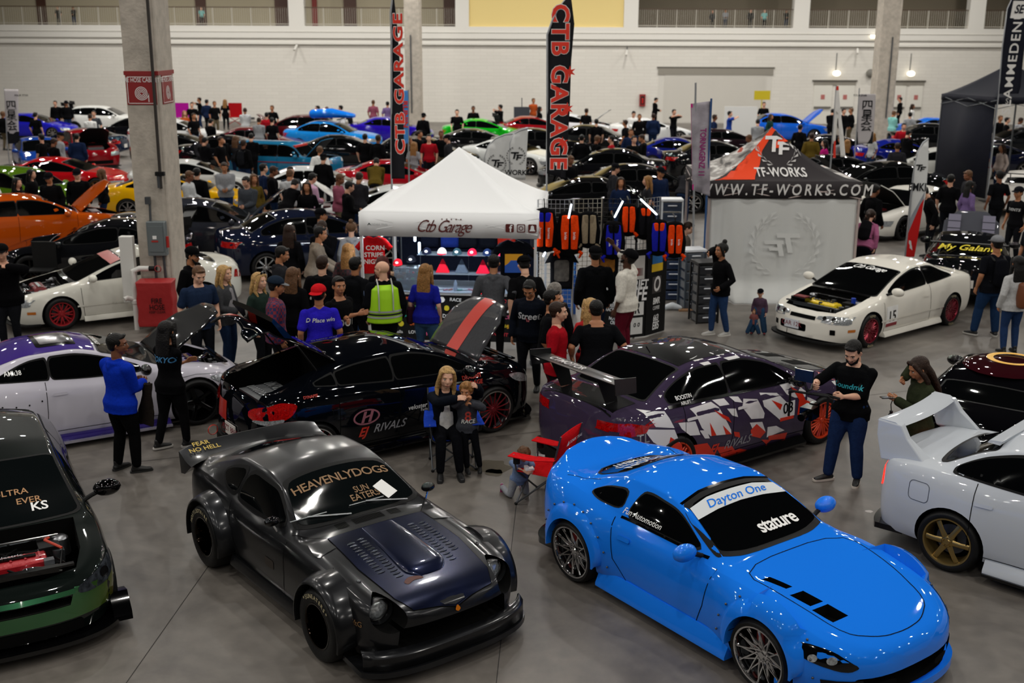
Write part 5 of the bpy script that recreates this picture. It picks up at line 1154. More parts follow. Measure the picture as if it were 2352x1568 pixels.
def person(loc, rz, label, P, parts_hi=True):
 H = P.get('h', 1.74); s = H/1.75; fem = P.get('fem', False); child = P.get('child', False); fat = P.get('fat', 1.0)*(1.09 if not P.get('child') else 1.)
 hs = P.get('hs', 1.34 if child else 1.19)*(s**.5 if not child else s)      # head scale
 root = empty('person', loc, rz, label, 'person', P.get('group')); sk = skin(P.get('skin', 'light')); vox = P.get('vox', .013)
 lean = math.radians(P.get('lean', 0)); side = math.radians(P.get('tilt', 0)); tw = math.radians(P.get('twist', 0))
 pel = V(P.get('pelvis', (0, 0, .535*H*(.97 if child else 1))))
 Rt = Matrix.Rotation(-tw, 3, 'Z') @ Matrix.Rotation(side, 3, 'Y') @ Matrix.Rotation(-lean, 3, 'X')
 sp = lambda x, y, z: pel+Rt @ V((x*s, y*s, z*s))
 tl = .86 if child else 1.
 chest = sp(0, .0, .30*tl); neckb = sp(0, -.015, .50*tl); shw = (.172 if fem else .20)*P.get('shw', 1.)
 sh = {1: sp(shw, -.01, .418*tl), -1: sp(-shw, -.01, .418*tl)}; hip = {1: sp(.085, 0, -.03), -1: sp(-.085, 0, -.03)}
 ua, fa = .285*s*tl, .255*s*tl; th, sn = .425*s*(.93 if child else 1), .405*s*(.93 if child else 1)
 feet = P.get('feet', ((.11, .02, 0), (-.11, -.02, 0))); ft = {}; kn = {}; an = {}
 for i, q in enumerate((1, -1)):
  f = V(feet[i][:3]); a = V((f.x, f.y, f.z+.085*s)); kp = P.get('knee', (.15*q, 1, .1)); k, a2 = ik(hip[q], a, th, sn, kp); kn[q] = k; an[q] = a2; ft[q] = (a2, feet[i][3] if len(feet[i]) > 3 else 8*q)
 hands = P.get('hands', (None, None)); el = {}; wr = {}; pol = P.get('elbow', (None, None))
 for i, q in enumerate((1, -1)):
  t = hands[i]
  if t is None: t = sp((shw+.07)*q, .05, -.08)
  elif len(t) == 4 and t[3] == 'p': t = sp(*t[:3])
  else: t = V(t[:3])
  p = Rt @ V(pol[i] or (.55*q, -1, -.35)); e, w = ik(sh[q], t, ua, fa, p); el[q] = e; wr[q] = w
 hy, hp = math.radians(P.get('yaw', 0)), math.radians(P.get('nod', 0))
 Rh = Matrix.Rotation(-tw*.5-hy, 3, 'Z') @ Matrix.Rotation(math.radians(P.get('htilt', 0)), 3, 'Y') @ Matrix.Rotation(-(lean*.55+hp), 3, 'X')
 hc = neckb+Rt @ V((0, .012, .075*s))+Rh @ V((0, .025, .085))*hs
 HM = (Matrix.Translation(hc) @ Rh.to_4x4()) @ Matrix.Diagonal((hs, hs, hs, 1))
 up3 = Rt @ V((0, 1, 0))
 def trunk(mb, g, lo=-.10, hi=.5, belly=0., flat=False):
  K = [(-.12, .15, .10), (-.03, .158, .112), (.07, .145 if not fem else .135, .105+belly*.6), (.16, .138 if not fem else .118, .10+belly), (.28, .155 if not fem else .135, .112+(0.012 if fem else 0)+belly*.4), (.38, .165 if not fem else .145, .108), (.44, .15 if not fem else .13, .085), (.485, .085, .065)]
  pts = []; rs = []
  for z, a, b_ in K:
   if flat and z < .05: a, b_ = a*1.17, b_*1.15
   if lo-.001 <= z <= hi: pts.append(sp(0, .012*math.sin(z*6)+belly*.5*(.1 < z < .3), z*tl)); rs.append((a*s*fat+g, b_*s*fat+g))
  if flat:
   n_ = len(mb.v); lowp = pts[0]+(pts[0]-pts[1]).normalized()*.03; pts = [lowp]+pts; rs = [(rs[0][0]*1.0+.004, rs[0][1]*1.02+.004)]+rs
   pts.append(sp(0, 0, .50*tl)); rs.append((.05*s, .045*s)); mb.tube(pts, rs, 20, True, None, tuple(up3))
  else: mb.cap(pts, rs, 20, None, tuple(up3))
  if hi > .4: mb.cap([sp(-shw*.86, -.012, .425*tl), sp(-.05, -.012, .468*tl), sp(.05, -.012, .468*tl), sp(shw*.86, -.012, .425*tl)], [.038*s+g, .05*s+g*.6, .05*s+g*.6, .038*s+g], 12)
 def arm(mb, q, g, t1=1., g2=None, flare_=1.):
  g2 = g if g2 is None else g2; fr = 1.04 if fat < 1.14 else 1.17
  A = [(sh[q], .056*fr), (sh[q].lerp(el[q], .5), .050*fr), (el[q], .042*fr), (el[q].lerp(wr[q], .35), .040*fr), (wr[q], .027*flare_)]
  if fem or child: A = [(p, r*.84) for p, r in A]
  L = [0, .26, .52, .68, 1.]
  pts = [A[0][0]]; rs = [A[0][1]*s+g]
  for i in range(1, 5):
   if L[i] <= t1+.001: pts.append(A[i][0]); rs.append(A[i][1]*s+g+(g2-g)*L[i])
   else:
    f = (t1-L[i-1])/(L[i]-L[i-1])
    if f > .05: pts.append(A[i-1][0].lerp(A[i][0], f)); rs.append((A[i-1][1]*(1-f)+A[i][1]*f)*s+g2)
    break
  mb.cap(pts, rs, 14)
 def leg(mb, q, g, t1=1., g2=None):
  g2 = g if g2 is None else g2
  A = [(hip[q]+V((0, 0, .02)), .092*fat), (hip[q].lerp(kn[q], .5), .078*fat), (kn[q], .056), (kn[q].lerp(an[q], .3), .056), (an[q], .037)]
  if child: A = [(p, r*.9) for p, r in A]
  L = [0, .26, .52, .66, 1.]; pts = [A[0][0]]; rs = [A[0][1]*s+g]
  for i in range(1, 5):
   if L[i] <= t1+.001: pts.append(A[i][0]); rs.append(A[i][1]*s+g+(g2-g)*L[i])
   else:
    f = (t1-L[i-1])/(L[i]-L[i-1])
    if f > .05: pts.append(A[i-1][0].lerp(A[i][0], f)); rs.append((A[i-1][1]*(1-f)+A[i][1]*f)*s+g2)
    break
  mb.cap(pts, rs, 14)
 mb = MB(); trunk(mb, -.012)
 mb.cap([sp(0, -.01, .44*tl), neckb, hc+Rh @ V((0, -.015, -.055))*hs], [.06*s, .05*s*(.88 if fem else 1), .05*hs*(.88 if fem else 1)], 14)
 for q in (1, -1): arm(mb, q, -.004); leg(mb, q, -.008)
 me = remesh(mb, max(vox, .014), 4)
 B = MB(); B.add([tuple(v.co) for v in me.vertices], [tuple(p.vertices) for p in me.polygons])
 hv, hf = head_mesh(fem, child); B.add(hv, hf, HM)
 curls = P.get('curl', (28, 28)); pr = P.get('palm', (None, None)); hdir = P.get('hdir', (None, None))
 for i, q in enumerate((1, -1)):
  d = (wr[q]-el[q]).normalized()
  if hdir[i]: d = V(hdir[i]).normalized()
  pz = V(pr[i]) if pr[i] else V((-q*1., .15, 0)); z = -(pz-d*pz.dot(d)).normalized(); x = d.cross(z).normalized()
  M_ = Matrix((x, d, z)).transposed().to_4x4(); M_.translation = wr[q]
  hm = MB(); hand_mb(hm, Matrix.Identity(4), curls[i], 1., -q)
  hk = ('hand', curls[i], q)
  if hk not in _HD:
   m2 = remesh(hm, .0052, 2, .4); _HD[hk] = ([tuple(v.co) for v in m2.vertices], [tuple(p.vertices) for p in m2.polygons])
  hsz = s*(.93 if fem else 1.)*(1.1 if child else 1.); B.add(*_HD[hk], M_ @ Matrix.Diagonal((hsz, hsz, hsz, 1)))
 body = obj('body', B.mesh('body', sk, 0), root);
 for p_ in body.data.polygons: p_.use_smooth = True
 mb = MB()
 for e in (1, -1): mb.ell((e*.030, .072, .012), (.013, .009, .0075), 10, 8)
 obj('eyes', (mb, mat('eye_white', '#d8d2cb', .3)), body, M=HM)
 mb = MB()
 for e in (1, -1): mb.ell((e*.030, .0785, .012), (.0058, .004, .0062), 8, 6); mb.cap([(e*.044, .071, .0195), (e*.030, .0805, .021), (e*.017, .078, .019)], .0022, 6)
 obj('irises', (mb, mat('iris_dark', '#1a120e', .2)), body, M=HM)
 mb = MB(); hk = P.get('hair', 'black')
 for e in (1, -1): mb.cap([(e*.046, .074, .034), (e*.030, .086, .040), (e*.015, .087, .036)], .0035 if not fem else .0024, 6)
 obj('eyebrows', (mb, hairm(hk)), body, M=HM)
 mb = MB(); mb.cap([(-.019, .0845, -.0515), (0, .0915, -.0505), (.019, .0845, -.0515)], [(.0025, .0035), (.005, .0045), (.0025, .0035)], 8); obj('lips', (mb, mat('lips_tone', '#8a4640' if P.get('skin', 'light') in ('light', 'fair') else '#5a302a', .45)), body, M=HM)
 st = P.get('style', 'short')
 if st != 'bald':
  mb = MB()
  if st in ('short', 'capped', 'buzz'):
   g = .0 if st == 'buzz' else .003
   mb.ell((0, -.020, .047), (.079+g, .094+g, .083+g), 20, 14); mb.ell((0, -.045, -.0), (.070+g, .055+g, .06), 16, 10)
   if st == 'short': mb.cap([(-.05, .050, .088), (-.02, .068, .104), (.02, .068, .106), (.05, .050, .09)], [.012, .017, .016, .010], 10)
  elif st in ('long', 'blown', 'tail', 'bun', 'bob'):
   mb.ell((0, -.022, .043), (.088, .100, .090), 20, 14)
   mb.cap([(-.06, .052, .085), (-.082, .030, .02), (-.086, .004, -.06)], [(.022, .02)]*3, 10); mb.cap([(.06, .052, .085), (.082, .030, .02), (.086, .004, -.06)], [(.022, .02)]*3, 10)
   Lh = {'long': .30, 'blown': .34, 'bob': .16, 'tail': .06, 'bun': .0}[st]*P.get('hairlen', 1.)
   if Lh > .1:
    mb.cap([(0, -.06, .02), (0, -.088, -.08), (0, -.098, -.08-Lh*.5), (.01, -.09, -.08-Lh)], [(.085, .05), (.095, .045), (.10, .035), (.06, .02)], 16, None, (0, 1, 0))
    for e in (1, -1): mb.cap([(e*.08, .0, -.04), (e*.092, -.01, -.12), (e*.085, .03, -.10-Lh*.55)], [.03, .028, .014], 10)
   if st == 'bun': mb.ell((0, -.06, .145), (.04, .04, .038), 12, 10)
   if st == 'tail': mb.cap([(0, -.10, .06), (0, -.15, .0), (0, -.14, -.14)], [.03, .035, .012], 10)
  elif st == 'curly':
   r_ = random.Random(4)
   for i in range(70):
    a = r_.uniform(0, 2*PI); b_ = r_.uniform(-.25, 1.5); x, y, z = math.cos(a)*math.cos(b_), math.sin(a)*math.cos(b_), math.sin(b_)
    if y > .45 and z < .55: continue
    mb.ell((x*.082, y*.092-.016, z*.088+.040), (.028, .028, .026), 8, 6)
   mb.ell((0, -.018, .045), (.084, .096, .086), 16, 10)
  elif st == 'hooded': mb.ell((0, -.022, .03), (.098, .112, .105), 18, 12); mb.cap([(0, -.06, -.02), (0, -.07, -.12)], [.085, .09], 12)
  c = remesh(mb, .0085, 3)
  bm = bmesh.new(); bm.from_mesh(c)
  if st not in ('curly',):
   for v_ in bm.verts:
    x, y, z = v_.co
    lim = .070 if st != 'hooded' else .085
    if y > .028 and z < (.075 if st != 'capped' else .05) and abs(x) < .062: v_.co.y = .028-(.075-max(z, .0))*.15 if z > -.2 else y
    if st in ('short', 'capped', 'buzz') and z < .01 and y > -.03: v_.co.y = -.03
  bm.to_mesh(c); bm.free(); c.materials.append(P['hoodm'] if st == 'hooded' else hairm(hk))
  for p_ in c.polygons: p_.use_smooth = True
  obj('hair' if st != 'hooded' else 'hood', c, root, M=HM)
 if P.get('beard'):
  mb = MB(); mb.cap([(-.055, .03, -.03), (-.045, .055, -.065), (0, .072, -.085), (.045, .055, -.065), (.055, .03, -.03)], [.012, .016, .02, .016, .012], 10); mb.cap([(-.022, .082, -.038), (0, .090, -.036), (.022, .082, -.038)], .006, 8)
  obj('beard', (mb, hairm(hk)), root, M=HM)
 if P.get('cap'):
  cm = cloth('cap_fabric', P['cap']); mb = MB(); mb.ell((0, -.018, .065), (.092, .106, .078), 20, 12)
  c = boolean(mb.mesh('c', [cm], 60), [MB().box((0, 0, -.05), (.5, .5, .2)).mesh('d', [cm], 0)]); c = obj('cap', c, root, M=HM)
  bk = -1 if P.get('capback') else 1
  R = []
  for k in range(11):
   a = math.radians(-62+12.4*k); R.append([(.082*math.sin(a), -.018+bk*.092*math.cos(a), .052), (.088*math.sin(a), -.018+bk*(.092+.078*math.cos(a)), .045-.012*math.cos(a)), (.088*math.sin(a), -.018+bk*(.092+.078*math.cos(a)), .049-.012*math.cos(a)), (.082*math.sin(a), -.018+bk*.092*math.cos(a), .060)])
  mb = MB(); mb.rings(R); obj('cap_brim', (mb, cloth('cap_fabric', P.get('brim', P['cap']))), c)
  if P.get('caplogo'):
   mb = MB(); flat_text(mb, P['caplogo'], .05, frame((0, .082, .095), (-1, 0, 0), (0, -.25, 1)), bold=.01); obj('cap_logo', (mb, WHITE), c)
 if P.get('glasses'):
  mb = MB()
  for e in (1, -1): mb.add(*[[(e*.031+.021*math.cos(2*PI*k/14)*(1 if w else .85), .088, .012+.016*math.sin(2*PI*k/14)*(1 if w else .85)) for w in (0, 1) for k in range(14)], [(k, (k+1) % 14, 14+(k+1) % 14, 14+k) for k in range(14)]]); mb.tube([(e*.052, .086, .014), (e*.078, 0, .014)], .002, 5)
  obj('glasses', (mb, BLK), root, M=HM)
 if P.get('shades'):
  mb = MB()
  for e in (1, -1): mb.ell((e*.032, .062, .125), (.026, .008, .018), 10, 6)
  mb.tube([(-.08, .0, .09), (-.058, .064, .125), (.058, .064, .125), (.08, 0, .09)], .003, 5); obj('sunglasses', (mb, mat('shade_lens', '#20242a', .05, .6)), root, M=HM)
 tm = P['top'] if not isinstance(P['top'], str) else cloth('top_fabric', P['top'])
 kind = P.get('kind', 'tee'); g = {'tee': .012, 'hoodie': .024, 'jacket': .026, 'tank': .008}[kind]; sl = {'tee': .36, 'hoodie': .97, 'jacket': .97, 'tank': .12}[kind]; sl = P.get('sleeve', sl)
 mb = MB(); lo = P.get('hem', -.12); trunk(mb, g, lo, .47, P.get('belly', 0), True)
 if kind in ('tee', 'hoodie', 'jacket'): mb.cap([sp(-.1, 0, lo*tl-.03), sp(0, 0, lo*tl-.035), sp(.1, 0, lo*tl-.03)], [(.09*s*fat, .05), (.115*s*fat, .05), (.09*s*fat, .05)], 12, None, tuple(up3)) if False else None
 for q in (1, -1): arm(mb, q, g*.8, sl, g*(1.15 if kind != 'tee' else 1.4), 1.25)
 if kind == 'hoodie' and st != 'hooded':
  mb.cap([sp(-.085, -.045, .475*tl), sp(0, -.10, .43*tl), sp(.085, -.045, .475*tl)], [(.04, .03), (.055, .045), (.04, .03)], 12); mb.cap([sp(0, -.09, .47*tl), sp(0, -.12, .36*tl)], [(.09, .04), (.03, .02)], 12, None, tuple(up3))
  mb.cap([sp(-.07, -.03, .49*tl), sp(-.05, .06, .46*tl)], [.028, .02], 8); mb.cap([sp(.07, -.03, .49*tl), sp(.05, .06, .46*tl)], [.028, .02], 8)
 if kind == 'jacket': mb.cap([sp(-.06, -.02, .49*tl), sp(0, -.065, .51*tl), sp(.06, -.02, .49*tl)], .024, 10)
 c = remesh(mb, vox, 3, .45); c.materials.append(tm)
 for p_ in c.polygons: p_.use_smooth = True
 top = obj({'tee': 't_shirt', 'hoodie': 'hoodie', 'jacket': 'jacket', 'tank': 'top'}[kind], c, root)
 if P.get('open'):  # open jacket showing the shirt
  mb = MB(); mb.cap([sp(0, .108, .42*tl), sp(0, .132, .26*tl), sp(0, .125, .13*tl), sp(0, .13, -.04)], [(.05, .042), (.085, .046), (.085, .046), (.095, .046)], 10, None, tuple(up3)); obj('shirt_front', (mb, cloth('shirt_fabric', P['open'])), root)
 if P.get('print'):
  for txt, sz, side_, zz, col_ in P['print']:
   bt = BVHTree.FromPolygons([v.co.copy() for v in c.vertices], [tuple(p.vertices) for p in c.polygons])
   v2, f2 = text2d(txt, sz, bold=.015, shear=.2 if len(txt) > 3 else 0); vs = []; ok = set()
   for i_, (x, y) in enumerate(v2):
    o_ = sp(0, .8*side_, 0); dd = -(Rt @ V((0, side_, 0))); base = pel+Rt @ V(((-x if side_ > 0 else x), .8*side_, zz*tl*s+y))
    h_ = bt.ray_cast(base, dd)[0]
    if h_ is not None: ok.add(i_); vs.append(h_-dd*.005)
    else: vs.append(base)
   m2 = MB(); m2.add(vs, [f for f in f2 if all(i_ in ok for i_ in f)])
   if m2.f: obj('shirt_print', (m2, mat('print_ink', col_, .6)), top)
 pm = P.get('pants', '#15161a'); pm = cloth('trouser_fabric', pm) if isinstance(pm, str) else pm; pl = P.get('plen', .97); pg = P.get('pfit', .014)
 mb = MB(); trunk(mb, .006, -.13, .08)
 mb.cap([hip[1], hip[-1]], [.10*s*fat, .10*s*fat], 12)
 for q in (1, -1): leg(mb, q, pg*.7, pl, pg)
 c = remesh(mb, vox, 4); c.materials.append(pm)
 for p_ in c.polygons: p_.use_smooth = True
 obj('shorts' if pl < .8 else 'trousers', c, root)
 sm = mat('shoe_'+P.get('shoe', '#101011'), P.get('shoe', '#101011'), .5); so = mat('sole_'+P.get('sole', '#1c1c1c'), P.get('sole', '#1c1c1c'), .6)
 for q in (1, -1):
  a, yaw = ft[q]; pit = P.get('toe', {}).get(q, 0)
  M_ = Matrix.Translation(a) @ Matrix.Rotation(math.radians(-yaw), 4, 'Z') @ Matrix.Rotation(math.radians(pit), 4, 'X') @ Matrix.Diagonal((s, s, s, 1))
  mb = MB(); mb.cap([(0, -.045, -.045), (0, .03, -.042), (0, .12, -.055), (0, .165, -.058)], [(.036, .032), (.041, .038), (.044, .024), (.034, .018)], 14, None, (0, 0, 1)); mb.cap([(0, -.02, .02), (0, -.015, -.04)], [.040, .042], 12)
  c = remesh(mb, .011, 3); c.materials.append(sm)
  for p_ in c.polygons: p_.use_smooth = True
  sh_ = obj('shoe', c, root, M=M_)
  P2 = smooth_poly([(-.036, -.085), (.036, -.085), (.047, .08), (.036, .19), (-.030, .19), (-.047, .08)]); obj('sole', (MB().prism(P2, -.086, -.062), so), sh_)
 if P.get('backpack'):
  mb = MB(); mb.cap([sp(0, -.19, .40*tl), sp(0, -.215, .22*tl), sp(0, -.20, .05*tl)], [(.12, .07), (.14, .09), (.13, .08)], 14, None, tuple(up3)); c = remesh(mb, .014, 3); c.materials.append(cloth('pack_fabric', P['backpack']))
  for p_ in c.polygons: p_.use_smooth = True
  bp = tag(obj('backpack', c, None), P.get('packlabel', 'dark backpack worn by the %s' % P.get('who', 'standing person')), 'backpack'); bp.location = loc; bp.rotation_euler = (0, 0, rz)
  for q in (1, -1):
   mb = MB(); mb.tube([sp(.10*q, -.14, .42*tl), sp(.11*q, -.04, .485*tl), sp(.115*q, .08, .43*tl), sp(.125*q, .13, .28*tl), sp(.15*q, .0, .10*tl), sp(.12*q, -.13, .06*tl)], [(.022, .008)]*6, 8); obj('strap', (mb, MBLK), bp)
 root['_w'] = 0
 del root['_w']
 person.last = dict(wr=wr, el=el, sh=sh, hc=hc, sp=sp, HM=HM, root=root, top=top, kn=kn)
 return root
def face_to(loc, target): d = V(target)-V(loc); return math.atan2(d.y, d.x)-PI/2
def pp(px, py, phi, label, h=1.74, **P):
 P['h'] = h; loc = G(px, py, h*1.0); loc.z = 0
 return person((loc.x, loc.y, 0), math.radians(phi-90), label, P)
def L(): return person.last
FWD = lambda r=.12, f=.32, z=1.05: (r, f, z)
J = '#24344f'; BKC = '#0b0b0d'
def near_people():
 pp(263, 768, 55, 'person in bright blue hoodie and black trousers standing with back turned beside white car', 1.74, top='#0d2fa8', kind='hoodie', pants='#0a0a0b', skin='brown', yaw=45, glasses=True, hands=((.06, .30, 1.08), (-.10, .30, 1.08)), feet=((.13, .06, 0, 30), (-.13, -.02, 0, -5)), fat=1.12, pfit=.02)
 w = L(); p = w['root'].matrix_world; M_ = Matrix.Translation(w['root'].location) @ Matrix.Rotation(w['root'].rotation_euler.z, 4, 'Z')
 mb = MB(); R = []
 for k in range(8):
  z = 1.10-.07*k; a = .05+.012*k; R.append([(.20+a*math.cos(t)*1.1+.02*math.sin(k*1.3+t*3), .26+.05*math.sin(t)-.01*k, z+.01*math.sin(t*4)) for t in [2*PI*i/14 for i in range(14)]])
 mb.rings(R); o = tag(obj('folded_jacket', (mb, cloth('jacket_brown', '#1c1714'))), 'dark brown jacket hanging from the arm of the person in blue hoodie', 'jacket'); o.matrix_world = M_
 pp(407, 736, 62, 'person in black tee with long black hair and blue back print beside white car', 1.68, fem=True, top=BKC, kind='tee', pants='#101012', style='long', hair='black', skin='tan', fat=1.12, hands=((-.08, .22, 1.15), (.08, .24, 1.12)), sole='#c8c4be', print=[('(TOKYO)', .10, -1, .33, '#3d7fae')], feet=((.12, .10, 0, 25), (-.12, -.16, 0, 25)))
 pp(436, 568, -15, 'person in black cap and black hoodie against the near column', 1.78, top='#0a0a0c', kind='hoodie', style='capped', cap='#0a0a0b', skin='tan', beard=True, nod=10)
 pp(452, 608, -55, 'person in plain navy henley tee looking down, next to the red hose cover', 1.80, top='#1d2a42', kind='tee', pants='#16181d', style='short', hair='light_brown', nod=22, fat=1.08, skin='fair')
 pp(512, 611, -20, 'blonde person in grey cardigan with white print and blue jeans', 1.68, fem=True, top='#3f4043', kind='jacket', open='#8e8c90', pants='#1d2d48', style='long', hair='blonde', skin='fair', hands=((.12, .28, 1.0), (-.05, .30, 1.0)), hairlen=.7)
 pp(592, 628, -25, 'smiling blonde person with sunglasses on head in dark top', 1.66, fem=True, top='#22302a', kind='jacket', pants='#15171b', style='bob', hair='blonde', skin='fair', shades=True)
 pp(628, 637, 15, 'person in navy and grey cap and red plaid shirt behind the open tailgate', 1.76, top=plaid('#7c1f30', '#1b2250'), kind='jacket', style='capped', cap='#1d2836', brim='#6d6f72', hair='black', skin='tan', nod=8)
 pp(640, 566, 10, 'person in charcoal hoodie with short black hair facing right, left of the vest wearer', 1.74, top='#222225', kind='hoodie', style='short', skin='tan', nod=15, fat=1.05)
 pp(683, 614, 75, 'person with long light brown hair and black top seen from behind', 1.68, fem=True, top='#0b0b0d', kind='jacket', style='blown', hair='light_brown', fat=1.15, pants='#0c0c0e')
 pp(742, 652, 105, 'person in backward red cap and royal blue tee with white back print', 1.76, top='#2a20b4', kind='tee', style='capped', cap='#c01820', capback=True, skin='tan', pants='#15161a', yaw=25, caplogo='H', fat=1.1, print=[('D Place win', .085, -1, .34, '#dddddd')])
 pp(766, 640, -35, 'person in black tee with white print standing with arms crossed', 1.78, top='#0c0c0e', kind='tee', style='short', hair='black', skin='tan', fat=1.2, yaw=25, hands=((-.12, .27, 1.24), (.14, .30, 1.20)), print=[('DOT', .17, 1, .16, '#d8d4cc')])
 pp(663, 517, 85, 'person with very long dark brown hair in black top behind the navy car', 1.68, fem=True, top='#0d0d10', kind='jacket', style='blown', hair='brown', pants='#1b2a44')
 pp(716, 520, 5, 'person in brown vest over long beige sleeves leaning forward to the table', 1.76, top=cloth('beige_knit', '#7f7366'), kind='hoodie', style='short', hair='black', skin='tan', lean=12, hands=((.1, .40, .95), (-.1, .42, .98)), pants='#14161b')
 pp(735, 481, 10, 'person in black cap and grey hoodie left of the white tent', 1.74, top='#4a4a4e', kind='hoodie', style='capped', cap='#0c0c0e', skin='tan')
 pp(752, 503, -100, 'person in black hoodie looking down at a white phone left of the tent', 1.76, top='#0b0b0e', kind='hoodie', style='short', hair='brown', skin='fair', nod=30, hands=((.08, .24, 1.3), (-.08, .26, 1.28)))
 pp(796, 512, 95, 'person in light grey hoodie with hair in a bun left of the tent pole', 1.66, fem=True, top='#8f9094', kind='hoodie', style='bun', hair='light_brown', skin='fair', pants='#8a8b90')
 pp(762, 586, 75, 'person with short brown hair in black hoodie with red shoulder stripe', 1.80, top='#0c0c0f', kind='hoodie', style='short', hair='brown', skin='fair', fat=1.1)
 pp(792, 594, 60, 'person with black hair in dark jacket right of the red striped hoodie', 1.72, top='#101114', kind='jacket', style='short', skin='tan')
 pp(816, 566, 85, 'person with long ombre hair and dark red plaid shirt at the tent pole', 1.66, fem=True, top=plaid('#3b1218', '#0e0e12'), kind='jacket', style='blown', hair='honey', pants='#1b2c48')
 pp(866, 592, 90, 'person with long dark red hair at the left end of the booth table', 1.66, fem=True, top='#101014', kind='jacket', style='blown', hair='red', hairlen=1.1)
 guard()
 pp(976, 608, 75, 'person in royal blue tee and jeans with long honey hair at the booth table', 1.70, fem=True, top='#1a1f8c', kind='tee', style='blown', hair='honey', skin='fair', pants='#35506f', fat=1.15, shoe='#3a3a3c')
 w = L(); o = tag(obj('handbag', (MB().cap([(-.24, -.02, .98), (-.24, -.0, .80)], [(.13, .06), (.15, .07)], 12), cloth('bag_wine', '#2c1422'))), 'dark wine handbag on the arm of the person in royal blue tee', 'bag'); o.location = w['root'].location; o.rotation_euler = w['root'].rotation_euler
 pp(1143, 588, 88, 'person in grey hoodie leaning over the booth table with hand on hip', 1.80, top='#47484c', kind='hoodie', style='short', hair='black', skin='tan', lean=14, hands=((.26, .0, 1.0), (-.22, .30, 1.0)), pants='#0e0e10', shoe='#b9b6b0', sole='#d8d4ce')
 pp(1202, 590, 105, 'person in black tee and black cap bent over beside the grey hoodie', 1.80, top='#0b0b0d', kind='tee', sleeve=.45, style='capped', cap='#0a0a0b', capback=True, skin='fair', lean=16, nod=15, fat=1.1, print=[('O', .06, -1, .42, '#c9c9c9')])
 pp(1223, 641, -105, 'person with glasses, lanyard and navy hoodie with white script', 1.72, top='#0f131c', kind='hoodie', style='short', hair='black', skin='tan', nod=28, glasses=True, print=[('Street', .14, 1, .26, '#cfd0d4')])
 lanyard()
 pp(1279, 646, -160, 'grey haired person in black hoodie looking down at the booth', 1.76, top='#0c0c0f', kind='hoodie', style='buzz', hair='grey', skin='fair', nod=25, fat=1.1)
 pp(1262, 674, -5, 'person in black polo and maroon trousers at the tail of the shard livery sedan', 1.80, top='#0c0d10', kind='tee', sleeve=.45, style='short', hair='black', skin='tan', fat=1.2, belly=.03, pants='#4a1622', pfit=.03, shoe='#0d0d0d', hands=((.26, .10, .92), (-.26, .12, .92)))
 pp(1283, 690, -5, 'person in plain red tee half hidden behind the black polo', 1.76, top='#9c0f1c', kind='tee', style='short', hair='brown', skin='fair', fat=1.1)
 pp(1340, 688, 95, 'blonde person in coral red tee behind the broad person in black tee', 1.66, fem=True, top='#b82c30', kind='tee', style='long', hair='blonde', skin='fair')
 pp(1360, 694, 95, 'broad person in black tee with gold chain seen from behind', 1.76, top='#0b0c0f', kind='tee', style='short', hair='black', skin='tan', fat=1.38, shw=1.1, lean=14, hands=((.34, .14, .98), (-.34, .14, .98)))
 pp(1368, 567, 100, 'person in black hoodie and black backward cap by the hanging backpacks', 1.84, top='#090a0c', kind='hoodie', style='capped', cap='#0a0a0c', capback=True, skin='tan', fat=1.12, pants='#1d2c46')
 reach = dict(top='#d6d2c8', kind='hoodie', style='capped', cap='#0b0b0d', skin='dark', beard=True, fat=1.12, pants='#571422', pfit=.03, shoe='#c9c5bd', sole='#d6d2cb', hands=((.20, .46, 1.98), (-.30, .06, .88)), nod=-22, sleeve=.62, print=[('NIKO', .15, 1, .2, '#7a1c20')])
 pp(1442, 573, 150, 'person in white sweatshirt and maroon trousers reaching up to the hanging backpacks', 1.84, **reach)
 pp(1660, 560, 205, 'person in black jacket and jeans holding forehead, leaning on the drawer tower', 1.66, fem=True, top='#0d0d0f', kind='jacket', style='bun', hair='black', skin='tan', pants='#23385c', hands=((.05, .24, 1.50), (-.22, .14, .92)), shoe='#a9a8a4', sole='#c9c6c0', feet=((.05, .12, 0, 10), (-.12, -.10, 0, 0)), print=[])
 pp(1968, 775, -128, 'person in black tee and jeans with backpack operating a camera rig', 1.80, top='#0a0b0d', kind='tee', sleeve=.48, style='short', hair='black', skin='fair', beard=True, nod=30, fat=1.12, pants='#1a2c50', pfit=.026, shoe='#111113', sole='#c9c0b4', backpack='#15161a', who='camera operator in black tee', hands=((.30, .42, 1.26), (-.02, .34, 1.16)), curl=(50, 75), feet=((.18, .10, 0, 35), (-.14, -.02, 0, -15)), hem=-.14, print=[('Soundmk', .095, 1, .27, '#2aa9b8')])
 rig()
 pp(2143, 813, 187, 'person in olive jacket with long brown hair looking at a phone', 1.68, fem=True, top='#2b3020', kind='jacket', style='blown', hair='brown', skin='tan', nod=25, hands=((.05, .20, 1.42), (-.06, .32, 1.18)), pants='#1a2236', curl=(60, 30))
 w = L(); q = w['wr'][-1]
 def at_last(nm, me, label, cat):
  o = tag(obj(nm, me), label, cat); o.location = w['root'].location; o.rotation_euler = w['root'].rotation_euler; return o
 o = at_last('phone', (MB().box((q.x+.01, q.y+.12, q.z+.04), (.075, .15, .01)), BLK), 'dark phone in the hand of the person in olive jacket', 'phone')
 mb = MB(); mb.lathe([(.001, -.02), (.036, 0), (.038, .2), (.03, .235), (.018, .25), (.02, .28), (.001, .28)], 16, 'z', (q.x, q.y+.06, q.z-.40)); b = at_last('water_bottle', (mb, MBLK), 'black water bottle hanging below the phone of the person in olive jacket', 'bottle')
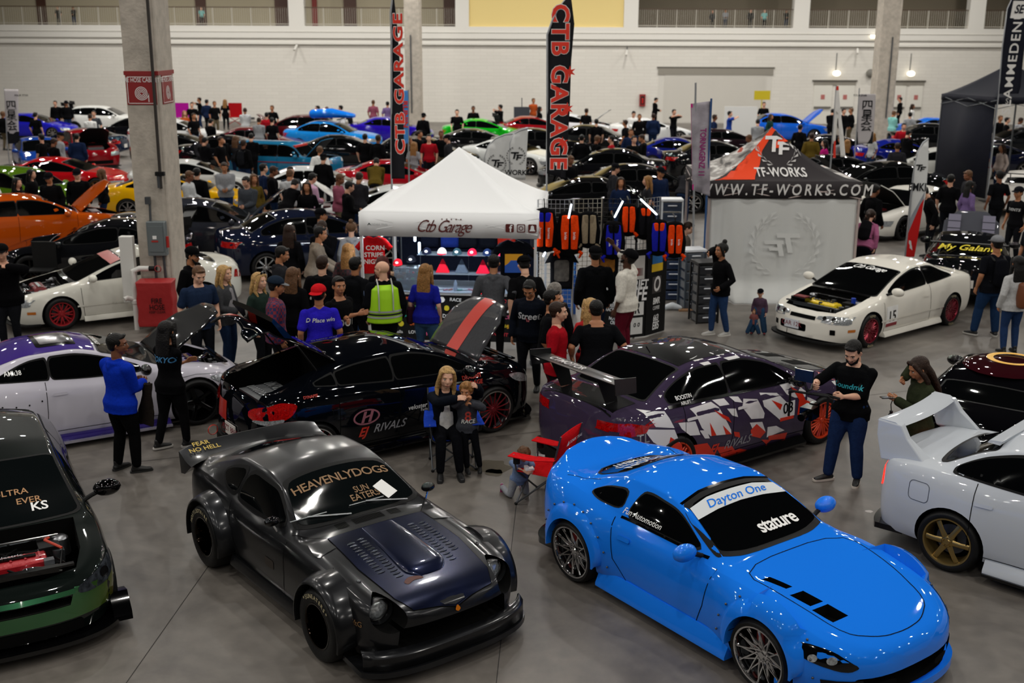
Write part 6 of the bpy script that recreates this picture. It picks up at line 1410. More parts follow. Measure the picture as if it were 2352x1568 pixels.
 mb = MB(); mb.tube([(q.x, q.y+.06, q.z-.13), (q.x+.025, q.y+.06, q.z-.05), (q.x, q.y+.06, q.z+.0)], .006, 6); obj('bottle_loop', (mb, MBLK), b)
 pp(2293, 543, 100, 'person in grey cap, dark tee and jeans with backpack by the white coupe rear', 1.82, top='#101116', kind='tee', style='capped', cap='#7a7b7f', skin='tan', fat=1.15, pants='#1c3252', pfit=.028, backpack='#0e0f14', who='grey capped visitor', shoe='#101013', sole='#b9b6b0', feet=((.16, .02, 0, 15), (-.20, .12, 0, -30)))
 pp(2342, 590, 95, 'person in white jacket and jeans at the right edge', 1.66, fem=True, top='#b9b9b9', kind='jacket', style='long', hair='black', pants='#22365a', skin='tan')
 w = L(); o = tag(obj('leather_backpack', (MB().cap([(.02, -.17, 1.2), (.02, -.19, 1.0), (.02, -.18, .88)], [(.12, .06), (.15, .08), (.13, .07)], 14), mat('tan_leather', '#6b3818', .5))), 'tan leather backpack of the person in white jacket', 'backpack'); o.location = w['root'].location; o.rotation_euler = w['root'].rotation_euler
 pp(2340, 492, -150, 'person in dark grey tee and black cap looking down at the right edge', 1.80, top='#1d1f24', kind='tee', style='capped', cap='#0f1014', skin='tan', beard=True, nod=30, fat=1.15)
 pp(2342, 430, -150, 'person in black tee with white chest text and cap at the far right', 1.78, top='#0e0e11', kind='tee', style='capped', cap='#14151a', skin='tan', print=[('EVENTS', .09, 1, .3, '#c9c9c9')])
 pp(2298, 392, 100, 'person in black tee seen from behind left of the white rear spoiler car', 1.82, top='#0c0d10', kind='tee', style='short', skin='brown')
 pp(2150, 424, 170, 'person in black jacket leaning over the grey raised hood from the left', 1.78, top='#0c0c0e', kind='jacket', style='short', skin='fair', lean=18, nod=25)
 pp(1992, 476, 60, 'person in pink hoodie bending behind the printed tent', 1.66, fem=True, top='#a35c80', kind='hoodie', style='tail', hair='brown', skin='fair', lean=35, pants='#10131b', backpack='#101013', who='person in pink hoodie')
 pp(2008, 424, 30, 'person in black jacket standing right of the printed tent', 1.80, top='#0a0a0c', kind='jacket', style='short', skin='brown', nod=15)
 pp(1590, 512, -20, 'person sitting behind the printed tent with water bottle table', 1.5, top='#6d655c', kind='tee', style='short', skin='fair', hair='brown', nod=25)
 pp(2, 562, -80, 'person in black at the left edge holding up a phone', 1.82, top='#08080a', kind='jacket', style='capped', cap='#0a0a0b', hands=((.16, .30, 1.48), (-.14, .30, 1.50)), fat=1.25)
 w = L(); q = w['wr'][1]; o = tag(obj('phone', (MB().box((0, q.y+.10, q.z+.04), (.15, .012, .075)), BLK)), 'phone held up by the black clad person at the left edge', 'phone'); o.location = w['root'].location; o.rotation_euler = w['root'].rotation_euler
_pl = {}
def plaid(c1, c2):
 k = (c1, c2)
 if k in _pl: return _pl[k]
 M = bpy.data.materials.new('plaid_fabric'); M.use_nodes = True; nt = M.node_tree; b = nt.nodes['Principled BSDF']; N = nt.nodes.new; Lk = nt.links.new
 tc = N('ShaderNodeTexCoord'); ch = N('ShaderNodeTexChecker'); ch.inputs['Scale'].default_value = 22; ch.inputs['Color1'].default_value = (*lin(c1), 1); ch.inputs['Color2'].default_value = (*lin(c2), 1)
 Lk(tc.outputs['Object'], ch.inputs[0]); Lk(ch.outputs[0], b.inputs['Base Color']); b.inputs['Roughness'].default_value = .85; _pl[k] = M; return M
def guard():
 pp(880, 600, 105, 'bald security guard in yellow reflective vest and black uniform at the booth', 1.78, top='#0c0d11', kind='jacket', style='bald', skin='fair', yaw=-55, glasses=True, fat=1.25, belly=.04, pants='#0b0b0d')
 w = L(); sp = w['sp']; rt = w['root']
 mb = MB(); up = tuple(sp(0, 1, 0)-sp(0, 0, 0))
 mb.tube([sp(0, 0, -.13), sp(0, .0, .08), sp(0, 0, .26), sp(0, 0, .40), sp(0, 0, .46)], [(.285, .225), (.28, .225), (.27, .21), (.25, .185), (.17, .12)], 24, True, None, up); c = remesh(mb, .014, 3); c.materials.append(mat('hi_vis', '#a4dc10', .6));
 for p_ in c.polygons: p_.use_smooth = True
 v = obj('safety_vest', c, rt); SV = mat('reflective_tape', '#c9ccc9', .25, .4)
 for z, hh, m_ in ((.06, .030, SV), (.015, .028, mat('tape_dark', '#15181c', .5)), (-.03, .030, SV)):
  mb = MB(); mb.tube([sp(0, 0, z-hh/2), sp(0, 0, z+hh/2)], [(.290, .232)]*2, 32, False, None, up); obj('vest_band', (mb, m_), v)
 for x in (-.11, .11):
  mb = MB(); mb.tube([sp(x, -.208, .08), sp(x, -.20, .28), sp(x, -.16, .44), sp(x, -.02, .53), sp(x, .15, .42)], [(.022, .012)]*5, 8); obj('vest_stripe', (mb, SV), v)
 mb = MB(); mb.lathe([(.001, 0), (.045, 0), (.05, .004)], 20, 'x'); obj('shoulder_patch', (mb, mat('patch_blue', '#3c4e6c', .6)), rt, M=Matrix.Translation(w['sh'][-1].lerp(w['el'][-1], .35)+V((-.09, 0, 0))))
def lanyard():
 w = L(); sp = w['sp']; mb = MB()
 for q in (1, -1): mb.tube([sp(.07*q, .03, .47), sp(.055*q, .14, .38), sp(.01*q, .15, .18)], [(.009, .003)]*3, 6)
 o = tag(obj('lanyard', (mb, mat('lanyard_red', '#a8545c', .6))), 'red and white lanyard around the neck of the person with glasses', 'lanyard'); o.location = w['root'].location; o.rotation_euler = w['root'].rotation_euler
def rig():
 w = L(); a, b_ = w['wr'][1], w['wr'][-1]
 r = empty('camera_rig', w['root'].location, w['root'].rotation_euler.z, 'black gimbal camera rig with monitor held by the person in black tee', 'camera')
 c = V((.24, .62, 1.16))
 def o(nm, mb, m_=MBLK): return obj(nm, (mb, m_), r)
 mb = MB(); mb.tube([b_+V((0, .07, -.01)), V((.12, .46, 1.18)), c+V((0, -.04, .05))], .016, 8); o('handle', mb); mb = MB(); mb.tube([a+V((0, .06, .02)), c+V((.02, -.02, .1)), c+V((.0, .10, .12))], .014, 8); o('top_handle', mb)
 o('monitor', MB().box((c.x+.10, c.y+.02, c.z+.26), (.22, .03, .14), None), mat('monitor_dark', '#15171f', .2)); mb = MB(); mb.tube([(c.x+.10, c.y+.02, c.z+.2), (c.x+.04, c.y+.03, c.z+.05)], .01, 6); o('monitor_arm', mb)
 mb = MB(); mb.tube([c+V((-.2, .0, .06)), c+V((.24, .06, .06))], .015, 8); mb.tube([c+V((.24, .06, .06)), c+V((.24, .06, -.25))], .015, 8); mb.tube([c+V((-.2, 0, .06)), c+V((-.2, 0, -.2))], .015, 8); o('gimbal_frame', mb)
 o('camera_body', MB().box((c.x, c.y+.03, c.z-.16), (.16, .2, .14)), BLK); mb = MB(); mb.tube([(c.x, c.y+.12, c.z-.16), (c.x, c.y+.26, c.z-.17)], .045, 14); o('lens', mb, BLK); o('battery_pack', MB().box((c.x, c.y-.1, c.z-.14), (.1, .08, .12)), BLK)
near_people()
def camp_chair(x, y, rz, label, col, light, logo=None, cup=True, s=1.):
 r = empty('camping_chair', (x, y, 0), rz, label, 'chair'); F_ = cloth('chair_fabric', col); F2 = cloth('chair_mesh_panel', light)
 def T(nm, pts, rad=.011, m_=STEEL): mb = MB(); mb.tube([V(p)*s for p in pts], rad, 8); return obj(nm, (mb, m_), r)
 w, d, sh = .27, .22, .42
 for q in (1, -1):
  T('leg', [(q*w, d, .02), (-q*w*.0+q*.0, d, .22), (-q*w, d, sh)]); T('leg', [(q*w, -d, .02), (0, -d, .22), (-q*w, -d, sh)]); T('leg', [(q*w, d, .02), (q*w, 0, .21), (q*w, -d, sh-.02)])
  T('back_post', [(q*w, -d, .02), (q*w, -d, .45), (q*(w+.01), -d-.12, .92)]); T('arm_post', [(q*w, d, sh), (q*(w+.03), d+.02, .62)])
  mb = MB(); mb.rings([[(q*(w-.05), -d-.06, .63), (q*(w+.06), -d-.06, .63), (q*(w+.06), -d-.06, .64), (q*(w-.05), -d-.06, .64)], [(q*(w-.06), 0, .60), (q*(w+.09), 0, .60), (q*(w+.09), 0, .61), (q*(w-.06), 0, .61)], [(q*(w-.05), d+.06, .61), (q*(w+.10), d+.06, .61), (q*(w+.10), d+.06, .62), (q*(w-.05), d+.06, .62)]]); a = obj('armrest', (mb, F_), r)
  if cup: mb = MB(); mb.lathe([(.04, .612), (.04, .52)], 16, 'z', (q*(w+.03), d-.02, 0)); obj('cup_holder', (mb, MBLK), a)
  for yy in (d, -d): obj('foot', (MB().ell((q*w, yy, .018), (.022, .022, .018), 10, 6), MBLK), r)
 R = []
 for k in range(7):
  y = d-2*d*k/6; R.append([(x_, y, sh-.06*(1-(x_/w)**2)*math.sin(PI*(k+.6)/7.2)) for x_ in [-w+2*w*j/8 for j in range(9)]])
 mb = MB(); mb.rings(R, False, False); c = obj('seat', with_mods(mb.mesh('s', F_, 60), [('SOLIDIFY', dict(thickness=.008))]), r)
 R = []
 for k in range(7):
  z = .42+.50*k/6; y = -d-.12*max(0, (z-.45)/.47); R.append([(x_, y-.04*(1-(x_/w)**2)*math.sin(PI*(k+.5)/7), z+(.02*(1-(x_/w)**2) if k == 6 else 0)) for x_ in [-w+2*w*j/8 for j in range(9)]])
 mb = MB(); mb.rings(R, False, False); b = obj('backrest', with_mods(mb.mesh('s', F_, 60), [('SOLIDIFY', dict(thickness=.008))]), r)
 R2 = [[(p[0]*.8, p[1]+.012, p[2]) for p in q] for q in R[1:4]]; mb = MB(); mb.rings(R2, False, False); obj('mesh_panel', (mb, F2), b)
 if logo:
  mb = MB(); M_ = frame((0, -d-.13, .83), (1, 0, 0) if logo[1] > 0 else (-1, 0, 0), (0, -.2, 1));
  M_ = frame((0, -d-.085 if logo[1] < 0 else -d-.16, .82), (-1, 0, 0) if logo[1] < 0 else (1, 0, 0), (0, -.22, 1)); flat_text(mb, logo[0], .055, M_ @ Matrix.Translation((.03, 0, .002)), bold=.012)
  mb.add([(-.2, -.03, .002), (-.14, -.03, .002), (-.17, .035, .002)], [(0, 1, 2)], M_); obj('chair_lettering', (mb, WHITE), b)
 return r
def family():
 a = G(1042, 1082, 0); ph = math.radians(-82)
 camp_chair(a.x-.02, a.y+.22, ph-PI/2, 'blue camping chair with grey frame under the mother and boy', '#1d3fae', '#10215c', cup=True)
 rz = ph-PI/2; loc = (a.x-.03, a.y+.20, 0)
 person(loc, rz, 'blonde person in dark jacket and white top sitting in the blue chair hugging a boy', dict(h=1.68, fem=True, top='#10141c', kind='jacket', open='#d8d6d2', style='bob', hair='blonde', skin='fair', pelvis=(.07, -.06, .50), lean=6, feet=((.18, .42, 0, 5), (-.06, .42, 0, -5)), pants='#0b0c10', shoe='#08080a', hands=((-.02, .34, .98), (-.30, .16, 1.06)), yaw=-3, htilt=-6, vox=.011, elbow=((.8, -.2, -.3), (-.9, -.3, -.2)), knee=(0, 1, .6)))
 person((a.x+.17, a.y+.06, 0), rz, 'curly haired boy in grey sleeves and printed shirt held in the blue chair', dict(h=1.16, child=True, top='#3a3c42', kind='hoodie', style='curly', hair='honey', skin='tan', pelvis=(-.0, -.0, .60), lean=-4, feet=((.02, .18, .0, -8), (-.14, .20, .0, 5)), pants='#0b0c10', shoe='#0b0b0c', hands=((.05, .15, .97), (-.05, .16, .90)), curl=(60, 60), yaw=25, nod=5, vox=.0105, elbow=((.9, .1, -.4), (-.9, .1, -.4)), print=[('8', .17, 1, .2, '#b33a30'), ('RACE', .07, 1, .09, '#c9c9c4')], knee=(0, 1, .5)))
 b = G(1245, 1150, 0)
 camp_chair(b.x-.05, b.y+.1, math.radians(-12)-PI/2-.35+PI*0, 'red camping chair with white lettering beside the blue car', '#c4141a', '#7a0f16', ('OZARK TRAIL', -1)) if False else None
 r = camp_chair(b.x+.02, b.y+.02, math.radians(62), 'red camping chair with white lettering beside the blue car', '#c4141a', '#7a0f16', ('OZARK TRAIL', 1), cup=True)
 mb = MB(); mb.box((.31, .20, .36), (.005, .11, .14)); obj('care_label', (mb, WHITE), r); mb = MB(); mb.box((.27, .24, .33), (.08, .005, .12)); obj('care_label', (mb, WHITE), r)
 g = G(1196, 1148, 0)
 person((g.x, g.y+.05, 0), math.radians(-70-90), 'curly haired toddler in denim shirt kneeling behind the red chair with a white paper', dict(h=.98, child=True, top='#6f83a8', kind='tee', sleeve=.5, style='curly', hair='light_brown', skin='fair', pelvis=(0, -.05, .26), lean=16, nod=32, feet=((.14, -.26, .02, 20), (-.12, -.30, .02, -15)), knee=(0, 1, -.6), toe={1: -60, -1: -60}, pants='#8d8f95', shoe='#7a1850', sole='#c9c9c9', hands=((.05, .28, .44), (-.04, .28, .44)), vox=.0105))
 w = L(); q = (w['wr'][1]+w['wr'][-1])/2; o = tag(obj('paper_toy', (MB().box((q.x, q.y+.03, q.z+.03), (.10, .07, .02)).box((q.x+.03, q.y+.02, q.z+.05), (.04, .05, .03)), WHITE)), 'crumpled white paper held by the kneeling toddler', 'paper'); o.location = w['root'].location; o.rotation_euler = w['root'].rotation_euler
 d = G(1741, 768, 0)
 person((d.x, d.y, 0), math.radians(-110-90), 'small dark haired doll figure in denim dress standing by the white coupe nose', dict(h=.88, child=True, hs=1.25, fem=True, top='#4a3848', kind='tee', sleeve=.9, style='capped', cap='#0d0d12', hair='brown', skin='light', pants='#27405c', pfit=.035, shoe='#6a1c20'))
 d2 = G(1733, 766, 0)
 person((d2.x-.05, d2.y-.10, 0), math.radians(-110-90), 'tiny second doll in denim held in front of the larger doll', dict(h=.50, child=True, hs=1.1, fem=True, top='#7a4a48', kind='tee', style='bun', hair='honey', skin='light', pants='#27405c', pfit=.03, shoe='#5a2a28'))
family()
def fabric(name, col, **k): return mat(name, col, .8, spec=.2, **k)
def sheet(pts, wave=.03, n=1., thick=.012, cell=.14, freq=3.):
 bm = bmesh.new(); vs = [bm.verts.new((x, 0, z)) for x, z in pts]; bm.faces.new(vs)
 for ax in (0, 2):
  lo = min(v.co[ax] for v in bm.verts); hi = max(v.co[ax] for v in bm.verts); k = math.ceil(lo/cell)
  while k*cell < hi:
   bmesh.ops.bisect_plane(bm, geom=bm.verts[:]+bm.edges[:]+bm.faces[:], plane_co=(k*cell, 0, k*cell), plane_no=(1, 0, 0) if ax == 0 else (0, 0, 1), dist=1e-4); k += 1
 for v in bm.verts: v.co.y = wv(v.co.x, v.co.z, wave, freq)
 me = bpy.data.meshes.new('s'); bm.to_mesh(me); bm.free()
 for p in me.polygons: p.use_smooth = True
 return with_mods(me, [('SOLIDIFY', dict(thickness=thick, offset=0))])
def wv(x, z, wave, freq): return wave*math.sin(freq*x+1.7*z)+wave*.5*math.sin(freq*2.3*x-z*2.1)
def on_sheet(name, shapes, m_, parent, wave=.03, freq=3., off=.012):
 mb = MB()
 for v, f in shapes: mb.add([(x, wv(x, z, wave, freq)-off, z) for x, z in v], f)
 return obj(name, (mb, m_, 0), parent)
def vtext(s, x, z0, size, up=1, sx=1., **k):
 v, f = text2d(s, size, **k); return ([(x+b*sx*up, z0-a*up) for a, b in v], f)
def htext(s, x, z, size, sx=1., **k):
 v, f = text2d(s, size, **k); return ([(x+a*sx, z+b) for a, b in v], f)
def star(cx, cz, r, n=5, rot=0):
 P = [(cx+(r if k % 2 == 0 else r*.4)*math.sin(PI*k/n+rot), cz+(r if k % 2 == 0 else r*.4)*math.cos(PI*k/n+rot)) for k in range(2*n)]; return (P+[(cx, cz)], [(i, (i+1) % (2*n), 2*n) for i in range(2*n)])
def poly(P): return (P, [tuple(range(len(P)))])
def pxpoly(P, Y): return [AT(a, b, Y) for a, b in P]
def flag(name, P, Y, pole, label, m_, cat='flag', wave=.03, rot=0.):
 W_ = pxpoly(P, Y); bx = AT(pole[0][0], pole[0][1], Y).x; r = empty(name, (bx, Y, 0), rot, label, cat)
 c = obj('flag_cloth', sheet([(w.x-bx, w.z) for w in W_], wave), r); c.data.materials.append(m_)
 mb = MB(); pts = [(0, .0, .03)]+[(AT(a, b, Y).x-bx, 0, AT(a, b, Y).z) for a, b in pole]
 mb.tube(pts, .02, 8); obj('pole', (mb, mat('pole_grey', '#a9acb0', .4, .6)), r)
 obj('pole_base', (MB().box((0, 0, .015), (.4, .4, .03)), MBLK), r)
 loc = lambda a, b: (AT(a, b, Y).x-bx, AT(a, b, Y).z)
 return r, c, loc
def laurel(cx, cz, r, sx=1.):
 out = []
 for sd in (1, -1):
  for k in range(9):
   a = math.radians(-70+16*k); x, z = cx+sd*r*math.cos(a)*sx, cz+r*math.sin(a)
   for o in (1, -1):
    t = a+PI/2+o*.6; out.append(poly([(x, z), (x+sd*(r*.2*math.cos(t)+.05*r)*sx, z+r*.2*math.sin(t)), (x+sd*r*.32*math.cos(a+PI/2+o*.25)*sx, z+r*.32*math.sin(a+PI/2+o*.25)), (x+sd*(r*.1*math.cos(t))*sx, z+r*.22*math.sin(t)-.02*r)][:3]))
 return out
def tf(cx, cz, s, sx=1.):
 sh = .25; P = lambda L: poly([(cx+(x+z*sh)*s*sx, cz+z*s) for x, z in L])
 return [P([(-.62, .42), (.22, .42), (.22, .26), (-.62, .26)]), P([(-.25, .26), (-.06, .26), (-.06, -.3), (-.25, -.3)]), P([(.02, .16), (.72, .16), (.72, .02), (.02, .02)]), P([(.10, .02), (.28, .02), (.28, -.42), (.10, -.42)]), P([(.28, -.10), (.60, -.10), (.60, -.22), (.28, -.22)])]
WT = fabric('tent_white', '#f4f5f6'); LEGM = mat('tent_leg_white', '#dfe0e1', .4, .2)
def canopy(r, w, d, z0, z1, zp, roof, val, slope=.2, legs=LEGM, names=('canopy_roof', 'valance')):
 c = (w/2, d/2, zp); N = 14; faces = {}
 cor = [(0, 0), (w, 0), (w, d), (0, d)]
 for i in range(4):
  a, b = V((*cor[i], z1)), V((*cor[(i+1) % 4], z1)); R = []
  for k in range(N+1):
   t = k/N; zz = (zp-z1)*(t**(1+slope*2)); p = a.lerp(V((c[0], c[1], z1)), t); q = b.lerp(V((c[0], c[1], z1)), t)
   R.append([tuple(p.lerp(q, j/10)+V((0, 0, zz-.10*math.sin(PI*j/10)*math.sin(PI*min(1, t*1.1))*.5))) for j in range(11)])
  mb = MB(); mb.rings(R, False, False); o = obj(names[0], with_mods(mb.mesh('roof', roof[i] if isinstance(roof, (list, tuple)) else roof, 60), [('SOLIDIFY', dict(thickness=.006))]), r); faces[i] = o
  mb = MB(); d_ = (b-a); nrm = V((d_.y, -d_.x, 0)).normalized()
  mb.rings([[tuple(a.lerp(b, j/16)+V((0, 0, zz))+nrm*(.012*math.sin(j*1.9)*(1 if zz < 0 else .2)+.006)) for j in range(17)] for zz in (0, z0-z1)], False, False)
  obj(names[1], with_mods(mb.mesh('val', val[i] if isinstance(val, (list, tuple)) else val, 60), [('SOLIDIFY', dict(thickness=.006))]), r)
 for x, y in cor:
  ix = .03 if x == 0 else -.03; iy = .03 if y == 0 else -.03
  obj('leg', (MB().box((x+ix, y+iy, (z0+.05)/2), (.045, .045, z0-.05+.1)).box((x+ix, y+iy, .01), (.1, .1, .02)), legs), r)
 mb = MB()
 for a, b in ((0, 1), (1, 2), (2, 3), (3, 0)):
  p, q = V((*cor[a], z1-.06)), V((*cor[b], z1-.06)); m_ = (p+q)/2
  for u, v_ in ((p, m_), (m_, q)): mb.tube([u, v_+V((0, 0, -.28))], .012, 6); mb.tube([u+V((0, 0, -.28)), v_], .012, 6)
 obj('scissor_frame', (mb, legs), r)
 return faces
def booth_white():
 a = G(833, 792); b = AT(1222, 500, a.y-.0); r = empty('pop_up_tent', (a.x, a.y, 0), 0, 'white pop-up tent with red script lettering over the merchandise tables', 'tent')
 r.rotation_euler.z = math.radians(-5); w = 3.02; z1 = AT(825, 487, a.y).z; z0 = AT(828, 541, a.y).z; zp = AT(1055, 336, a.y+1.5).z
 canopy(r, w, 3.05, z0, z1, zp, WT, WT, .12)
 def vt(nm, shp, m_): mb = MB(); [mb.add([(x, -.030, z) for x, z in v], f) for v, f in shp]; return obj(nm, (mb, m_, 0), r)
 zm = (z0+z1)/2; RB = mat('dark_red_ink', '#5e1a16', .6)
 vt('tent_script', [htext('Ctb Garage', 1.43, zm-.02, .30, .82, shear=.55, bold=-.002, spacing=.8)], RB)
 vt('tent_stars', [star(1.42+.08*i, z1-.09, .02) for i in range(5)], RB)
 vt('tent_logo', [poly([(.14, zm-.02), (.18, zm+.03), (.22, zm-.02), (.18, zm+.005)])], mat('logo_green', '#1c3b36', .6)); vt('tent_small_print', [htext('OZARK TRAIL', .36, zm, .045)], mat('faint_grey', '#b5b8ba', .6))
 s = .14
 for i, ch in enumerate(('f', 'o', 's')):
  x = 2.56+.19*i; sq = rrect(x-s/2, zm-s/2-.02, x+s/2, zm+s/2-.02, .02)
  if i != 1: vt('social_icon', [poly(sq)], RB)
  else:
   inn = rrect(x-s/2+.015, zm-s/2-.005, x+s/2-.015, zm+s/2-.035, .015); n_ = len(sq); vt('social_icon', [(sq+inn, [(k, (k+1) % n_, n_+(k+1) % n_, n_+k) for k in range(n_)])], RB)
  mb = MB()
  if i == 0: flat_text(mb, 'f', .17, frame((x+.015, -.034, zm-.03), (1, 0, 0), (0, 0, 1)), bold=.02)
  elif i == 1: mb.add([(x+.038*q*math.cos(t), -.034, zm-.02+.038*q*math.sin(t)) for q in (1, .65) for t in [2*PI*k/20 for k in range(20)]], [(k, (k+1) % 20, 20+(k+1) % 20, 20+k) for k in range(20)])
  else: mb.add([(x+a_, -.034, zm-.02+b_) for a_, b_ in ((-.05, -.045), (.05, -.045), (.03, -.01), (.025, .04), (0, .055), (-.025, .04), (-.03, -.01))], [tuple(range(7))])
  obj('social_glyph', (mb, WT if i != 1 else RB, 0), r)
 M_ = Matrix.Translation((a.x, a.y, 0)) @ Matrix.Rotation(math.radians(-5), 4, 'Z')
 def T(nm, me, label, cat, x, y, z, rz=0, group=None, parent=None):
  o = obj(nm, me); o.matrix_world = M_ @ Matrix.Translation((x, y, z)) @ Matrix.Rotation(rz, 4, 'Z'); return tag(o, label, cat, group)
 def E_(nm, label, cat, x, y, z, rz=0, group=None):
  o = empty(nm, (0, 0, 0), 0, label, cat, group); o.matrix_world = M_ @ Matrix.Translation((x, y, z)) @ Matrix.Rotation(rz, 4, 'Z'); return o
 t = E_('display_counter', 'long counter with sticker covered black front under the white tent', 'counter', 1.6, .75, 0)
 obj('counter_top', (MB().box((0, 0, .84), (2.9, .62, .04)), mat('counter_white', '#c9cdd2', .3)), t); obj('front_board', (MB().box((0, -.30, .41), (2.86, .02, .82)), MBLK), t)
 for q in (-1.4, 1.4): obj('side_board', (MB().box((q, 0, .41), (.02, .58, .82)), MBLK), t)
 obj('glass_front', (MB().box((0, -.32, .98), (2.5, .01, .22)), mat('shelf_glass', '#8f9aa6', .1, trans=.8)), t)
 rr = random.Random(5); cols = ['#d8d8d8', '#c22a3a', '#25a08c', '#e6a21c', '#d85c8a', '#e8e8e8', '#57b84a', '#d4c42a', '#ececec', '#e06a20']; words = ['DRIFT', 'STANCE', 'Super', 'LOW', 'Hella', 'TURBO', '86', 'JDM', 'BOOST', 'Killer', 'NIGHT', 'RACE', 'UP']
 k = 0
 for row in range(5):
  x = -1.34
  while x < 1.3:
   wd = rr.uniform(.12, .30); z = .74-.15*row; c = rr.choice(cols); kind = rr.random(); mb = MB()
   if kind < .6: flat_text(mb, rr.choice(words), rr.uniform(.07, .11), frame((x+wd/2, -.3125, z), (1, 0, rr.uniform(-.15, .15)), (0, 0, 1)), bold=.015)
   else:
    e = rr.uniform(.04, .065); mb.add([(x+wd/2+e*math.cos(u)*rr.uniform(.85, 1.1), -.3125, z+e*math.sin(u)) for u in [2*PI*i/12 for i in range(12)]], [tuple(range(12))])
   if k < 70: obj('sticker', (mb, mat('sticker_'+c, c, .5), 0), t)
   k += 1; x += wd+.05
 s_ = E_('cap_shelf', 'clear two-tier shelf holding the row of caps under the white tent', 'shelf', 1.72, .95, .86)
 GL = mat('shelf_glass', '#8f9aa6', .1, trans=.8)
 for z in (.26, .60): obj('shelf_board', (MB().box((0, 0, z), (1.75, .34, .012)), GL), s_)
 for q in (-.87, 0, .87): obj('upright', (MB().box((q, .16, .31), (.012, .02, .62)), GL), s_)
 bow = lambda f: 0
 def capo(x, y, z, col, label, brim=None, rz=0):
  c = E_('cap', label, 'cap', x, y, z, rz); mb = MB(); R = []
  for k in range(8):
   t_ = k/7*PI/2*.96; R.append([(.085*math.cos(t_)*math.cos(u), .095*math.cos(t_)*math.sin(u), .105*math.sin(t_)) for u in [2*PI*i/20 for i in range(20)]])
  mb.rings(R); obj('crown', (mb, cloth('cap_fabric', col)), c); R = []
  for k in range(9):
   a_ = math.radians(200+17.5*k); R.append([(.082*math.cos(a_), .09*math.sin(a_), .008), (.086*math.cos(a_), -.09*0+(.09+.075*abs(math.sin(a_)))*math.sin(a_), 0.0), (.086*math.cos(a_), (.09+.075*abs(math.sin(a_)))*math.sin(a_), .005), (.082*math.cos(a_), .09*math.sin(a_), .016)])
  mb = MB(); mb.rings(R); obj('brim', (mb, cloth('cap_fabric', brim or col)), c); mb = MB(); mb.add([(.03*math.cos(u), -.093, .05+.022*math.sin(u)) for u in [2*PI*i/14 for i in range(14)]], [tuple(range(14))]); obj('badge', (mb, WHITE, 0), c)
 for i, (col, brim, lb) in enumerate((('#0c1020', None, 'dark navy cap with flame badge, leftmost on the upper shelf'), ('#d9d6d4', '#b01828', 'white crowned cap with red brim on the upper shelf'), ('#1d3038', None, 'dark teal cap between white and red caps on the upper shelf'), ('#b8142c', None, 'crimson cap right of the teal cap on the upper shelf'), ('#101c38', None, 'navy cap with round badge between two red caps'), ('#c8203c', None, 'pink red cap at the right end of the upper shelf'))):
  capo(1.0+.27*i, .93, 1.466, col, lb, brim)
 capo(.50, .78, 1.28, '#b0121e', 'red cap at the left end above the glass case'); capo(.74, .80, 1.34, '#0d0f16', 'large black cap leaning beside the left red cap')
 capo(2.02, .56, .862, '#9a1018', 'red cap lying on the counter front edge')
 c = E_('display_case', 'small clear display case full of trinkets left on the counter', 'case', .70, .72, .86); obj('glass_box', (MB().box((0, 0, .20), (.46, .3, .40)), GL), c)
 for i in range(24):
  mb = MB(); q = rr.uniform(.015, .03); mb.box((rr.uniform(-.2, .2), rr.uniform(-.1, .1), rr.choice((.02, .15, .28))+q), (q*2, q*1.4, q*2)); obj('trinket', (mb, mat('trinket_'+str(i % 5), ['#c8ccd0', '#2a7a4a', '#8a8f98', '#b02030', '#d8d8da'][i % 5], .35)), c)
 T('cardboard_box', MB().box((0, 0, .11), (.34, .26, .22)).mesh('b', mat('cardboard', '#7d5c3e', .8)), 'open brown cardboard box behind the glass case', 'box', .42, 1.0, .86)
 for i, (x, col, lb) in enumerate(((1.28, '#b01424', 'red triangular folded pennant on the lower shelf, left one'), (2.0, '#b8142c', 'red triangular folded pennant on the lower shelf, right one'), (1.62, '#3c4450', 'slate triangular folded cap on the lower shelf'))):
  mb = MB(); mb.rings([[(-.12, -.05, 0), (.12, -.05, 0), (.12, .05, 0), (-.12, .05, 0)], [(-.01, -.01, .24), (.01, -.01, .24), (.01, .01, .24), (-.01, .01, .24)]]); T('pennant', mb.mesh('f', cloth('cap_fabric', col)), lb, 'cap', x, .93, 1.13)
 for i in range(14):
  mb = MB(); mb.cap([(-.04, 0, .015), (.04, .01, .015)], .015, 8); T('wristband', mb.mesh('w', mat('band_%d' % (i % 5), ['#4a6aa8', '#2a8a7a', '#c0c4c8', '#b05a70', '#c8563a'][i % 5], .5)), 'small coloured wristband lying on the counter', 'wristband', 1.12+.085*i, .62+.03*(i % 3), .862, rr.uniform(-1, 1), 'wristbands on the counter')
 b = T('water_bottle', MB().lathe([(.001, 0), (.032, 0), (.034, .14), (.014, .17), (.014, .19), (.001, .19)], 14, 'z').mesh('b', mat('bottle_plastic', '#b8c4d8', .1, trans=.5)), 'small clear water bottle on the counter near the middle', 'bottle', 1.55, .62, .86)
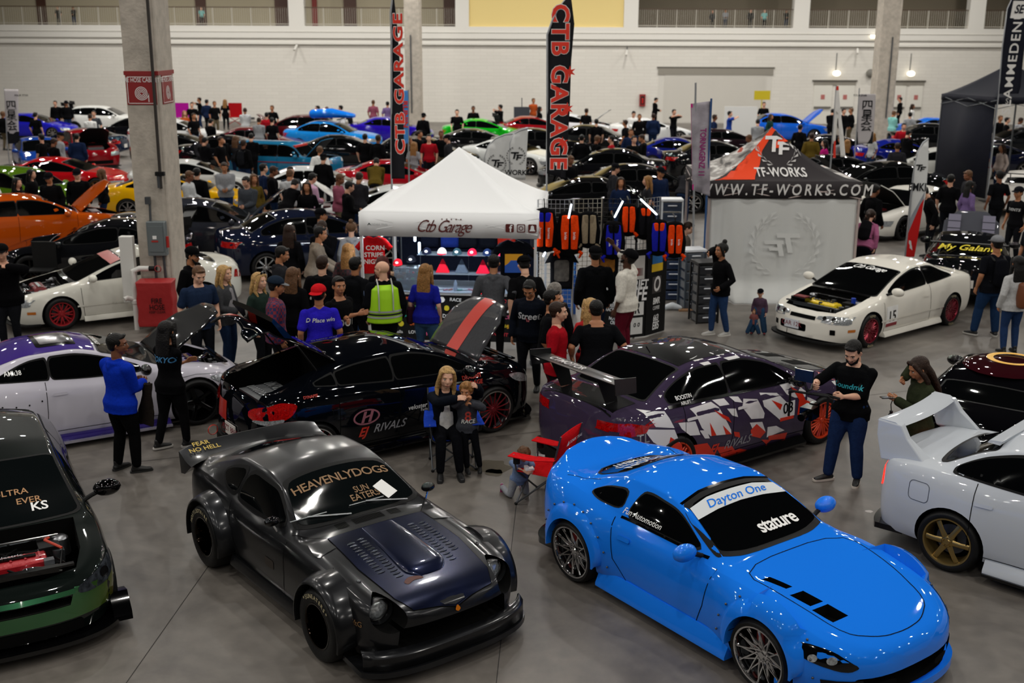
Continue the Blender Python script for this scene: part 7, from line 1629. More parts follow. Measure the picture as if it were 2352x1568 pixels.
 def shirt(x, y, z, col, label, pr=None, prc='#e0dcd8', s=1., rz=0):
  P = [(-.24, .34), (-.10, .40), (0, .36), (.10, .40), (.24, .34), (.38, .18), (.30, .10), (.22, .18), (.21, -.36), (-.21, -.36), (-.22, .18), (-.30, .10), (-.38, .18)]
  o = E_('hanging_shirt', label, 'shirt', x, y, z, rz); c_ = obj('shirt_cloth', sheet([(a_*s, b_*s) for a_, b_ in P], .02, thick=.03, cell=.1), o); c_.data.materials.append(cloth('shirt_fabric', col)); mb = MB(); mb.tube([(-.16*s, 0, .35*s), (0, 0, .42*s), (.16*s, 0, .35*s)], .006, 6); mb.tube([(0, 0, .42*s), (0, 0, .50*s)], .004, 5); obj('hanger', (mb, STEEL), o)
  if pr: on_sheet('shirt_print', [htext(t_, 0, (.16-.14*i)*s, .13*s, bold=.02) for i, t_ in enumerate(pr)], mat('print_'+prc, prc, .6), o, .02, off=.02)
  return o
 shirt(.22, .10, z0-.36, '#b81418', 'red tee with white lettering hanging at the left tent post', ['I CORN', 'STRIPE', 'NIGHT'], s=.85)
 o = shirt(2.62, .12, z0-.46, '#0c0e14', 'black tee with yellow and blue car print hanging at the right tent end', s=1.05)
 on_sheet('print_panel', [poly([(-.15, .18), (.15, .18), (.15, -.12), (-.15, -.12)])], mat('print_yellow', '#d89a18', .6), o, .02, off=.022); on_sheet('print_car', [poly([(-.15, -.02), (-.09, .02), (-.05, .07), (.05, .07), (.09, .02), (.15, -.02), (.15, -.14), (-.15, -.14)])], mat('print_blue', '#2456b4', .6), o, .02, off=.026)
 for i, (x, col, lb) in enumerate(((.75, '#121624', 'black tee on the rear rail, left of the light tube'), (1.15, '#1c2f7a', 'blue patterned shirt on the rear rail'), (1.5, '#14161d', 'dark tee on the rear rail above the middle caps'), (1.9, '#10121a', 'dark tee on the rear rail above the crimson cap'), (2.25, '#a8281c', 'red and yellow shirt on the rear rail'))): shirt(x, 2.75, z0-.38, col, lb, s=.8)
 rl = E_('garment_rail', 'metal rail behind the counter carrying the rear shirts', 'rail', 1.5, 2.75, 0); obj('rail_bar', (MB().tube([(-1.3, 0, z0-.02), (1.3, 0, z0-.02)], .014), STEEL), rl)
 for q in (-1.3, 1.3): obj('rail_post', (MB().tube([(q, 0, .0), (q, 0, z0-.02)], .014), STEEL), rl)
 obj('backdrop', (MB().box((0, .12, .95), (2.75, .02, 1.9)), cloth('backdrop_navy', '#10131f')), rl)
 LEDM = mat('led_white', '#cfe6ff', .3, emis=9.)
 for i, (x, z, lb) in enumerate(((.62, z0-.30, 'glowing white light tube inside the tent, upper left'), (.70, z0-.55, 'glowing white light tube inside the tent, lower left'))): T('light_tube', MB().cap([(0, 0, -.1), (0, 0, .1)], .022).mesh('l', LEDM), lb, 'light', x, 1.9, z)
 pl = bpy.data.lights.new('booth_light', 'AREA'); pl.shape = 'RECTANGLE'; pl.size = 2.2; pl.size_y = .06; pl.energy = 90; pl.color = (.85, .93, 1)
 po = bpy.data.objects.new('booth_light', pl); COL.objects.link(po); po.matrix_world = M_ @ Matrix.Translation((1.5, .25, z1-.10)) @ Matrix.Rotation(math.radians(20), 4, 'X')
 return M_
BM = booth_white()
def pack(r, p, c1, c2, s=1., tilt=0., txt=None, rz=0, label='', cat='backpack'):
 o = empty('hanging_backpack', p, rz, label, cat)
 mb = MB(); mb.cap([(0, 0, -.26*s), (0, .01, -.08*s), (0, 0, .20*s)], [(.19*s, .10*s), (.205*s, .11*s), (.15*s, .08*s)], 16, None, (0, 1, 0)); c = remesh(mb, .012, 2); c.materials.append(cloth('pack_black', '#0b0b0d'))
 for q in c.polygons: q.use_smooth = True
 b = obj('pack_body', c, o)
 for sd in (1, -1):
  mb = MB(); mb.cap([(sd*.062*s, -.075*s, .20*s), (sd*.07*s, -.11*s, .02*s), (sd*.062*s, -.115*s, -.24*s)], [(.048*s, .02), (.056*s, .022), (.044*s, .02)], 10, None, (0, 1, 0)); obj('harness_strap', (mb, cloth('strap_'+c1, c1)), o)
  mb = MB(); mb.cap([(sd*.055*s, -.085*s, .20*s), (sd*.05*s, -.095*s, .10*s)], [(.04*s, .024)]*2, 8, None, (0, 1, 0)); obj('strap_top', (mb, cloth('strap_'+c2, c2)), o)
  mb = MB(); mb.cap([(sd*.10*s, -.05, -.26*s), (sd*.17*s, -.06, -.32*s), (sd*.14*s, -.05, -.38*s)], [.028, .035, .015], 8); obj('belt_wing', (mb, cloth('strap_'+c1, c1)), o)
 if txt:
  for sd in (1, -1):
   mb = MB(); flat_text(mb, txt, .05*s, frame((sd*.06*s, -.142*s, -.06*s), (0, 0, -1), (1, 0, 0)), bold=.01); obj('strap_lettering', (mb, WHITE), o)
 mb = MB(); mb.tube([(0, -.02, .20*s), (0, -.01, .33*s), (0, .30, .36*s)], .012, 6); obj('grab_loop', (mb, MBLK), o)
 return o
def merch_right():
 Y = 19.7
 def grid(x0, y0, x1, y1, z0_, z1_, label, col):
  a, b = V((x0, y0, 0)), V((x1, y1, 0)); L_ = (b-a).length; r = empty('grid_panel', a, math.atan2(y1-y0, x1-x0), label, 'display panel'); mb = MB(); n = int(L_/.075)
  for k in range(n+1): mb.box((L_*k/n, 0, (z0_+z1_)/2), (.007, .007, z1_-z0_))
  m_ = int((z1_-z0_)/.075)
  for k in range(m_+1): mb.box((L_/2, 0, z0_+(z1_-z0_)*k/m_), (L_, .007, .007))
  g = obj('wire_grid', (mb, mat('wire_'+col, col, .35, .7)), r); g['kind'] = 'stuff'
  for q in (0, L_): obj('post', (MB().tube([(q, 0, 0), (q, 0, z1_)], .014), mat('wire_'+col, col, .35, .7)), r)
 p = lambda px, py, y=Y: AT(px, py, y)
 zt = p(1240, 460).z
 grid(p(1236, 460).x, Y+.1, p(1318, 460).x, Y+.1, .55, zt, 'chrome wire grid panel right of the white tent, behind the first two backpacks', '#c8cace')
 grid(p(1320, 460).x, Y+.15, p(1386, 455).x, Y+.25, .9, zt, 'cream wire grid panel behind the printed grey backpack', '#b8b0a0')
 grid(p(1388, 455).x, Y+.25, p(1466, 460).x, Y+.15, .9, zt, 'dark wire grid panel behind the reaching person', '#2c2c30'); grid(p(1468, 460).x, Y+.15, p(1526, 452).x, Y+.5, .9, zt, 'silver wire grid panel at the right end of the backpack stand', '#8d8f94')
 OR, BLU, GRY = '#e0400f', '#1b1f9c', '#4d4840'
 zc = lambda py: p(1300, py).z
 for px, py, c1, c2, s, tx, lb in ((1250, 522, OR, BLU, 1.15, 'harness', 'orange and blue strapped backpack hanging nearest the white tent'), (1308, 528, OR, OR, 1.15, 'bride', 'all orange strapped backpack hanging second from the white tent'), (1352, 522, '#8a7c66', '#7d705c', .95, None, 'grey newsprint patterned backpack the visitor reaches for'),
         (1408, 546, BLU, '#0d0d10', 1.0, 'bride', 'blue strapped black backpack above the reaching arm'), (1443, 500, OR, OR, .85, None, 'orange strapped backpack in the back of the stand'), (1482, 505, '#111114', OR, .9, None, 'black backpack with orange shoulder hanging in the middle right'), (1512, 540, BLU, OR, .95, None, 'blue side pocket backpack right of the middle'), (1549, 545, OR, OR, .95, 'bride', 'orange strapped backpack hanging at the right end')):
  q = p(px, py, Y-.16 if px not in (1443, 1482) else Y-.02); pack(None, (q.x, q.y, q.z), c1, c2, s*1.08, txt=tx, label=lb)
  if px in (1308, 1408, 1500):
   pass
 for (a, b), lb in ((((1312, 470), (1306, 500)), 'white light stick above the all orange backpack'), (((1430, 463), (1412, 498)), 'white light stick above the blue strapped backpack'), (((1472, 458), (1508, 492)), 'white light stick slanting down above the right backpacks'), (((1252, 580), (1248, 588)), 'short white light stick below the first backpack')):
  u, v_ = p(*a, Y-.3), p(*b, Y-.3); o = tag(obj('light_stick', (MB().cap([u, v_], .016), mat('led_white2', '#e4f0ff', .3, emis=3.)), None), lb, 'light'); obj('hook', (MB().tube([u, u+V((0, .45, 0))], .006, 6), STEEL), o)
 def board(P0, P1, z0_, z1_, label, items):
  a, b = V((P0[0], P0[1], 0)), V((P1[0], P1[1], 0)); L_ = (b-a).length; r = empty('sticker_board', a, math.atan2(b.y-a.y, b.x-a.x), label, 'board'); obj('board', (MB().box((L_/2, 0, (z0_+z1_)/2), (L_, .03, z1_-z0_)), MBLK), r)
  for (u, v_, txt, sz, bgc, fc) in items:
   if bgc:
    w_, h_ = sz[1] if isinstance(sz, tuple) else (.2, .2); obj('print_card', (MB().box((L_*u, -.018, z0_+(z1_-z0_)*v_), (w_, .004, h_)), mat('card_'+bgc, bgc, .5)), r)
   if txt:
    mb = MB(); flat_text(mb, txt, sz[0] if isinstance(sz, tuple) else sz, frame((L_*u, -.022, z0_+(z1_-z0_)*v_), (1, 0, 0), (0, 0, 1)) @ Matrix.Diagonal((.8, 1.25, 1, 1)), bold=.025, shear=.15); obj('print_lettering', (mb, mat('ink_'+fc, fc, .5), 0), r)
 a = G(1443, 778); b = G(1478, 772); c = G(1520, 760); zt2 = p(1440, 575, a.y).z
 board((a.x-.02, a.y), (b.x, b.y-.05), .02, zt2, 'black sticker board reading DRIFT LIFE, left half of the folding stand', [(.5, .80, None, (.1, (.26, .42)), '#c9c6c2', ''), (.5, .75, None, (.1, (.2, .14)), '#b81818', ''), (.5, .60, 'DRIFT', .19, None, '#e8e8e8'), (.5, .49, 'LIFE', .27, None, '#e8e8e8'), (.5, .33, None, (.1, (.27, .24)), '#d8d8d6', ''), (.5, .33, 'R', .22, None, '#101010'), (.5, .13, None, (.1, (.24, .30)), '#d4d4d2', ''), (.5, .15, 'o o', .12, None, '#101010')])
 board((b.x+.01, b.y-.05), (c.x+.03, c.y-.02), .02, zt2, 'black sticker board reading BMR and E85, right half of the folding stand', [(.5, .88, None, (.1, (.3, .2)), '#1f6fb4', ''), (.5, .77, None, (.1, (.32, .14)), '#e0b81c', ''), (.5, .57, None, (.1, (.26, .30)), '#3a3636', ''), (.5, .57, 'O', .3, None, '#e4e0de'), (.5, .38, 'BMR', .13, None, '#e8e8e8'), (.5, .30, 'COFFEE', .07, None, '#d0d0d0'), (.5, .18, '663', .13, None, '#e8e8e8'), (.5, .09, 'E85', .16, None, '#e8e8e8')])
 a = G(1385, 775); b = G(1440, 778)
 board((a.x, a.y+.1), (b.x-.05, b.y+.02), .02, p(1400, 650, a.y).z, 'black board with white words behind the maroon trousers', [(.35, .88, None, (.1, (.2, .1)), '#e4e4e4', ''), (.35, .78, 'JUST', .10, None, '#e4e4e4'), (.4, .68, 'CAR', .13, None, '#e8e8e8'), (.4, .58, 'STREET', .07, None, '#d8d8d8'), (.4, .50, 'RACING', .075, None, '#d8d8d8'), (.45, .42, 'IS', .07, None, '#d8d8d8'), (.5, .34, 'NOT A', .07, None, '#d8d8d8'), (.55, .26, 'CRIME', .07, None, '#d8d8d8')])
 a = G(1165, 772); board((a.x, a.y), (a.x+.45, a.y), .02, .95, 'black board with small white prints right of the raised striped hood', [(.35, .8, 'CTB', .1, None, '#d8d8d8'), (.4, .6, 'BUILT', .08, None, '#c9c9c9'), (.4, .45, 'NOT', .07, None, '#c9c9c9'), (.45, .3, 'BOUGHT', .07, None, '#c9c9c9')])
 def tower(x, y, n, w, d, h, col, label, top, rz=0., fr=None):
  r = empty('drawer_tower', (x, y, 0), rz, label, 'drawers'); obj('frame_top', (MB().box((0, 0, n*h+.03), (w+.03, d+.03, .04)), mat('tower_top_'+top, top, .4)), r); fm = mat('tower_frame', fr or col, .4)
  for qx in (-1, 1):
   for qy in (-1, 1): obj('frame_post', (MB().box((qx*w/2, qy*d/2, n*h/2), (.03, .03, n*h)), fm), r)
  for k in range(n):
   dr = obj('drawer', with_mods(MB().box((0, -.01, h*(k+.5)), (w-.03, d-.01, h-.035)).mesh('d', mat('drawer_'+col, col, .25, coat=.4), 0), [('BEVEL', dict(width=.012, segments=2))]), r); obj('drawer_handle', (MB().cap([(-w*.2, -d/2-.015, h*(k+.62)), (w*.2, -d/2-.015, h*(k+.62))], .014), mat('handle_white', '#c9ccd2', .4)), dr)
 a = G(1612, 742); tower(a.x+.05, a.y+.18, 6, .42, .40, .185, '#23262c', 'black drawer tower with smoky drawers the person in jeans leans on', '#0d0d0f', math.radians(12), '#0b0b0c')
 a = G(1590, 712); tower(a.x, a.y+.25, 6, .40, .38, .19, '#3a424c', 'grey drawer tower with white top just behind the black one', '#d0d3d8', math.radians(12))
 a = G(1545, 690); tower(a.x, a.y+.2, 5, .44, .40, .21, '#26324a', 'blue tinted drawer tower at the right end of the backpack stand', '#141e3c'); tower(a.x+.0, a.y+.75, 9, .42, .34, .215, '#2c3646', 'tall white framed drawer tower behind the blue drawers', '#e0e3e6', 0, '#c8ccd0')
 a = G(1545, 712); tag(obj('plastic_bag', remesh_o(MB().cap([(-.12, 0, .06), (0, .04, .08), (.14, 0, .05)], [.06, .08, .05], 10), .02), None, a), 'clear crumpled plastic bag on the floor by the blue drawers', 'bag').data.materials.append(mat('bag_clear', '#b9bdc0', .25))
 a = G(1575, 712); tag(obj('cardboard_scrap', (MB().box((0, 0, .015), (.3, .16, .03)), mat('cardboard', '#7d5c3e', .8)), None, (a.x, a.y-.05, 0)), 'flat cardboard scrap on the floor by the drawers', 'cardboard')
 a = G(1298, 720); b_ = empty('blue_cabinet', (a.x, a.y+.1, 0), 0, 'blue drawer box below the grey patterned backpack', 'drawers'); obj('case', (MB().box((0, 0, .55), (.4, .3, 1.1)), mat('case_blue', '#1e4a8a', .4)), b_)
 for i in range(4): obj('drawer', (MB().box((-.09 if i % 2 else .09, -.155, .95-.14*(i//2)), (.16, .02, .1)), mat('case_blue_light', '#4a86c8', .4)), b_)
 for i, (px, py, c, lb) in enumerate(((1290, 620, '#5a5550', 'grey printed tee with red car hanging under the orange backpack'), (1395, 600, '#a86a14', 'tee with orange print hanging left of the reaching person'))):
  q = p(px, py, Y+.05); o = empty('hanging_shirt', (q.x, q.y, q.z), 0, lb, 'shirt'); P = [(-.2, .3), (0, .34), (.2, .3), (.3, .12), (.2, .14), (.19, -.34), (-.19, -.34), (-.2, .14), (-.3, .12)]; c_ = obj('shirt_cloth', sheet(P, .02, thick=.03), o); c_.data.materials.append(cloth('shirt_fabric', '#141417')); obj('hanger_hook', (MB().tube([(0, 0, .3), (0, .01, .40), (0, .12, .42)], .006, 6), STEEL), o); on_sheet('shirt_print', [poly(rrect(-.13, -.2, .13, .18, .05))], mat('print_'+c, c, .6, noise=.5, nscale=12), o, .02, off=.02)
def remesh_o(mb, v):
 c = remesh(mb, v, 2)
 for p_ in c.polygons: p_.use_smooth = True
 return c
merch_right()
def booth_printed():
 Y = 22.9; x0 = AT(1628, 420, Y).x; x1 = AT(1981, 420, Y).x; w = x1-x0; z1 = AT(1800, 417, Y).z; z0 = AT(1800, 456, Y).z; zp = AT(1781, 291, Y+w/2).z
 r = empty('pop_up_tent', (x0, Y, 0), 0, 'printed orange and black tent with laurel logo, web address band and grey back wall', 'tent')
 D = fabric('tent_charcoal', '#2f2b2d'); O = fabric('tent_orange', '#e2441c')
 M = bpy.data.materials.new('tent_streaks'); M.use_nodes = True; nt = M.node_tree; N = nt.nodes.new; Lk = nt.links.new; tc = N('ShaderNodeTexCoord'); mp = N('ShaderNodeMapping'); mp.inputs['Scale'].default_value = (1, .5, 2.2); nz = N('ShaderNodeTexNoise'); nz.inputs['Scale'].default_value = 1.6; nz.inputs['Detail'].default_value = 5; nz.inputs['Distortion'].default_value = 1.5
 cr = N('ShaderNodeValToRGB'); cr.color_ramp.interpolation = 'EASE'; E2 = cr.color_ramp.elements; E2[0].position = .36; E2[0].color = (*lin('#3a3634'), 1); E2[1].position = .60; E2[1].color = (*lin('#cfccc8'), 1); e = E2.new(.46); e.color = (*lin('#8f8a86'), 1); e = E2.new(.68); e.color = (*lin('#a33a20'), 1)
 Lk(tc.outputs['Object'], mp.inputs[0]); Lk(mp.outputs[0], nz.inputs['Vector']); Lk(nz.outputs['Fac'], cr.inputs[0]); Lk(cr.outputs[0], nt.nodes['Principled BSDF'].inputs['Base Color']); nt.nodes['Principled BSDF'].inputs['Roughness'].default_value = .8
 fc = canopy(r, w, w, z0, z1, zp, [D, M, D, M], D, .33, mat('leg_pink_grey', '#b5a6a2', .4, .3))
 bt = BVHTree.FromPolygons([v.co.copy() for v in fc[0].data.vertices], [tuple(p.vertices) for p in fc[0].data.polygons])
 H = zp-z1
 def roofart(nm, shp, m_, off):
  bm = bmesh.new()
  for s_ in shp:
   vs = [bm.verts.new((a, 0, b)) for a, b in s_[0]]
   for f in s_[1]:
    try: bm.faces.new([vs[i] for i in f])
    except ValueError: pass
  for ax in (0, 2):
   k = -2.
   while k < 6:
    k += .12; bmesh.ops.bisect_plane(bm, geom=bm.verts[:]+bm.edges[:]+bm.faces[:], plane_co=(k, 0, k), plane_no=(1, 0, 0) if ax == 0 else (0, 0, 1), dist=1e-4)
  for v in bm.verts:
   h = bt.ray_cast(V((v.co.x, -5, v.co.z)), V((0, 1, 0)))
   if h[0] is None: h = bt.find_nearest(V((v.co.x, (v.co.z-z1)/H*w/2, v.co.z)))
   if 1: n_ = h[1] if h[1].y < 0 else -h[1]; v.co = h[0]+n_*off
  me = bpy.data.meshes.new(nm); bm.to_mesh(me); bm.free(); me.materials.append(m_)
  for q in me.polygons: q.use_smooth = True
  obj(nm, me, r)
 H = zp-z1; c = w/2
 roofart('orange_swoosh', [poly([(.12, z1+.01), (.95, z1+.01), (1.15, z1+.25), (1.25, z1+.5), (1.55, z1+.85), (1.75, z1+1.1), (c+.1, zp+.1), (c-.3, zp), (c-.9, z1+H*.3)])], O, .012)
 roofart('orange_streak', [poly([(1.45, z1+.55), (1.6, z1+.55), (2.05, z1+.95), (1.95, z1+1.0)])], O, .013)
 roofart('laurel_wreath', laurel(c+.03, z1+.62, .40), fabric('logo_grey', '#b9b6b4'), .018); roofart('emblem', tf(c+.05, z1+.60, .42), fabric('logo_white', '#d8d6d4'), .02)
 roofart('roof_lettering', [htext('TF-WORKS', c+.0, z1+.11, .21, 1., bold=.018)], fabric('logo_white', '#d8d6d4'), .02)
 mb = MB(); flat_text(mb, 'WWW.TF-WORKS.COM', .31, frame((w/2, -.035, (z0+z1)/2), (1, 0, 0), (0, 0, 1)) @ Matrix.Diagonal((.80, 1, 1, 1)), bold=.015, spacing=1.42, shear=.12); obj('web_address', (mb, fabric('logo_white', '#d8d6d4')), r)
 R = []; nx = 60
 for k in range(22):
  t = k/21; z = z0*(1-t)+.02; row = []
  for j in range(nx+1):
   x = .06+(w-.12)*j/nx; f = .02*math.sin(x*9+t*2)+.015*math.sin(x*4.2-t*3+1)+.012*math.sin(x*17+t); fl = -.45*max(0, (t-.82)/.18)**1.6*(1 if .15 < j/nx < .97 else .5)
   row.append((x, .02+f*(.4+t)+fl, z+(.05*abs(math.sin(x*3)) if t > .9 and False else 0)))
  R.append(row)
 mb = MB(); mb.rings(R, False, False); wl = obj('tent_wall', with_mods(mb.mesh('w', fabric('wall_grey', '#cccdcb'), 70), [('SOLIDIFY', dict(thickness=.006))]), r)
 mb = MB(); FA = fabric('wall_faint_print', '#d4d5d3')
 for v, f in [(vv, ff) for vv, ff in tf(0, 1.15, .55)+laurel(0, 1.15, .62)]: mb.add([(c-x+.05, -.05, z) for x, z in v], f)
 obj('show_through_logo', (mb, FA, 0), wl)
booth_printed()
def flags():
 NV = fabric('flag_black', '#121217'); RDI = fabric('flag_red', '#d43a2c'); WI = fabric('flag_white', '#d9d7d4')
 Y = 22.6
 P = [(1256, 398), (1256, 120), (1258, 80), (1268, 48), (1282, 20), (1300, -2), (1312, -4), (1319, 55), (1312, 140), (1309, 250), (1304, 330), (1298, 410)]
 r, c, lc = flag('feather_flag', P, Y, [(1257, 300), (1257, 80), (1268, 48), (1282, 20), (1300, -2), (1312, -4)], 'tall black feather flag with vertical red lettering and red stars right of the white tent', NV)
 x = lc(1287, 200)[0]
 def outl(shp, m1, m2, sz):
  pass
 a = lc(1287, 45)[1]; b = lc(1275, 355)[1]; mid = (a+b)/2
 on_sheet('flag_lettering_edge', [vtext('CTB GARAGE', x-.03, mid, .47, 1, .95, bold=.055, spacing=1.12)], WI, r, off=.014); on_sheet('flag_lettering', [vtext('CTB GARAGE', x-.03, mid, .47, 1, .95, bold=.03, spacing=1.12)], RDI, r, off=.02)
 for px, py, rr_ in ((1303, 250, .13), (1292, 328, .12), (1309, 165, .12)): on_sheet('flag_star', [star(*lc(px, py), rr_, 6)], RDI, r, off=.022)
 on_sheet('flag_logo', [poly(rrect(lc(1275, 370)[0], lc(1275, 380)[1], lc(1290, 370)[0], lc(1275, 364)[1], .02))], WI, r, off=.016)
 P = [(900, 410), (899, 80), (897, 30), (900, -6), (905, -8), (912, 60), (918, 140), (926, 260), (930, 410)]
 r, c, lc = flag('feather_flag', P, Y, [(899, 380), (899, 80), (897, 30), (902, -8)], 'tall black feather flag seen nearly edge-on left of the white tent', NV)
 on_sheet('flag_lettering_edge', [vtext('CTB GARAGE', lc(914, 250)[0]+.04, lc(914, 195)[1], .40, -1, .62, bold=.06, spacing=1.12)], WI, r, off=.014); on_sheet('flag_lettering', [vtext('CTB GARAGE', lc(914, 250)[0]+.04, lc(914, 195)[1], .40, -1, .62, bold=.03, spacing=1.12)], RDI, r, off=.02)
 Y = 30.; r, c, lc = flag('banner', [(922, 208), (938, 208), (938, 330), (922, 330)], Y, [(938, 330), (938, 206)], 'light blue banner behind the left black feather flag', fabric('banner_blue', '#4a8ad0'), 'banner')
 on_sheet('banner_lettering', [vtext('RUNIN', lc(931, 270)[0], lc(931, 262)[1], .22, 1, .8, bold=.03)], RDI, r, off=.02)
 Y = 26.5; LG = fabric('flag_light', '#d3d4d3')
 for P, pole, cx, lb in (([(1112, 400), (1114, 360), (1122, 335), (1138, 318), (1160, 309), (1184, 306), (1180, 420), (1150, 420), (1112, 410)], [(1112, 400), (1114, 360), (1122, 335), (1138, 318), (1160, 309), (1184, 306)], 1141, 'white feather flag with laurel logo behind the tent roof, left of a pair'), ([(1170, 412), (1172, 330), (1180, 308), (1195, 299), (1213, 294), (1207, 412)], [(1170, 412), (1172, 330), (1180, 308), (1195, 299), (1213, 294)], 1185, 'white feather flag with laurel logo behind the tent roof, right of a pair')):
  r, c, lc = flag('feather_flag', P, Y+(.25 if cx < 1150 else 0), pole, lb, LG); q = lc(cx, 375 if cx < 1150 else 358); on_sheet('flag_emblem', tf(q[0], q[1], .22)+laurel(q[0], q[1], .19), fabric('ink_black', '#16171a'), r, off=.02); on_sheet('flag_lettering', [htext('WORKS', lc(cx, 398)[0]+.03, lc(cx, 396 if cx > 1150 else 406)[1], .16, bold=.02)], fabric('ink_black', '#16171a'), r, off=.02)
 Y = 24.6
 r, c, lc = flag('feather_flag', [(2080, 590), (2090, 470), (2098, 400), (2108, 350), (2120, 328), (2133, 318), (2131, 380), (2124, 450), (2112, 520), (2100, 590)], Y, [(2080, 575), (2090, 470), (2098, 400), (2108, 350), (2120, 328), (2133, 318)], 'white and red feather flag with laurel logo behind the white coupe roof', LG)
 on_sheet('red_foot', [poly([lc(2081, 590), lc(2084, 540), lc(2112, 470), lc(2121, 455), lc(2112, 520), lc(2101, 590)])], fabric('flag_red2', '#c21c1c'), r, off=.012); on_sheet('grey_band', [poly([lc(2085, 535), lc(2088, 505), (lc(2122, 440)), lc(2120, 456)])], fabric('flag_grey', '#8d9098'), r, off=.011)
 on_sheet('flag_emblem', tf(*lc(2112, 385), .17), fabric('ink_black', '#16171a'), r, off=.02); on_sheet('flag_lettering', [htext('EMKI', *lc(2106, 430), .24, .7, bold=.02)], fabric('ink_black', '#16171a'), r, off=.02)
 Y = 22.5; r, c, lc = flag('banner', [(1590, 436), (1587, 238), (1632, 232), (1630, 450)], Y, [(1592, 560), (1598, 190)], 'grey banner with magenta edge and vertical lettering left of the printed tent', fabric('banner_grey', '#9a949c', noise=.4, nscale=3), 'banner')
 on_sheet('banner_edge', [poly([lc(1586, 238), lc(1591, 238), lc(1595, 436), lc(1590, 436)])], fabric('magenta', '#b8287c'), r, off=.012); on_sheet('banner_lettering', [vtext('TORNAGENZ 11', lc(1612, 350)[0], lc(1612, 350)[1], .125, 1, 1.3, bold=.03)], fabric('ink_purple', '#8a2a6a'), r, off=.02)
 mb = MB(); q = AT(1634, 226, Y); mb.tube([(q.x, Y, 0), (q.x, Y, q.z)], .02, 8); tag(obj('banner_pole', (mb, mat('pole_blue', '#234a7c', .5))), 'blue pole holding the right edge of the magenta edged banner', 'pole')
 Y = 33.; r, c, lc = flag('feather_flag', [(1912, 330), (1918, 230), (1921, 200), (1925, 198), (1929, 240), (1936, 300), (1941, 360), (1930, 360), (1924, 260), (1918, 330)], Y, [(1908, 375), (1914, 290), (1921, 196)], 'thin white flag with blue pole and red tip behind the printed tent', WI); on_sheet('red_tip', [poly([lc(1920, 207), lc(1921, 198), lc(1926, 197), lc(1926, 207)]), poly([lc(1913, 362), lc(1915, 325), lc(1919, 322), lc(1919, 362)])], RDI, r, off=.012)
 for pts, Y, lb in (([(10, 205), (42, 205), (44, 330), (16, 330)], 47., 'white banner with large outlined characters at the left edge of the photo'), ([(1974, 216), (2012, 216), (2004, 330), (1966, 330)], 44., 'white banner with large outlined characters beside the right concrete column')):
  r, c, lc = flag('banner', pts, Y, [(pts[3][0], 320), (pts[0][0], 202)], lb, fabric('banner_white', '#b5b0b2'), 'banner', .04); cx = sum(p[0] for p in pts)/4+(0 if pts[0][0] < 100 else 1)
  sl = (pts[3][0]-pts[0][0])/125
  for i, ch in enumerate('四星会'):
   tv, tf_ = text2d(ch, .44, bold=.012); ax = (max(q[0] for q in tv)+min(q[0] for q in tv))/2; ay = (max(q[1] for q in tv)+min(q[1] for q in tv))/2; ox, oz = lc(cx+sl*(240+23*i-267), 242+23*i); on_sheet('banner_character', [([(x-ax+ox, y-ay+oz) for x, y in tv], tf_)], fabric('ink_black', '#16171a'), r, .04, off=.02)
  on_sheet('banner_lettering', [htext('FOUR STAR', lc(cx-sl*40, 0)[0], lc(cx, 219)[1], .10, bold=.02)], fabric('ink_black', '#16171a'), r, .04, off=.02); on_sheet('banner_foot', [poly([lc(pts[3][0]-1+0, 330), lc(pts[3][0], 302), lc(pts[2][0]+1, 302), lc(pts[2][0], 330)])], fabric('ink_black', '#16171a'), r, .04, off=.016)
 Y = 37.6; NVY = fabric('navy_cloth', '#11131f')
 r, c, lc = flag('feather_flag', [(2294, 215), (2302, 110), (2314, 20), (2325, -4), (2352, -12), (2362, -10), (2345, 200), (2340, 215)], Y, [(2294, 215), (2302, 110), (2314, 20), (2325, -4), (2352, -12)], 'tall navy feather flag with white vertical lettering at the top right', NVY)
 v, f = vtext('SLAMMEDENUFF', 0, 0, .46, -1, .85, bold=.012, spacing=1.15); t0 = lc(2328, 125); sl = (lc(2337, 50)[0]-lc(2317, 200)[0])/(lc(2337, 50)[1]-lc(2317, 200)[1])
 on_sheet('flag_lettering', [([(t0[0]+x_+z_*sl, t0[1]+z_) for x_, z_ in v], f)], WI, r, off=.02); q = lc(2336, 22); on_sheet('flag_logo', [poly([(q[0]-.2, q[1]-.26), (q[0]+.24, q[1]-.26), (q[0]+.28, q[1]+.26), (q[0]-.16, q[1]+.26)])], WI, r, off=.018); on_sheet('flag_logo_letters', [htext('SE', q[0]+.04, q[1], .36, .8, bold=.03, shear=.3)], NVY, r, off=.026)
 Y = 38.; x0 = AT(2291, 225, Y).x; z1 = AT(2291, 226, Y).z; z0 = AT(2291, 240, Y).z; r = empty('pop_up_tent', (x0, Y, 0), math.radians(14), 'navy pop-up tent with white corner logo at the right edge of the photo', 'tent'); canopy(r, 3.05, 3.05, z0, z1, z1+1.1, NVY, NVY, .1, STEEL)
 mb = MB(); mb.rings([[(0.02, 3.0, .02), (.02, 0.1, .02)], [(.02, 3.0, z0), (.02, .1, z0)]], False, False); obj('side_wall', with_mods(mb.mesh('w', NVY), [('SOLIDIFY', dict(thickness=.01))]), r); mb = MB(); flat_text(mb, 'S', .25, frame((.35, -.03, (z0+z1)/2), (1, 0, 0), (0, 0, 1))); obj('tent_logo', (mb, WI), r)
flags()
HERO = [f() for f in (hero_classic, hero_blue, hero_livery, hero_hatch, hero_twotone, hero_white_right, hero_white_left, hero_winged, hero_tuner)]
def recolor(o, col, names):
 for ch in [o]+list(o.children_recursive):
  if ch.type == 'MESH' and ch.name.split('.')[0] in names and ch.material_slots:
   ch.material_slots[0].link = 'OBJECT'; ch.material_slots[0].material = col
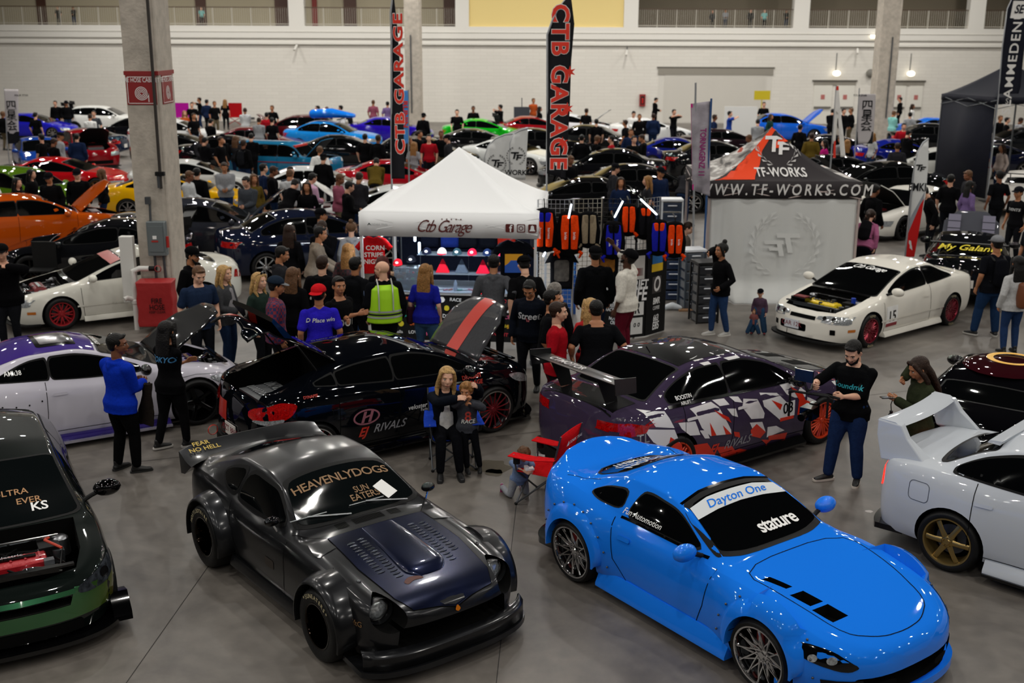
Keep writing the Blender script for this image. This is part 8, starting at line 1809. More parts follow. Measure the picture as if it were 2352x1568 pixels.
SPECS = {
'sedan': dict(F=2.27, B=-2.22, wb=2.65, W=.89, R=.33, Ra=.365, cen=[(2.27, .58), (2.2, .72), (1.9, .83), (1.05, .98), (.98, 1.0), (.22, 1.34), (-.2, 1.42), (-.6, 1.43), (-1.0, 1.36), (-1.6, 1.08), (-2.1, 1.04), (-2.18, .98), (-2.22, .7)], belt=[(2.27, .54), (2.1, .72), (1.6, .83), (1.0, .90), (.2, .93), (-.8, .96), (-1.6, .98), (-2.1, .95), (-2.22, .66)], rail=[(1.05, .73, .92), (.3, .62, 1.28), (-.1, .59, 1.355), (-.7, .58, 1.355), (-1.1, .60, 1.27), (-1.62, .66, 1.01)], ws=(.97, .26), rg=(-1.0, -1.55), dlo=(.82, -1.36), pil=(-.38,), hood=[(1.06, -.6), (1.08, 0), (1.06, .6), (1.8, .56), (2.1, .3), (2.1, -.3), (1.8, -.56)], hx=1.06, hz=.98),
'coupe': dict(integra_spec(), ws=(.97, .10), rg=(-1.18, -1.62), dlo=(.84, -1.42), pil=(-.45,), hood=[(1.02, -.6), (1.04, 0), (1.02, .6), (1.6, .58), (1.95, .3), (1.95, -.3), (1.6, -.58)], hx=1.02, hz=.85),
'sport': dict(F=2.13, B=-2.10, wb=2.57, W=.90, R=.33, Ra=.36, nose=(.65, 2.5), tail=(.5, 2.7), tumble=.91, cen=[(2.13, .46), (2.05, .60), (1.6, .74), (1.0, .85), (.86, .875), (.06, 1.18), (-.3, 1.25), (-.65, 1.25), (-1.1, 1.14), (-1.5, .98), (-1.9, .95), (-2.05, .90), (-2.10, .5)], belt=[(2.13, .42), (1.95, .58), (1.4, .74), (.8, .80), (0, .82), (-.8, .88), (-1.4, .92), (-1.9, .87), (-2.10, .48)], rail=[(.94, .72, .83), (.14, .61, 1.12), (-.25, .59, 1.195), (-.7, .58, 1.18), (-1.15, .59, 1.05), (-1.5, .64, .94)], flf=.03, flr=.05, hzf=.05, hzr=.05, ws=(.87, .12), rg=(-1.14, -1.5), dlo=(.74, -1.36), pil=(-.55,), hood=[(.92, -.6), (.94, 0), (.92, .6), (1.6, .56), (1.95, .3), (1.95, -.3), (1.6, -.56)], hx=.92, hz=.87),
'hatch': dict(F=2.10, B=-1.98, wb=2.6, W=.88, R=.32, Ra=.355, cen=[(2.10, .56), (2.0, .74), (1.7, .86), (1.15, .98), (1.05, 1.0), (.35, 1.34), (0, 1.43), (-.6, 1.46), (-1.3, 1.42), (-1.8, 1.12), (-1.92, .98), (-1.98, .6)], belt=[(2.10, .52), (1.9, .72), (1.4, .84), (.8, .90), (0, .93), (-.8, .96), (-1.5, .99), (-1.85, .95), (-1.98, .56)], rail=[(1.1, .73, .92), (.42, .63, 1.27), (.05, .60, 1.37), (-.6, .59, 1.39), (-1.3, .60, 1.33), (-1.78, .66, 1.06)], ws=(1.02, .40), rg=(-1.38, -1.76), dlo=(.9, -1.62), pil=(-.2, -1.0), hood=[(1.1, -.6), (1.12, 0), (1.1, .6), (1.7, .55), (1.95, .3), (1.95, -.3), (1.7, -.55)], hx=1.1, hz=.98),
'wagon': dict(F=2.05, B=-2.05, wb=2.42, W=.78, R=.29, Ra=.33, nose=(.25, 4.), tail=(.25, 4.), taper=.03, tumble=.95, cen=[(2.05, .62), (2.0, .80), (1.9, .86), (1.0, .90), (.95, .91), (.5, 1.32), (.2, 1.40), (-1.5, 1.41), (-1.85, 1.35), (-2.0, .95), (-2.05, .7)], belt=[(2.05, .60), (1.95, .78), (1.5, .84), (.9, .86), (-1.9, .88), (-2.05, .66)], rail=[(1.0, .68, .87), (.55, .62, 1.27), (.2, .60, 1.34), (-1.5, .60, 1.35), (-1.8, .62, 1.28), (-1.95, .66, .95)], ws=(.92, .55), rg=(-1.80, -1.93), dlo=(.85, -1.75), pil=(.0, -.85), hood=[(1.05, -.58), (1.05, .58), (1.9, .56), (1.9, -.56)], hx=1.05, hz=.90)}
_A = {}
def barn(kind, hood, wingd, rim):
 S = dict(SPECS[kind]); WM = {'silver': CHR, 'black': mat('black_rim', '#0a0a0c', .2, .6), 'white': WHITE, 'bronze': mat('bronze_rim', '#6e4e2c', .3, .8)}[rim]
 P = paint('plain_paint', '#0a0b0d'); c = Car(S, {'wagon': 'station_wagon', 'hatch': 'hatchback', 'sport': 'sports_coupe'}.get(kind, kind), (0, 0), 0, '', P)
 if hood: c.cutbox([(x*.985+.02, y*.95) for x, y in S['hood']], S['hz']-.45, 1.3)
 kw = ('w', rim)
 if kw not in _A: _A[kw] = wheel(.325, .235, .23, 8, color=WM, lip=WM, dish=.05, disc=False)
 c.finish(_A[kw]); glass(c, S['ws'], S['rg'], S['dlo'], S['pil'], cell=.14); gaps(c, [S['hx']-.1, S['pil'][0]]); c.mirror(S['dlo'][0]-.1, S['W']-.05, _z(c, 'belt', S['dlo'][0])+.06, P)
 if hood: lid(c, 'hood', S['hood'], 'top', (S['hx'], S['hz']), -48, P, MBLK); mb = MB(); mb.box((S['hx']+.45, 0, S['hz']-.2), (.3, .6, .12)); obj('engine_block', (mb, ALU), c.root); mb = MB(); mb.box((S['hx']+.45, 0, S['hz']-.12), (.2, .55, .05)); obj('valve_cover', (mb, mat('dull_red', '#5a1216', .4)), c.root)
 else: c.panel('hood_gap', strip(S['hood'], .01, True), 'top', VOIDM)
 F, B, Wd = S['F'], S['B'], S['W']; zf = _z(c, 'belt', F-.12)
 c.mir('headlight', [[(.42, zf-.12), (Wd-.08, zf-.10), (Wd-.04, zf+.02), (.46, zf-.0)]], 'front', CLEARL, off=.008); c.panel('lower_grille', [rrect(-.5, .24, .5, .38, .03)], 'front', VOIDM, off=.008)
 zb = _z(c, 'belt', B+.15); c.mir('tail_light', [[(.40, zb-.18), (Wd-.06, zb-.18), (Wd-.05, zb-.05), (.44, zb-.06)]], 'rear', REDL, off=.008)
 for sd in (1, -1): c.panel('side_headlight', [[(F-.42, zf-.02), (F-.06, zf-.08), (F-.05, zf-.14), (F-.35, zf-.12)]], 'side', CLEARL, side=sd, off=.007)
 plate(c, B-.01, 0, .5, True); skirt(c, MBLK, .12, .18, .02); lip(c, 'front_lip', MBLK, .11, .14, .05, .25, Wd-.05)
 if wingd: wing(c, MBLK, B+.15, _z(c, 'cen', B+.3)+.32, .72, .26, _z(c, 'cen', B+.3), xs=.4)
 return c.root
def bg(kind, px, py, phi, col, label, hood=0, wg=0, rim='silver', z=.75):
 k = (kind, hood, wg, rim); rt = _A[k] if k in _A else None
 if rt is None: rt = _A[k] = barn(*k)
 else: rt = copy_tree(rt)
 p = G(px, py, z); rt.location = (p.x, p.y, 0); rt.rotation_euler = (0, 0, math.radians(phi)); rt['label'] = label; rt['category'] = 'car'
 recolor(rt, paint('paint_'+col.lstrip('#'), col), ('body', 'wing_mirror', 'hood')); return rt
def deco(rt, nm, me_mat, loc): return obj(nm, me_mat, rt, loc)
def back_cars():
 C = [('sedan', 70, 505, 31, '#b34a0c', 'orange sedan with raised orange hood at the left edge', 1, 0, 'black'), ('hatch', 70, 438, -24, '#4a6a14', 'olive green hatchback with dark windows in front of the red coupe', 0, 0, 'silver'),
  ('sport', 150, 395, 2, '#b01018', 'bright red low coupe behind the olive green hatchback', 0, 0, 'bronze'), ('sedan', 232, 330, -58, '#7a0c14', 'dark red sedan with hood up left of the near column', 1, 0, 'silver'), ('coupe', 55, 345, -62, '#123a8c', 'royal blue coupe facing the camera at the far left', 0, 0, 'silver'),
  ('coupe', 80, 283, -5, '#1c1ca8', 'violet blue coupe by the left kanji banner', 0, 0, 'silver'), ('hatch', 238, 272, 3, '#dcdcd8', 'white hatchback with black rear wing near the back wall', 0, 1, 'black'), ('coupe', 388, 438, 4, '#e0a80c', 'yellow coupe standing behind the near column', 0, 0, 'silver'),
  ('coupe', 452, 402, 6, '#c9cac8', 'white coupe just behind the yellow coupe', 0, 0, 'white'), ('sport', 262, 555, 190, '#101114', 'black coupe with tall wing facing left behind the left white coupe', 0, 1, 'black'), ('sedan', 470, 520, 8, '#2c2e36', 'dark grey sedan with raised carbon hood right of the near column', 1, 0, 'black'),
  ('sedan', 690, 545, 24, '#141a2e', 'navy sedan seen from behind left of the white tent', 0, 0, 'silver'), ('coupe', 415, 335, 2, '#0c0e10', 'black coupe just right of the near column', 0, 0, 'silver'), ('sedan', 418, 305, 0, '#cfd0d0', 'white sedan between the near column and the dark crowd', 0, 0, 'silver'),
  ('coupe', 595, 318, 4, '#5a101a', 'wine red coupe behind the teal wagon', 0, 0, 'silver'), ('hatch', 680, 296, 182, '#4a0c12', 'maroon hatchback with hood raised by the roof box car', 1, 0, 'silver'), ('wagon', 655, 362, -14, '#1a6a92', 'teal blue station wagon with raised hood and red side stripe', 1, 0, 'white'),
  ('sedan', 762, 312, -8, '#1a80d0', 'sky blue car carrying a blue roof box', 0, 0, 'white'), ('coupe', 800, 338, 6, '#0b0c0e', 'black coupe below the sky blue roof box car', 0, 0, 'silver'), ('coupe', 900, 292, 5, '#24109a', 'purple blue coupe with tall black wing behind the left flag', 0, 1, 'silver'),
  ('coupe', 745, 415, 8, '#d6d8d8', 'white coupe with crowd in front, left of the white tent', 0, 0, 'silver'), ('coupe', 880, 472, 188, '#dcdedd', 'white coupe with hood raised behind the left end of the tent roof', 1, 0, 'silver'), ('sport', 905, 405, 2, '#a01420', 'red roadster left of the tent roof peak', 0, 0, 'black'), ('sedan', 540, 352, 2, '#0d0e11', 'black sedan behind the dark crowd, second row', 0, 0, 'silver'),
  ('coupe', 1112, 291, -3, '#10a818', 'bright green coupe in front of the back wall', 0, 0, 'silver'), ('coupe', 1105, 322, 4, '#0c0d0f', 'black coupe between the green coupe and the tent peak', 0, 0, 'silver'), ('sport', 1150, 352, -30, '#d8dad8', 'white car with open body behind the tent peak', 0, 0, 'silver'), ('coupe', 1232, 290, 5, '#8a1018', 'red coupe with white wing left of the tall star flag', 0, 1, 'white'),
  ('sport', 1345, 290, -12, '#d4d6da', 'white coupe with speckled hood raised right of the star flag', 1, 0, 'silver'), ('sport', 1480, 292, 5, '#dfe0e0', 'large white coupe in front of the roll-up door', 0, 0, 'silver'), ('sedan', 1370, 322, -10, '#1a1c1c', 'black sedan right of the star flag, second row', 0, 0, 'silver'), ('coupe', 1570, 345, -4, '#121c6e', 'dark blue coupe right of the khaki trousers visitor', 0, 0, 'silver'),
  ('sedan', 1385, 385, 174, '#0e0f12', 'black sedan with hood raised behind the green cap visitor', 1, 0, 'silver'), ('sedan', 1500, 432, 3, '#0c0d0f', 'black sedan behind the backpack stand', 0, 0, 'silver'), ('coupe', 1300, 440, 184, '#0e0e10', 'black coupe just behind the right end of the tent', 0, 0, 'white'), ('coupe', 1672, 322, 3, '#1c1016', 'dark plum coupe behind the magenta edged banner', 0, 0, 'silver'),
  ('sedan', 1655, 365, 5, '#101114', 'black sedan left of the printed tent peak', 0, 0, 'silver'), ('sedan', 1800, 290, 4, '#1258c8', 'bright blue sedan with raised hood before the exit doors', 1, 0, 'silver'), ('coupe', 1940, 340, 0, '#0e1018', 'black blue coupe behind the magenta top visitor', 0, 0, 'silver'), ('coupe', 1950, 388, 8, '#0d0e10', 'black coupe right of the printed tent roof', 0, 0, 'silver'),
  ('sport', 2110, 358, -2, '#101c7a', 'royal blue sports coupe right of the printed tent, third row', 0, 0, 'silver'), ('coupe', 2140, 292, 3, '#1560c8', 'blue coupe right of the right column near the wall', 0, 0, 'silver'), ('sedan', 2165, 320, -4, '#0b0c0e', 'black sedan with raised speckled hood at the right', 1, 0, 'silver'), ('sport', 2260, 362, 182, '#0e1226', 'dark navy coupe with bright silver wheels at the right edge', 0, 0, 'silver'),
  ('sedan', 2330, 325, 180, '#141518', 'black silver trimmed sedan under the navy tent', 0, 0, 'silver'), ('sport', 2310, 420, 62, '#d2cec8', 'white sports coupe with red tail lights at the right edge', 0, 1, 'white'), ('sedan', 2010, 420, 186, '#0b0c0d', 'black sedan with carbon hood raised beside the printed tent', 1, 0, 'silver'), ('sport', 2085, 470, 215, '#dddad2', 'white sports coupe with hood raised behind the white and red flag', 1, 0, 'black'),
  ('coupe', 2225, 385, 170, '#c9c9c4', 'pale silver coupe behind the grey raised hood', 0, 0, 'silver'), ('coupe', 2180, 585, 68, '#111215', 'black coupe with yellow window script and grey raised hood', 1, 1, 'black'), ('sport', 2330, 905, 52, '#07070a', 'glossy black hatchback with maroon roof at the right edge', 0, 0, 'black'),
  ('sedan', 300, 300, 178, '#0d0e12', 'black sedan left of the near column, third row', 0, 0, 'silver'), ('coupe', 150, 325, 176, '#101a30', 'dark blue coupe behind the bright red coupe', 0, 0, 'silver'), ('sedan', 1245, 330, 6, '#0c0c0e', 'black sedan behind the pair of white logo flags', 0, 0, 'silver'), ('hatch', 1010, 352, 4, '#0d0e11', 'black hatchback behind the red shirt visitor by the tent peak', 0, 0, 'silver')]
 T = {}
 for a in C: T[a[5]] = bg(*a)
 def get(s): return [v for k, v in T.items() if s in k][0]
 r = get('roof box car') if False else T['sky blue car carrying a blue roof box']
 b = empty('roof_box', (0, 0, 0), 0, 'long blue roof box on the sky blue car', 'roof box'); b.location = r.location+V((.0, 0, 1.50)); b.rotation_euler = r.rotation_euler
 mb = MB(); mb.cap([(-.85, 0, .22), (.0, 0, .26), (1.0, 0, .16)], [(.38, .2), (.42, .22), (.30, .1)], 18, None, (0, 0, 1)); obj('box_shell', (mb, paint('box_blue', '#1470d8')), b); obj('roof_bar', (MB().box((-.4, 0, -.0), (.05, 1.1, .04)), MBLK), b); obj('roof_bar', (MB().box((.4, 0, -.0), (.05, 1.1, .04)), MBLK), b)
 r = T['teal blue station wagon with raised hood and red side stripe']
 for sd in (1, -1): obj('side_stripe', (MB().box((0, sd*.785, .70), (3.4, .012, .035)), mat('stripe_red', '#8a2830', .4)), r)
 obj('windshield_banner', (MB().box((.62, 0, 1.26), (.06, 1.1, .07)), mat('banner_red', '#c8281c', .4)), r)
 r = T['black coupe with yellow window script and grey raised hood']; mb = MB(); flat_text(mb, 'My Galante', .26, frame((-1.40, 0, 1.085), (0, -1, 0), (.85, 0, .45)) @ Matrix.Translation((0, 0, .0)), bold=.015, shear=.4); obj('window_script', (mb, mat('script_yellow', '#d8c41c', .5)), r)
 for ch in r.children:
  if ch.name.startswith('hood') and not ch.name.startswith('hood_gap'): ch.material_slots[0].link = 'OBJECT'; ch.material_slots[0].material = paint('hood_grey', '#4a4b52'); ho = ch
 for y in (-.36, .36):
  for k in range(3): obj('hood_vent', (MB().box((1.22+.21*k, y, .86-.025*k), (.17, .26, .012)), mat('vent_grey', '#6d6a7c', .4)), ho)
 r = T['glossy black hatchback with maroon roof at the right edge']; obj('roof_panel', (MB().ell((-.45, 0, 1.20), (.60, .55, .062)), paint('maroon_roof', '#2c0a10')), r); mb = MB(); mb.lathe([(.23, 0), (.27, .008), (.31, 0)], 40, 'z', (-.3, 0, 1.262), closed=True); obj('roof_ring', (mb, mat('ring_yellow', '#e0a814', .4)), r)
 pl = obj('licence_plate', (MB().box((-2.13, .0, .60), (.01, .32, .16)), mat('plate_pink', '#d8a0a0', .4)), r); mb = MB(); flat_text(mb, 'W 87818', .11, frame((-2.138, 0, .60), (0, -1, 0), (0, 0, 1)), bold=.01); obj('plate_lettering', (mb, mat('plate_ink', '#2b3a7a', .5)), pl)
 r = T['orange sedan with raised orange hood at the left edge']; mb = MB(); flat_text(mb, 'STi WRX', .2, frame((.3, -.915, .34), (1, 0, 0), (0, 0, 1)), bold=.015, shear=.3); obj('door_lettering', (mb, mat('dark_brown_vinyl', '#3a1606', .5)), r)
 tag(obj('camping_chair_small', (MB().box((0, 0, .42), (.5, .45, .03)).box((0, .22, .7), (.5, .03, .55)).tube([(-.25, -.2, 0), (.25, .2, .42)], .012).tube([(.25, -.2, 0), (-.25, .2, .42)], .012), MBLK), None, G(100, 664)), 'dark folding chair beside the left white coupe nose', 'chair')
 for px, py, c_, lb in ((418, 262, '#a81890', 'magenta folding chair against the back wall'), (540, 262, '#a0141a', 'red folding chair against the back wall')):
  q = G(px, 286); tag(obj('folding_chair', (MB().box((0, 0, .45), (.8, .5, .04)).box((0, .25, .85), (.8, .04, .8)).tube([(-.4, -.2, 0), (.4, .2, .45)], .02).tube([(.4, -.2, 0), (-.4, .2, .45)], .02), cloth('chair_'+c_[1:], c_)), None, (q.x, min(q.y, 70), 0)), lb, 'chair')
 for px, py, w_, h_, c_, lb in ((1700, 290, 1.6, 1.9, '#d8d8d6', 'large white display board near the right of the roll-up door'), (1198, 268, .9, 1.3, '#30343c', 'dark framed poster stand against the back wall'), (1668, 262, .9, .5, '#c8b414', 'yellow sign board above the phone photographer')):
  q = G(px, py, h_/2); tag(obj('display_board', (MB().box((0, 0, h_/2 if c_ != '#c8b414' else 2.0), (w_, .05, h_)).box((0, .03, .9), (.05, .03, 1.8)), mat('board_'+c_[1:], c_, .6)), None, (q.x, min(q.y, 66), 0)), lb, 'board')
back_cars()
_C = {}
ARCH = {'s': dict(kind='hoodie', style='short', hands=((.08, .26, 1.0), (-.08, .28, 1.02)), nod=18, fat=1.05), 'j': dict(kind='jacket', style='short', fat=1.12), 't': dict(kind='tee', style='short', sleeve=.42, fat=1.08), 'c': dict(kind='hoodie', style='capped', cap='#101014', nod=12, fat=1.08), 'w': dict(fem=True, kind='jacket', style='long', hair='brown', h=1.65), 'y': dict(fem=True, kind='tee', style='blown', hair='honey', h=1.65, fat=1.05), 'b': dict(kind='hoodie', style='short', lean=38, nod=25, hands=((.12, .50, .80), (-.12, .50, .82))), 'p': dict(kind='tee', style='short', hands=((.10, .38, 1.48), (-.08, .38, 1.48)), sleeve=.42), 'k': dict(kind='hoodie', style='short', backpack='#15161a'), 'o': dict(kind='tee', style='short', plen=.45, sleeve=.45)}
COLN = {'#0b0b0d': 'black', '#16223e': 'navy', '#8a8c90': 'grey', '#b4b6b8': 'pale grey', '#9a1420': 'red', '#c9a0bc': 'pink', '#8a4a5c': 'dusty pink', '#26262a': 'charcoal', '#1c3a8a': 'blue', '#5a4a1c': 'olive brown', '#a8186a': 'magenta', '#7fbcb8': 'teal', '#e0e0de': 'white', '#a84a20': 'orange brown', '#3e4248': 'slate', '#1c3a34': 'dark green', '#6e5a86': 'lilac', '#b8a8a0': 'beige'}
KN = {'s': 'hooded top', 'j': 'jacket', 't': 'tee', 'c': 'hoodie, dark cap', 'w': 'jacket, long hair', 'y': 'tee, honey hair', 'b': 'top bending forward', 'p': 'tee raising phone', 'k': 'hoodie', 'o': 'tee and shorts'}
RW = lambda y: 'at back wall' if y < 262 else 'in far rows' if y < 320 else 'in middle rows' if y < 365 else 'in near rows'
def crowd():
 K = '#0b0b0d'; N_ = '#16223e'; Gy = '#8a8c90'; PG = '#b4b6b8'; R_ = '#9a1420'; CH_ = '#26262a'; B_ = '#1c3a8a'; Wt = '#e0e0de'; S_ = '#3e4248'
 L_ = [(130, 231, 'j', K, -90), (157, 230, 'c', K, -60), (80, 256, 't', K, 80), (5, 256, 'j', K, 60), (215, 254, 't', S_, -90), (188, 264, 's', Wt, 90), (95, 310, 't', K, 150), (135, 304, 'c', Gy, 20), (175, 306, 'j', N_, 95), (120, 315, 's', K, 60), (20, 414, 'w', K, -20), (2, 405, 'j', Wt, 0), (70, 393, 'w', K, -10), (113, 394, 'c', K, -90), (176, 386, 'c', K, -80), (233, 392, 'w', K, 190),
  (440, 233, 't', K, -80), (458, 222, 'p', K, 200), (474, 228, 'j', N_, 70), (492, 232, 't', K, -60), (516, 230, 'y', K, 90), (600, 250, 's', PG, 100), (612, 258, 't', R_, 90), (625, 244, 't', K, -110), (421, 256, 'y', '#a84a20', -60), (458, 258, 't', K, -40), (482, 275, 's', K, 60), (462, 309, 's', CH_, -70), (478, 315, 's', K, 60), (495, 312, 't', K, -20), (516, 308, 'c', K, 160), (540, 312, 'w', CH_, 80), (572, 306, 's', K, 90), (558, 320, 'k', K, 70),
  (730, 243, 'j', K, 190), (748, 247, 's', N_, -90), (783, 240, 'k', Wt, 160), (604, 266, 's', Gy, 80), (620, 266, 't', K, 80), (430, 390, 's', PG, -10), (451, 388, 'j', K, 80), (515, 374, 's', Gy, -80), (567, 406, 's', S_, -110), (582, 404, 'w', '#5a4a1c', -60), (603, 374, 'o', N_, 30), (627, 382, 's', K, 10), (655, 398, 'b', K, 70), (690, 390, 's', PG, 80), (712, 388, 's', '#c9a0bc', 40), (704, 415, 'w', K, -90), (726, 386, 't', S_, -60),
  (776, 401, 's', '#8a4a5c', -10), (797, 412, 's', K, 20), (822, 384, 's', CH_, 70), (742, 346, 'c', K, 80), (809, 344, 'k', Wt, 90), (838, 310, 't', K, 80), (868, 309, 'j', K, 60), (860, 352, 'b', '#5a4a1c', 90), (857, 231, 't', '#8a4a5c', 80), (890, 235, 't', '#6e5a86', 80), (963, 296, 'j', K, -20), (985, 306, 't', R_, -90), (1013, 298, 't', K, -80), (1030, 312, 'c', CH_, 180), (950, 328, 'y', Gy, 80), (972, 262, 'c', K, 70), (938, 318, 'w', K, -10),
  (1053, 248, 't', K, -90), (1087, 245, 't', K, -90), (1150, 240, 'p', K, 160), (1225, 226, 't', '#a84a20', -60), (1318, 246, 'w', K, 0), (1347, 248, 't', K, 60), (1340, 312, 'j', K, 80), (1368, 310, 's', K, 30), (1402, 318, 't', R_, 170), (1437, 276, 't', K, 150), (1455, 256, 's', Wt, -80), (1469, 263, 'k', K, -90), (1505, 222, 's', K, 0), (1501, 259, 'j', N_, 90), (1548, 252, 'p', K, -60), (1449, 294, 'j', N_, -80), (1456, 316, 't', K, -70), (1478, 309, 's', K, 180), (1360, 268, 't', K, 90), (1322, 365, 's', K, -60),
  (1406, 376, 'c', CH_, 10), (1426, 404, 'w', N_, -90), (1489, 407, 'y', CH_, 180), (1516, 386, 'c', N_, -60), (1676, 254, 'p', B_, -10), (1641, 264, 't', N_, 0), (1625, 250, 's', K, 20), (1572, 376, 'b', CH_, 60), (1755, 236, 't', K, -90), (1770, 262, 'w', '#1c3a34', -40), (1727, 271, 's', Gy, 80), (1720, 307, 's', PG, 190), (1837, 286, 'k', K, 60), (1865, 306, 'j', '#5a4a1c', 80), (1898, 319, 'w', '#a8186a', 180), (1951, 315, 's', Gy, 120), (1979, 327, 'y', K, 70), (2008, 305, 'y', PG, 200),
  (2066, 285, 'j', R_, -90), (2052, 256, 's', '#7fbcb8', 30), (2069, 222, 'k', K, 170), (2096, 238, 'w', Wt, -20), (2091, 259, 'k', Gy, 80), (2212, 252, 't', K, 10), (2250, 317, 't', B_, 200), (2314, 330, 'w', '#b8a8a0', 200), (2268, 262, 's', '#8a4a5c', -10), (2298, 263, 'j', K, -60), (2325, 268, 't', K, -20), (2338, 270, 's', Gy, 10), (1938, 250, 'j', K, -60), (1956, 250, 'j', K, 180), (1912, 252, 's', K, 60), (2048, 322, 'j', CH_, 80), (2085, 300, 's', K, 30), (2146, 380, 's', CH_, 190), (2228, 418, 'w', '#6e5a86', 20), (2258, 258, 'w', K, 70), (2185, 400, 't', K, 60)]
 used = {}; sk = ['light', 'tan', 'fair', 'brown', 'light', 'tan']; rr = random.Random(11)
 def land(px):
  for x, n in ((60, 'at left edge'), (170, 'left of red sedan'), (290, 'left of near column'), (500, 'right of near column'), (600, 'left of teal wagon'), (700, 'by teal wagon'), (800, 'right of teal wagon'), (905, 'left of edge-on flag'), (1010, 'right of edge-on flag'), (1110, 'over white tent peak'), (1260, 'left of star flag'), (1390, 'right of star flag'), (1500, 'below extinguisher cabinet'), (1610, 'left of magenta banner'), (1720, 'right of magenta banner'), (1830, 'over printed tent peak'), (1960, 'by thin white flag'), (2070, 'by right column'), (2200, 'right of right column'), (2500, 'near navy tent')):
   if px < x: return n
 for i, (px, py, a, col, phi) in enumerate(L_):
  P = dict(ARCH[a]); h = P.get('h', 1.75)*rr.uniform(.975, 1.03); loc = G(px, py, h); loc.z = 0
  if loc.y > 70.9: loc = loc*(70.8/loc.y)
  key = (COLN[col], KN[a], RW(py), land(px)); same = sorted(q[0] for q in L_ if (COLN[q[3]], KN[q[2]], RW(q[1]), land(q[0])) == key)
  lb = 'person in %s %s %s %s' % key; n_ = len(same); j = same.index(px)
  if n_ > 1: lb += ', '+(('left one', 'right one') if n_ == 2 else ('leftmost', 'middle one', 'rightmost') if n_ == 3 else ('leftmost', 'second left', 'third left', 'fourth left', 'fifth left'))[j]
  rz = math.radians(phi-90)
  if a not in _C:
   P.setdefault('h', 1.75); r = person(loc, rz, lb, dict(P, top='#0b0b0d', pants='#14161c', vox=.017, who='backpack visitor %s' % key[3]))
   for ch in list(r.children_recursive):
    if ch.name.split('.')[0] in ('eyes', 'irises', 'eyebrows', 'lips'): bpy.data.objects.remove(ch)
   _C[a] = r
  else:
   r = copy_tree(_C[a]); r.location = loc; r.rotation_euler = (0, 0, rz); r['label'] = lb
  r['category'] = 'person'; recolor(r, cloth('top_'+COLN[col].replace(' ', '_'), col), ('hoodie', 'jacket', 't_shirt')); recolor(r, skin(sk[i % 6]), ('body',))
  recolor(r, cloth('pants_%d' % (i % 4), ['#111216', '#1c2b48', '#14151a', '#5c5240' if a in 'stj' else '#1c2b48'][i % 4]), ('trousers', 'shorts')); recolor(r, hairm(['black', 'brown', 'black', 'light_brown'][i % 4] if a not in 'y' else 'honey'), ('hair',))
 for i, (px, py, a, col, ph, lb) in enumerate(((132, 30, 't', K, 0, 'person in black left of a pair sitting behind the left balcony railing'), (168, 34, 's', K, 0, 'person in black right of a pair sitting behind the left balcony railing'), (462, 34, 't', '#7fbcb8', 0, 'person in teal top behind the left balcony railing'), (1637, 33, 'w', CH_, 0, 'person leftmost of the group behind the right balcony railing'), (1667, 31, 's', Gy, 0, 'person second from the left behind the right balcony railing'), (1725, 28, 'j', K, 0, 'person in dark jacket in the middle of the right balcony group'), (1757, 33, 't', '#7fbcb8', 0, 'person in pale green top on the right balcony'), (1807, 34, 's', K, 0, 'person rightmost of the group behind the right balcony railing'))):
  p = AT(px, py, WY+.8); r = copy_tree(_C[a]); r.location = (p.x, WY+.9, 5.7); r.scale = (.62,)*3; r.rotation_euler = (0, 0, PI); r['label'] = lb; r['category'] = 'person'; recolor(r, cloth('top_'+COLN[col].replace(' ', '_'), col), ('hoodie', 'jacket', 't_shirt'))
crowd()
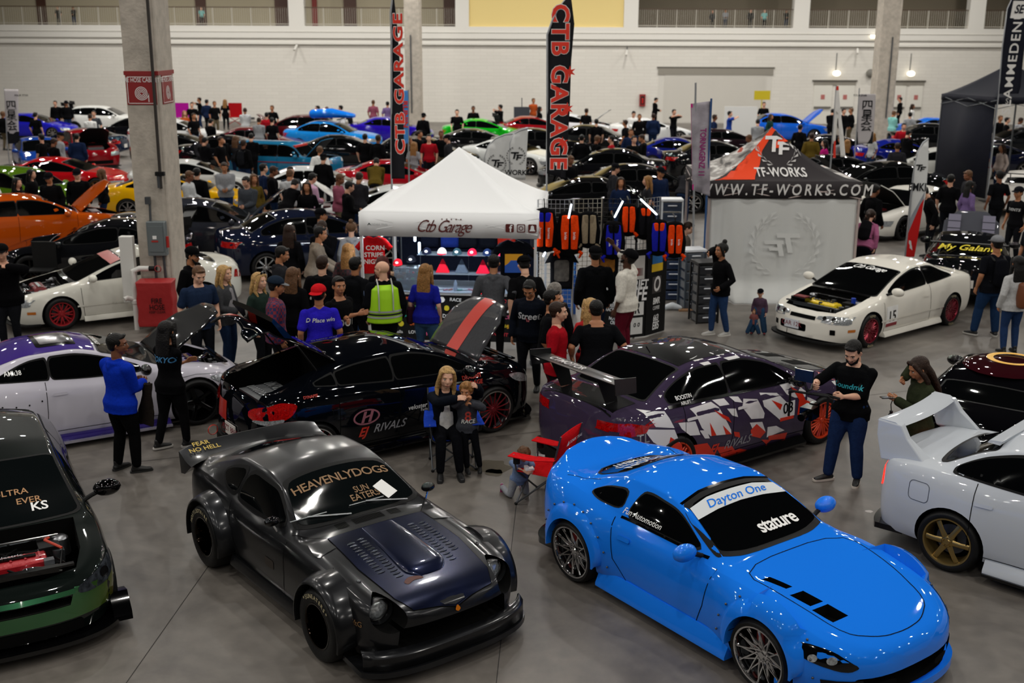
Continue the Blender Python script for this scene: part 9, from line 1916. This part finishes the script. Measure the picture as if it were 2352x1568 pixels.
def settle():
 tops = [o for o in SC.collection.objects if o.parent is None and o.get('category')]
 heroes = [c.root for c in HERO]; cars = [o for o in tops if o['category'] == 'car']; mov = [o for o in cars if o not in heroes]
 comp = {}
 skip = ('mother', 'hugging', 'lap', 'toddler', 'doll', 'balcony')
 ppl = [o for o in tops if o['category'] == 'person' and not any(k in o['label'] for k in skip)]
 others = [o for o in tops if o['category'] not in ('car', 'person')]
 for p in ppl: comp[p] = [o for o in others if (V(o.location[:2])-V(p.location[:2])).length < 1e-4 and abs(o.location.z) < 1e-4]
 box = {'roof_box': None}; rb = [o for o in tops if o.name.startswith('roof_box')][0]; rc = [o for o in cars if o['label'].startswith('sky blue')][0]
 def pts(o):
  c, s = math.cos(o.rotation_euler.z), math.sin(o.rotation_euler.z); return [V((o.location.x+c*d, o.location.y+s*d)) for d in (-1.45, -.5, .5, 1.4)]
 fix = []
 for o in tops:
  if o.name.startswith('pop_up_tent'):
   w = 3.0
   for i in range(4):
    for j in range(4):
     q = o.matrix_world if False else Matrix.Translation(o.location) @ Matrix.Rotation(o.rotation_euler.z, 4, 'Z'); p = q @ V((.1+i*.95, .1+j*.95, 0)); fix.append((V(p[:2]), .35))
 for a in ((370, 742), (952, 312), (2024, 325)): p = G(*a); fix.append((V((p.x, p.y+.5)), .75))
 for px in (1400, 1460, 1500, 1545, 1590): p = G(px, 735); fix.append((V((p.x, p.y+.35)), .3))
 for o in others:
  if o['category'] in ('banner', 'flag', 'board') and not o.name.startswith('sticker'): fix.append((V(o.location[:2]), .35))
 for it in range(90):
  mv = {o: V((0, 0)) for o in mov}; P = {o: pts(o) for o in cars}
  for i, a in enumerate(cars):
   for b in cars[i+1:]:
    if (V(a.location[:2])-V(b.location[:2])).length > 5: continue
    best = 0; bd = None
    for p in P[a]:
     for q in P[b]:
      d = p-q; L_ = d.length
      if 1.95-L_ > best: best = 1.95-L_; bd = d/max(L_, 1e-3)
    if bd is not None:
     ma, mb_ = a in mv, b in mv; k = best*(.5 if ma and mb_ else .9)
     if ma: mv[a] += bd*k*.5
     if mb_: mv[b] -= bd*k*.5
   if a in mv:
    for p in P[a]:
     for q, r in fix:
      d = p-q; L_ = d.length
      if L_ < .95+r: mv[a] += d/max(L_, 1e-3)*(.95+r-L_)*.4
  for o, d in mv.items(): o.location.x += d.x; o.location.y = min(o.location.y+d.y, 69.3)
 rb.location = rc.location+V((0, 0, 1.50))
 bpy.context.view_layer.update()
 P = {o: pts(o) for o in cars}; pos = {p: V(p.location[:2]) for p in ppl}; org = dict(pos)
 def carpush(c, p):
  a = c.rotation_euler.z; d = p-V(c.location[:2]); x = d.x*math.cos(a)+d.y*math.sin(a); y = -d.x*math.sin(a)+d.y*math.cos(a); hx, hy = 2.42, 1.2
  if abs(x) < hx and abs(y) < hy:
   ex, ey = hx-abs(x), hy-abs(y); cx_, sx_ = math.cos(a), math.sin(a)
   if ex < ey: k = ex*(1 if x > 0 else -1); return V((cx_*k, sx_*k))
   k = ey*(1 if y > 0 else -1); return V((-sx_*k, cx_*k))
  return None
 for it in range(70):
  for i, a in enumerate(ppl):
   pa = pos[a]
   for b in ppl[i+1:]:
    d = pa-pos[b]; L_ = d.length
    if L_ < .56: k = d/max(L_, 1e-3)*(.56-L_)*.25 if L_ > 1e-3 else V((.05, 0)); pos[a] = pos[a]+k; pos[b] = pos[b]-k; pa = pos[a]
   for c in cars:
    if (V(c.location[:2])-pa).length < 2.8:
     k = carpush(c, pa)
     if k is not None: pos[a] = pa = pa+k*.5
   for q, r in fix:
    d = pa-q; L_ = d.length
    if L_ < r+.3: pos[a] = pa = pa+d/max(L_, 1e-3)*(r+.3-L_)*.5
   if pa.y > 71.2: pos[a] = V((pa.x, 71.2))
 for p in ppl:
  d = pos[p]-org[p]
  for o in [p]+comp[p]: o.location.x += d.x; o.location.y += d.y
settle()
GN = {'car': 'show cars parked in the hall', 'person': 'visitors in the hall', 'cap': 'caps under the white tent', 'backpack': 'backpacks on the stand and on visitors', 'flag': 'feather flags above the booths', 'banner': 'banners on poles', 'shirt': 'shirts hanging at the booths', 'board': 'printed display boards', 'drawers': 'plastic drawer towers', 'display panel': 'wire grid panels of the backpack stand', 'light': 'white light tubes at the booths', 'railing': 'gallery railings', 'tent': 'pop-up tents', 'camera': 'cameras in the hall', 'lamp': 'lamps in the hall', 'chair': 'folding chairs', 'phone': 'phones held by visitors', 'sign': 'fire hose signs on the near column', 'outlet': 'outlet strips on the back wall', 'stain': 'stains on the floor', 'pipe': 'pipes at the near column', 'bag': 'bags at the booths'}
for o in COL.objects:
 if o.parent is None and o.get('category') in GN and not o.get('group'): o['group'] = GN[o['category']]
bpy.data.scenes.remove(TMP)
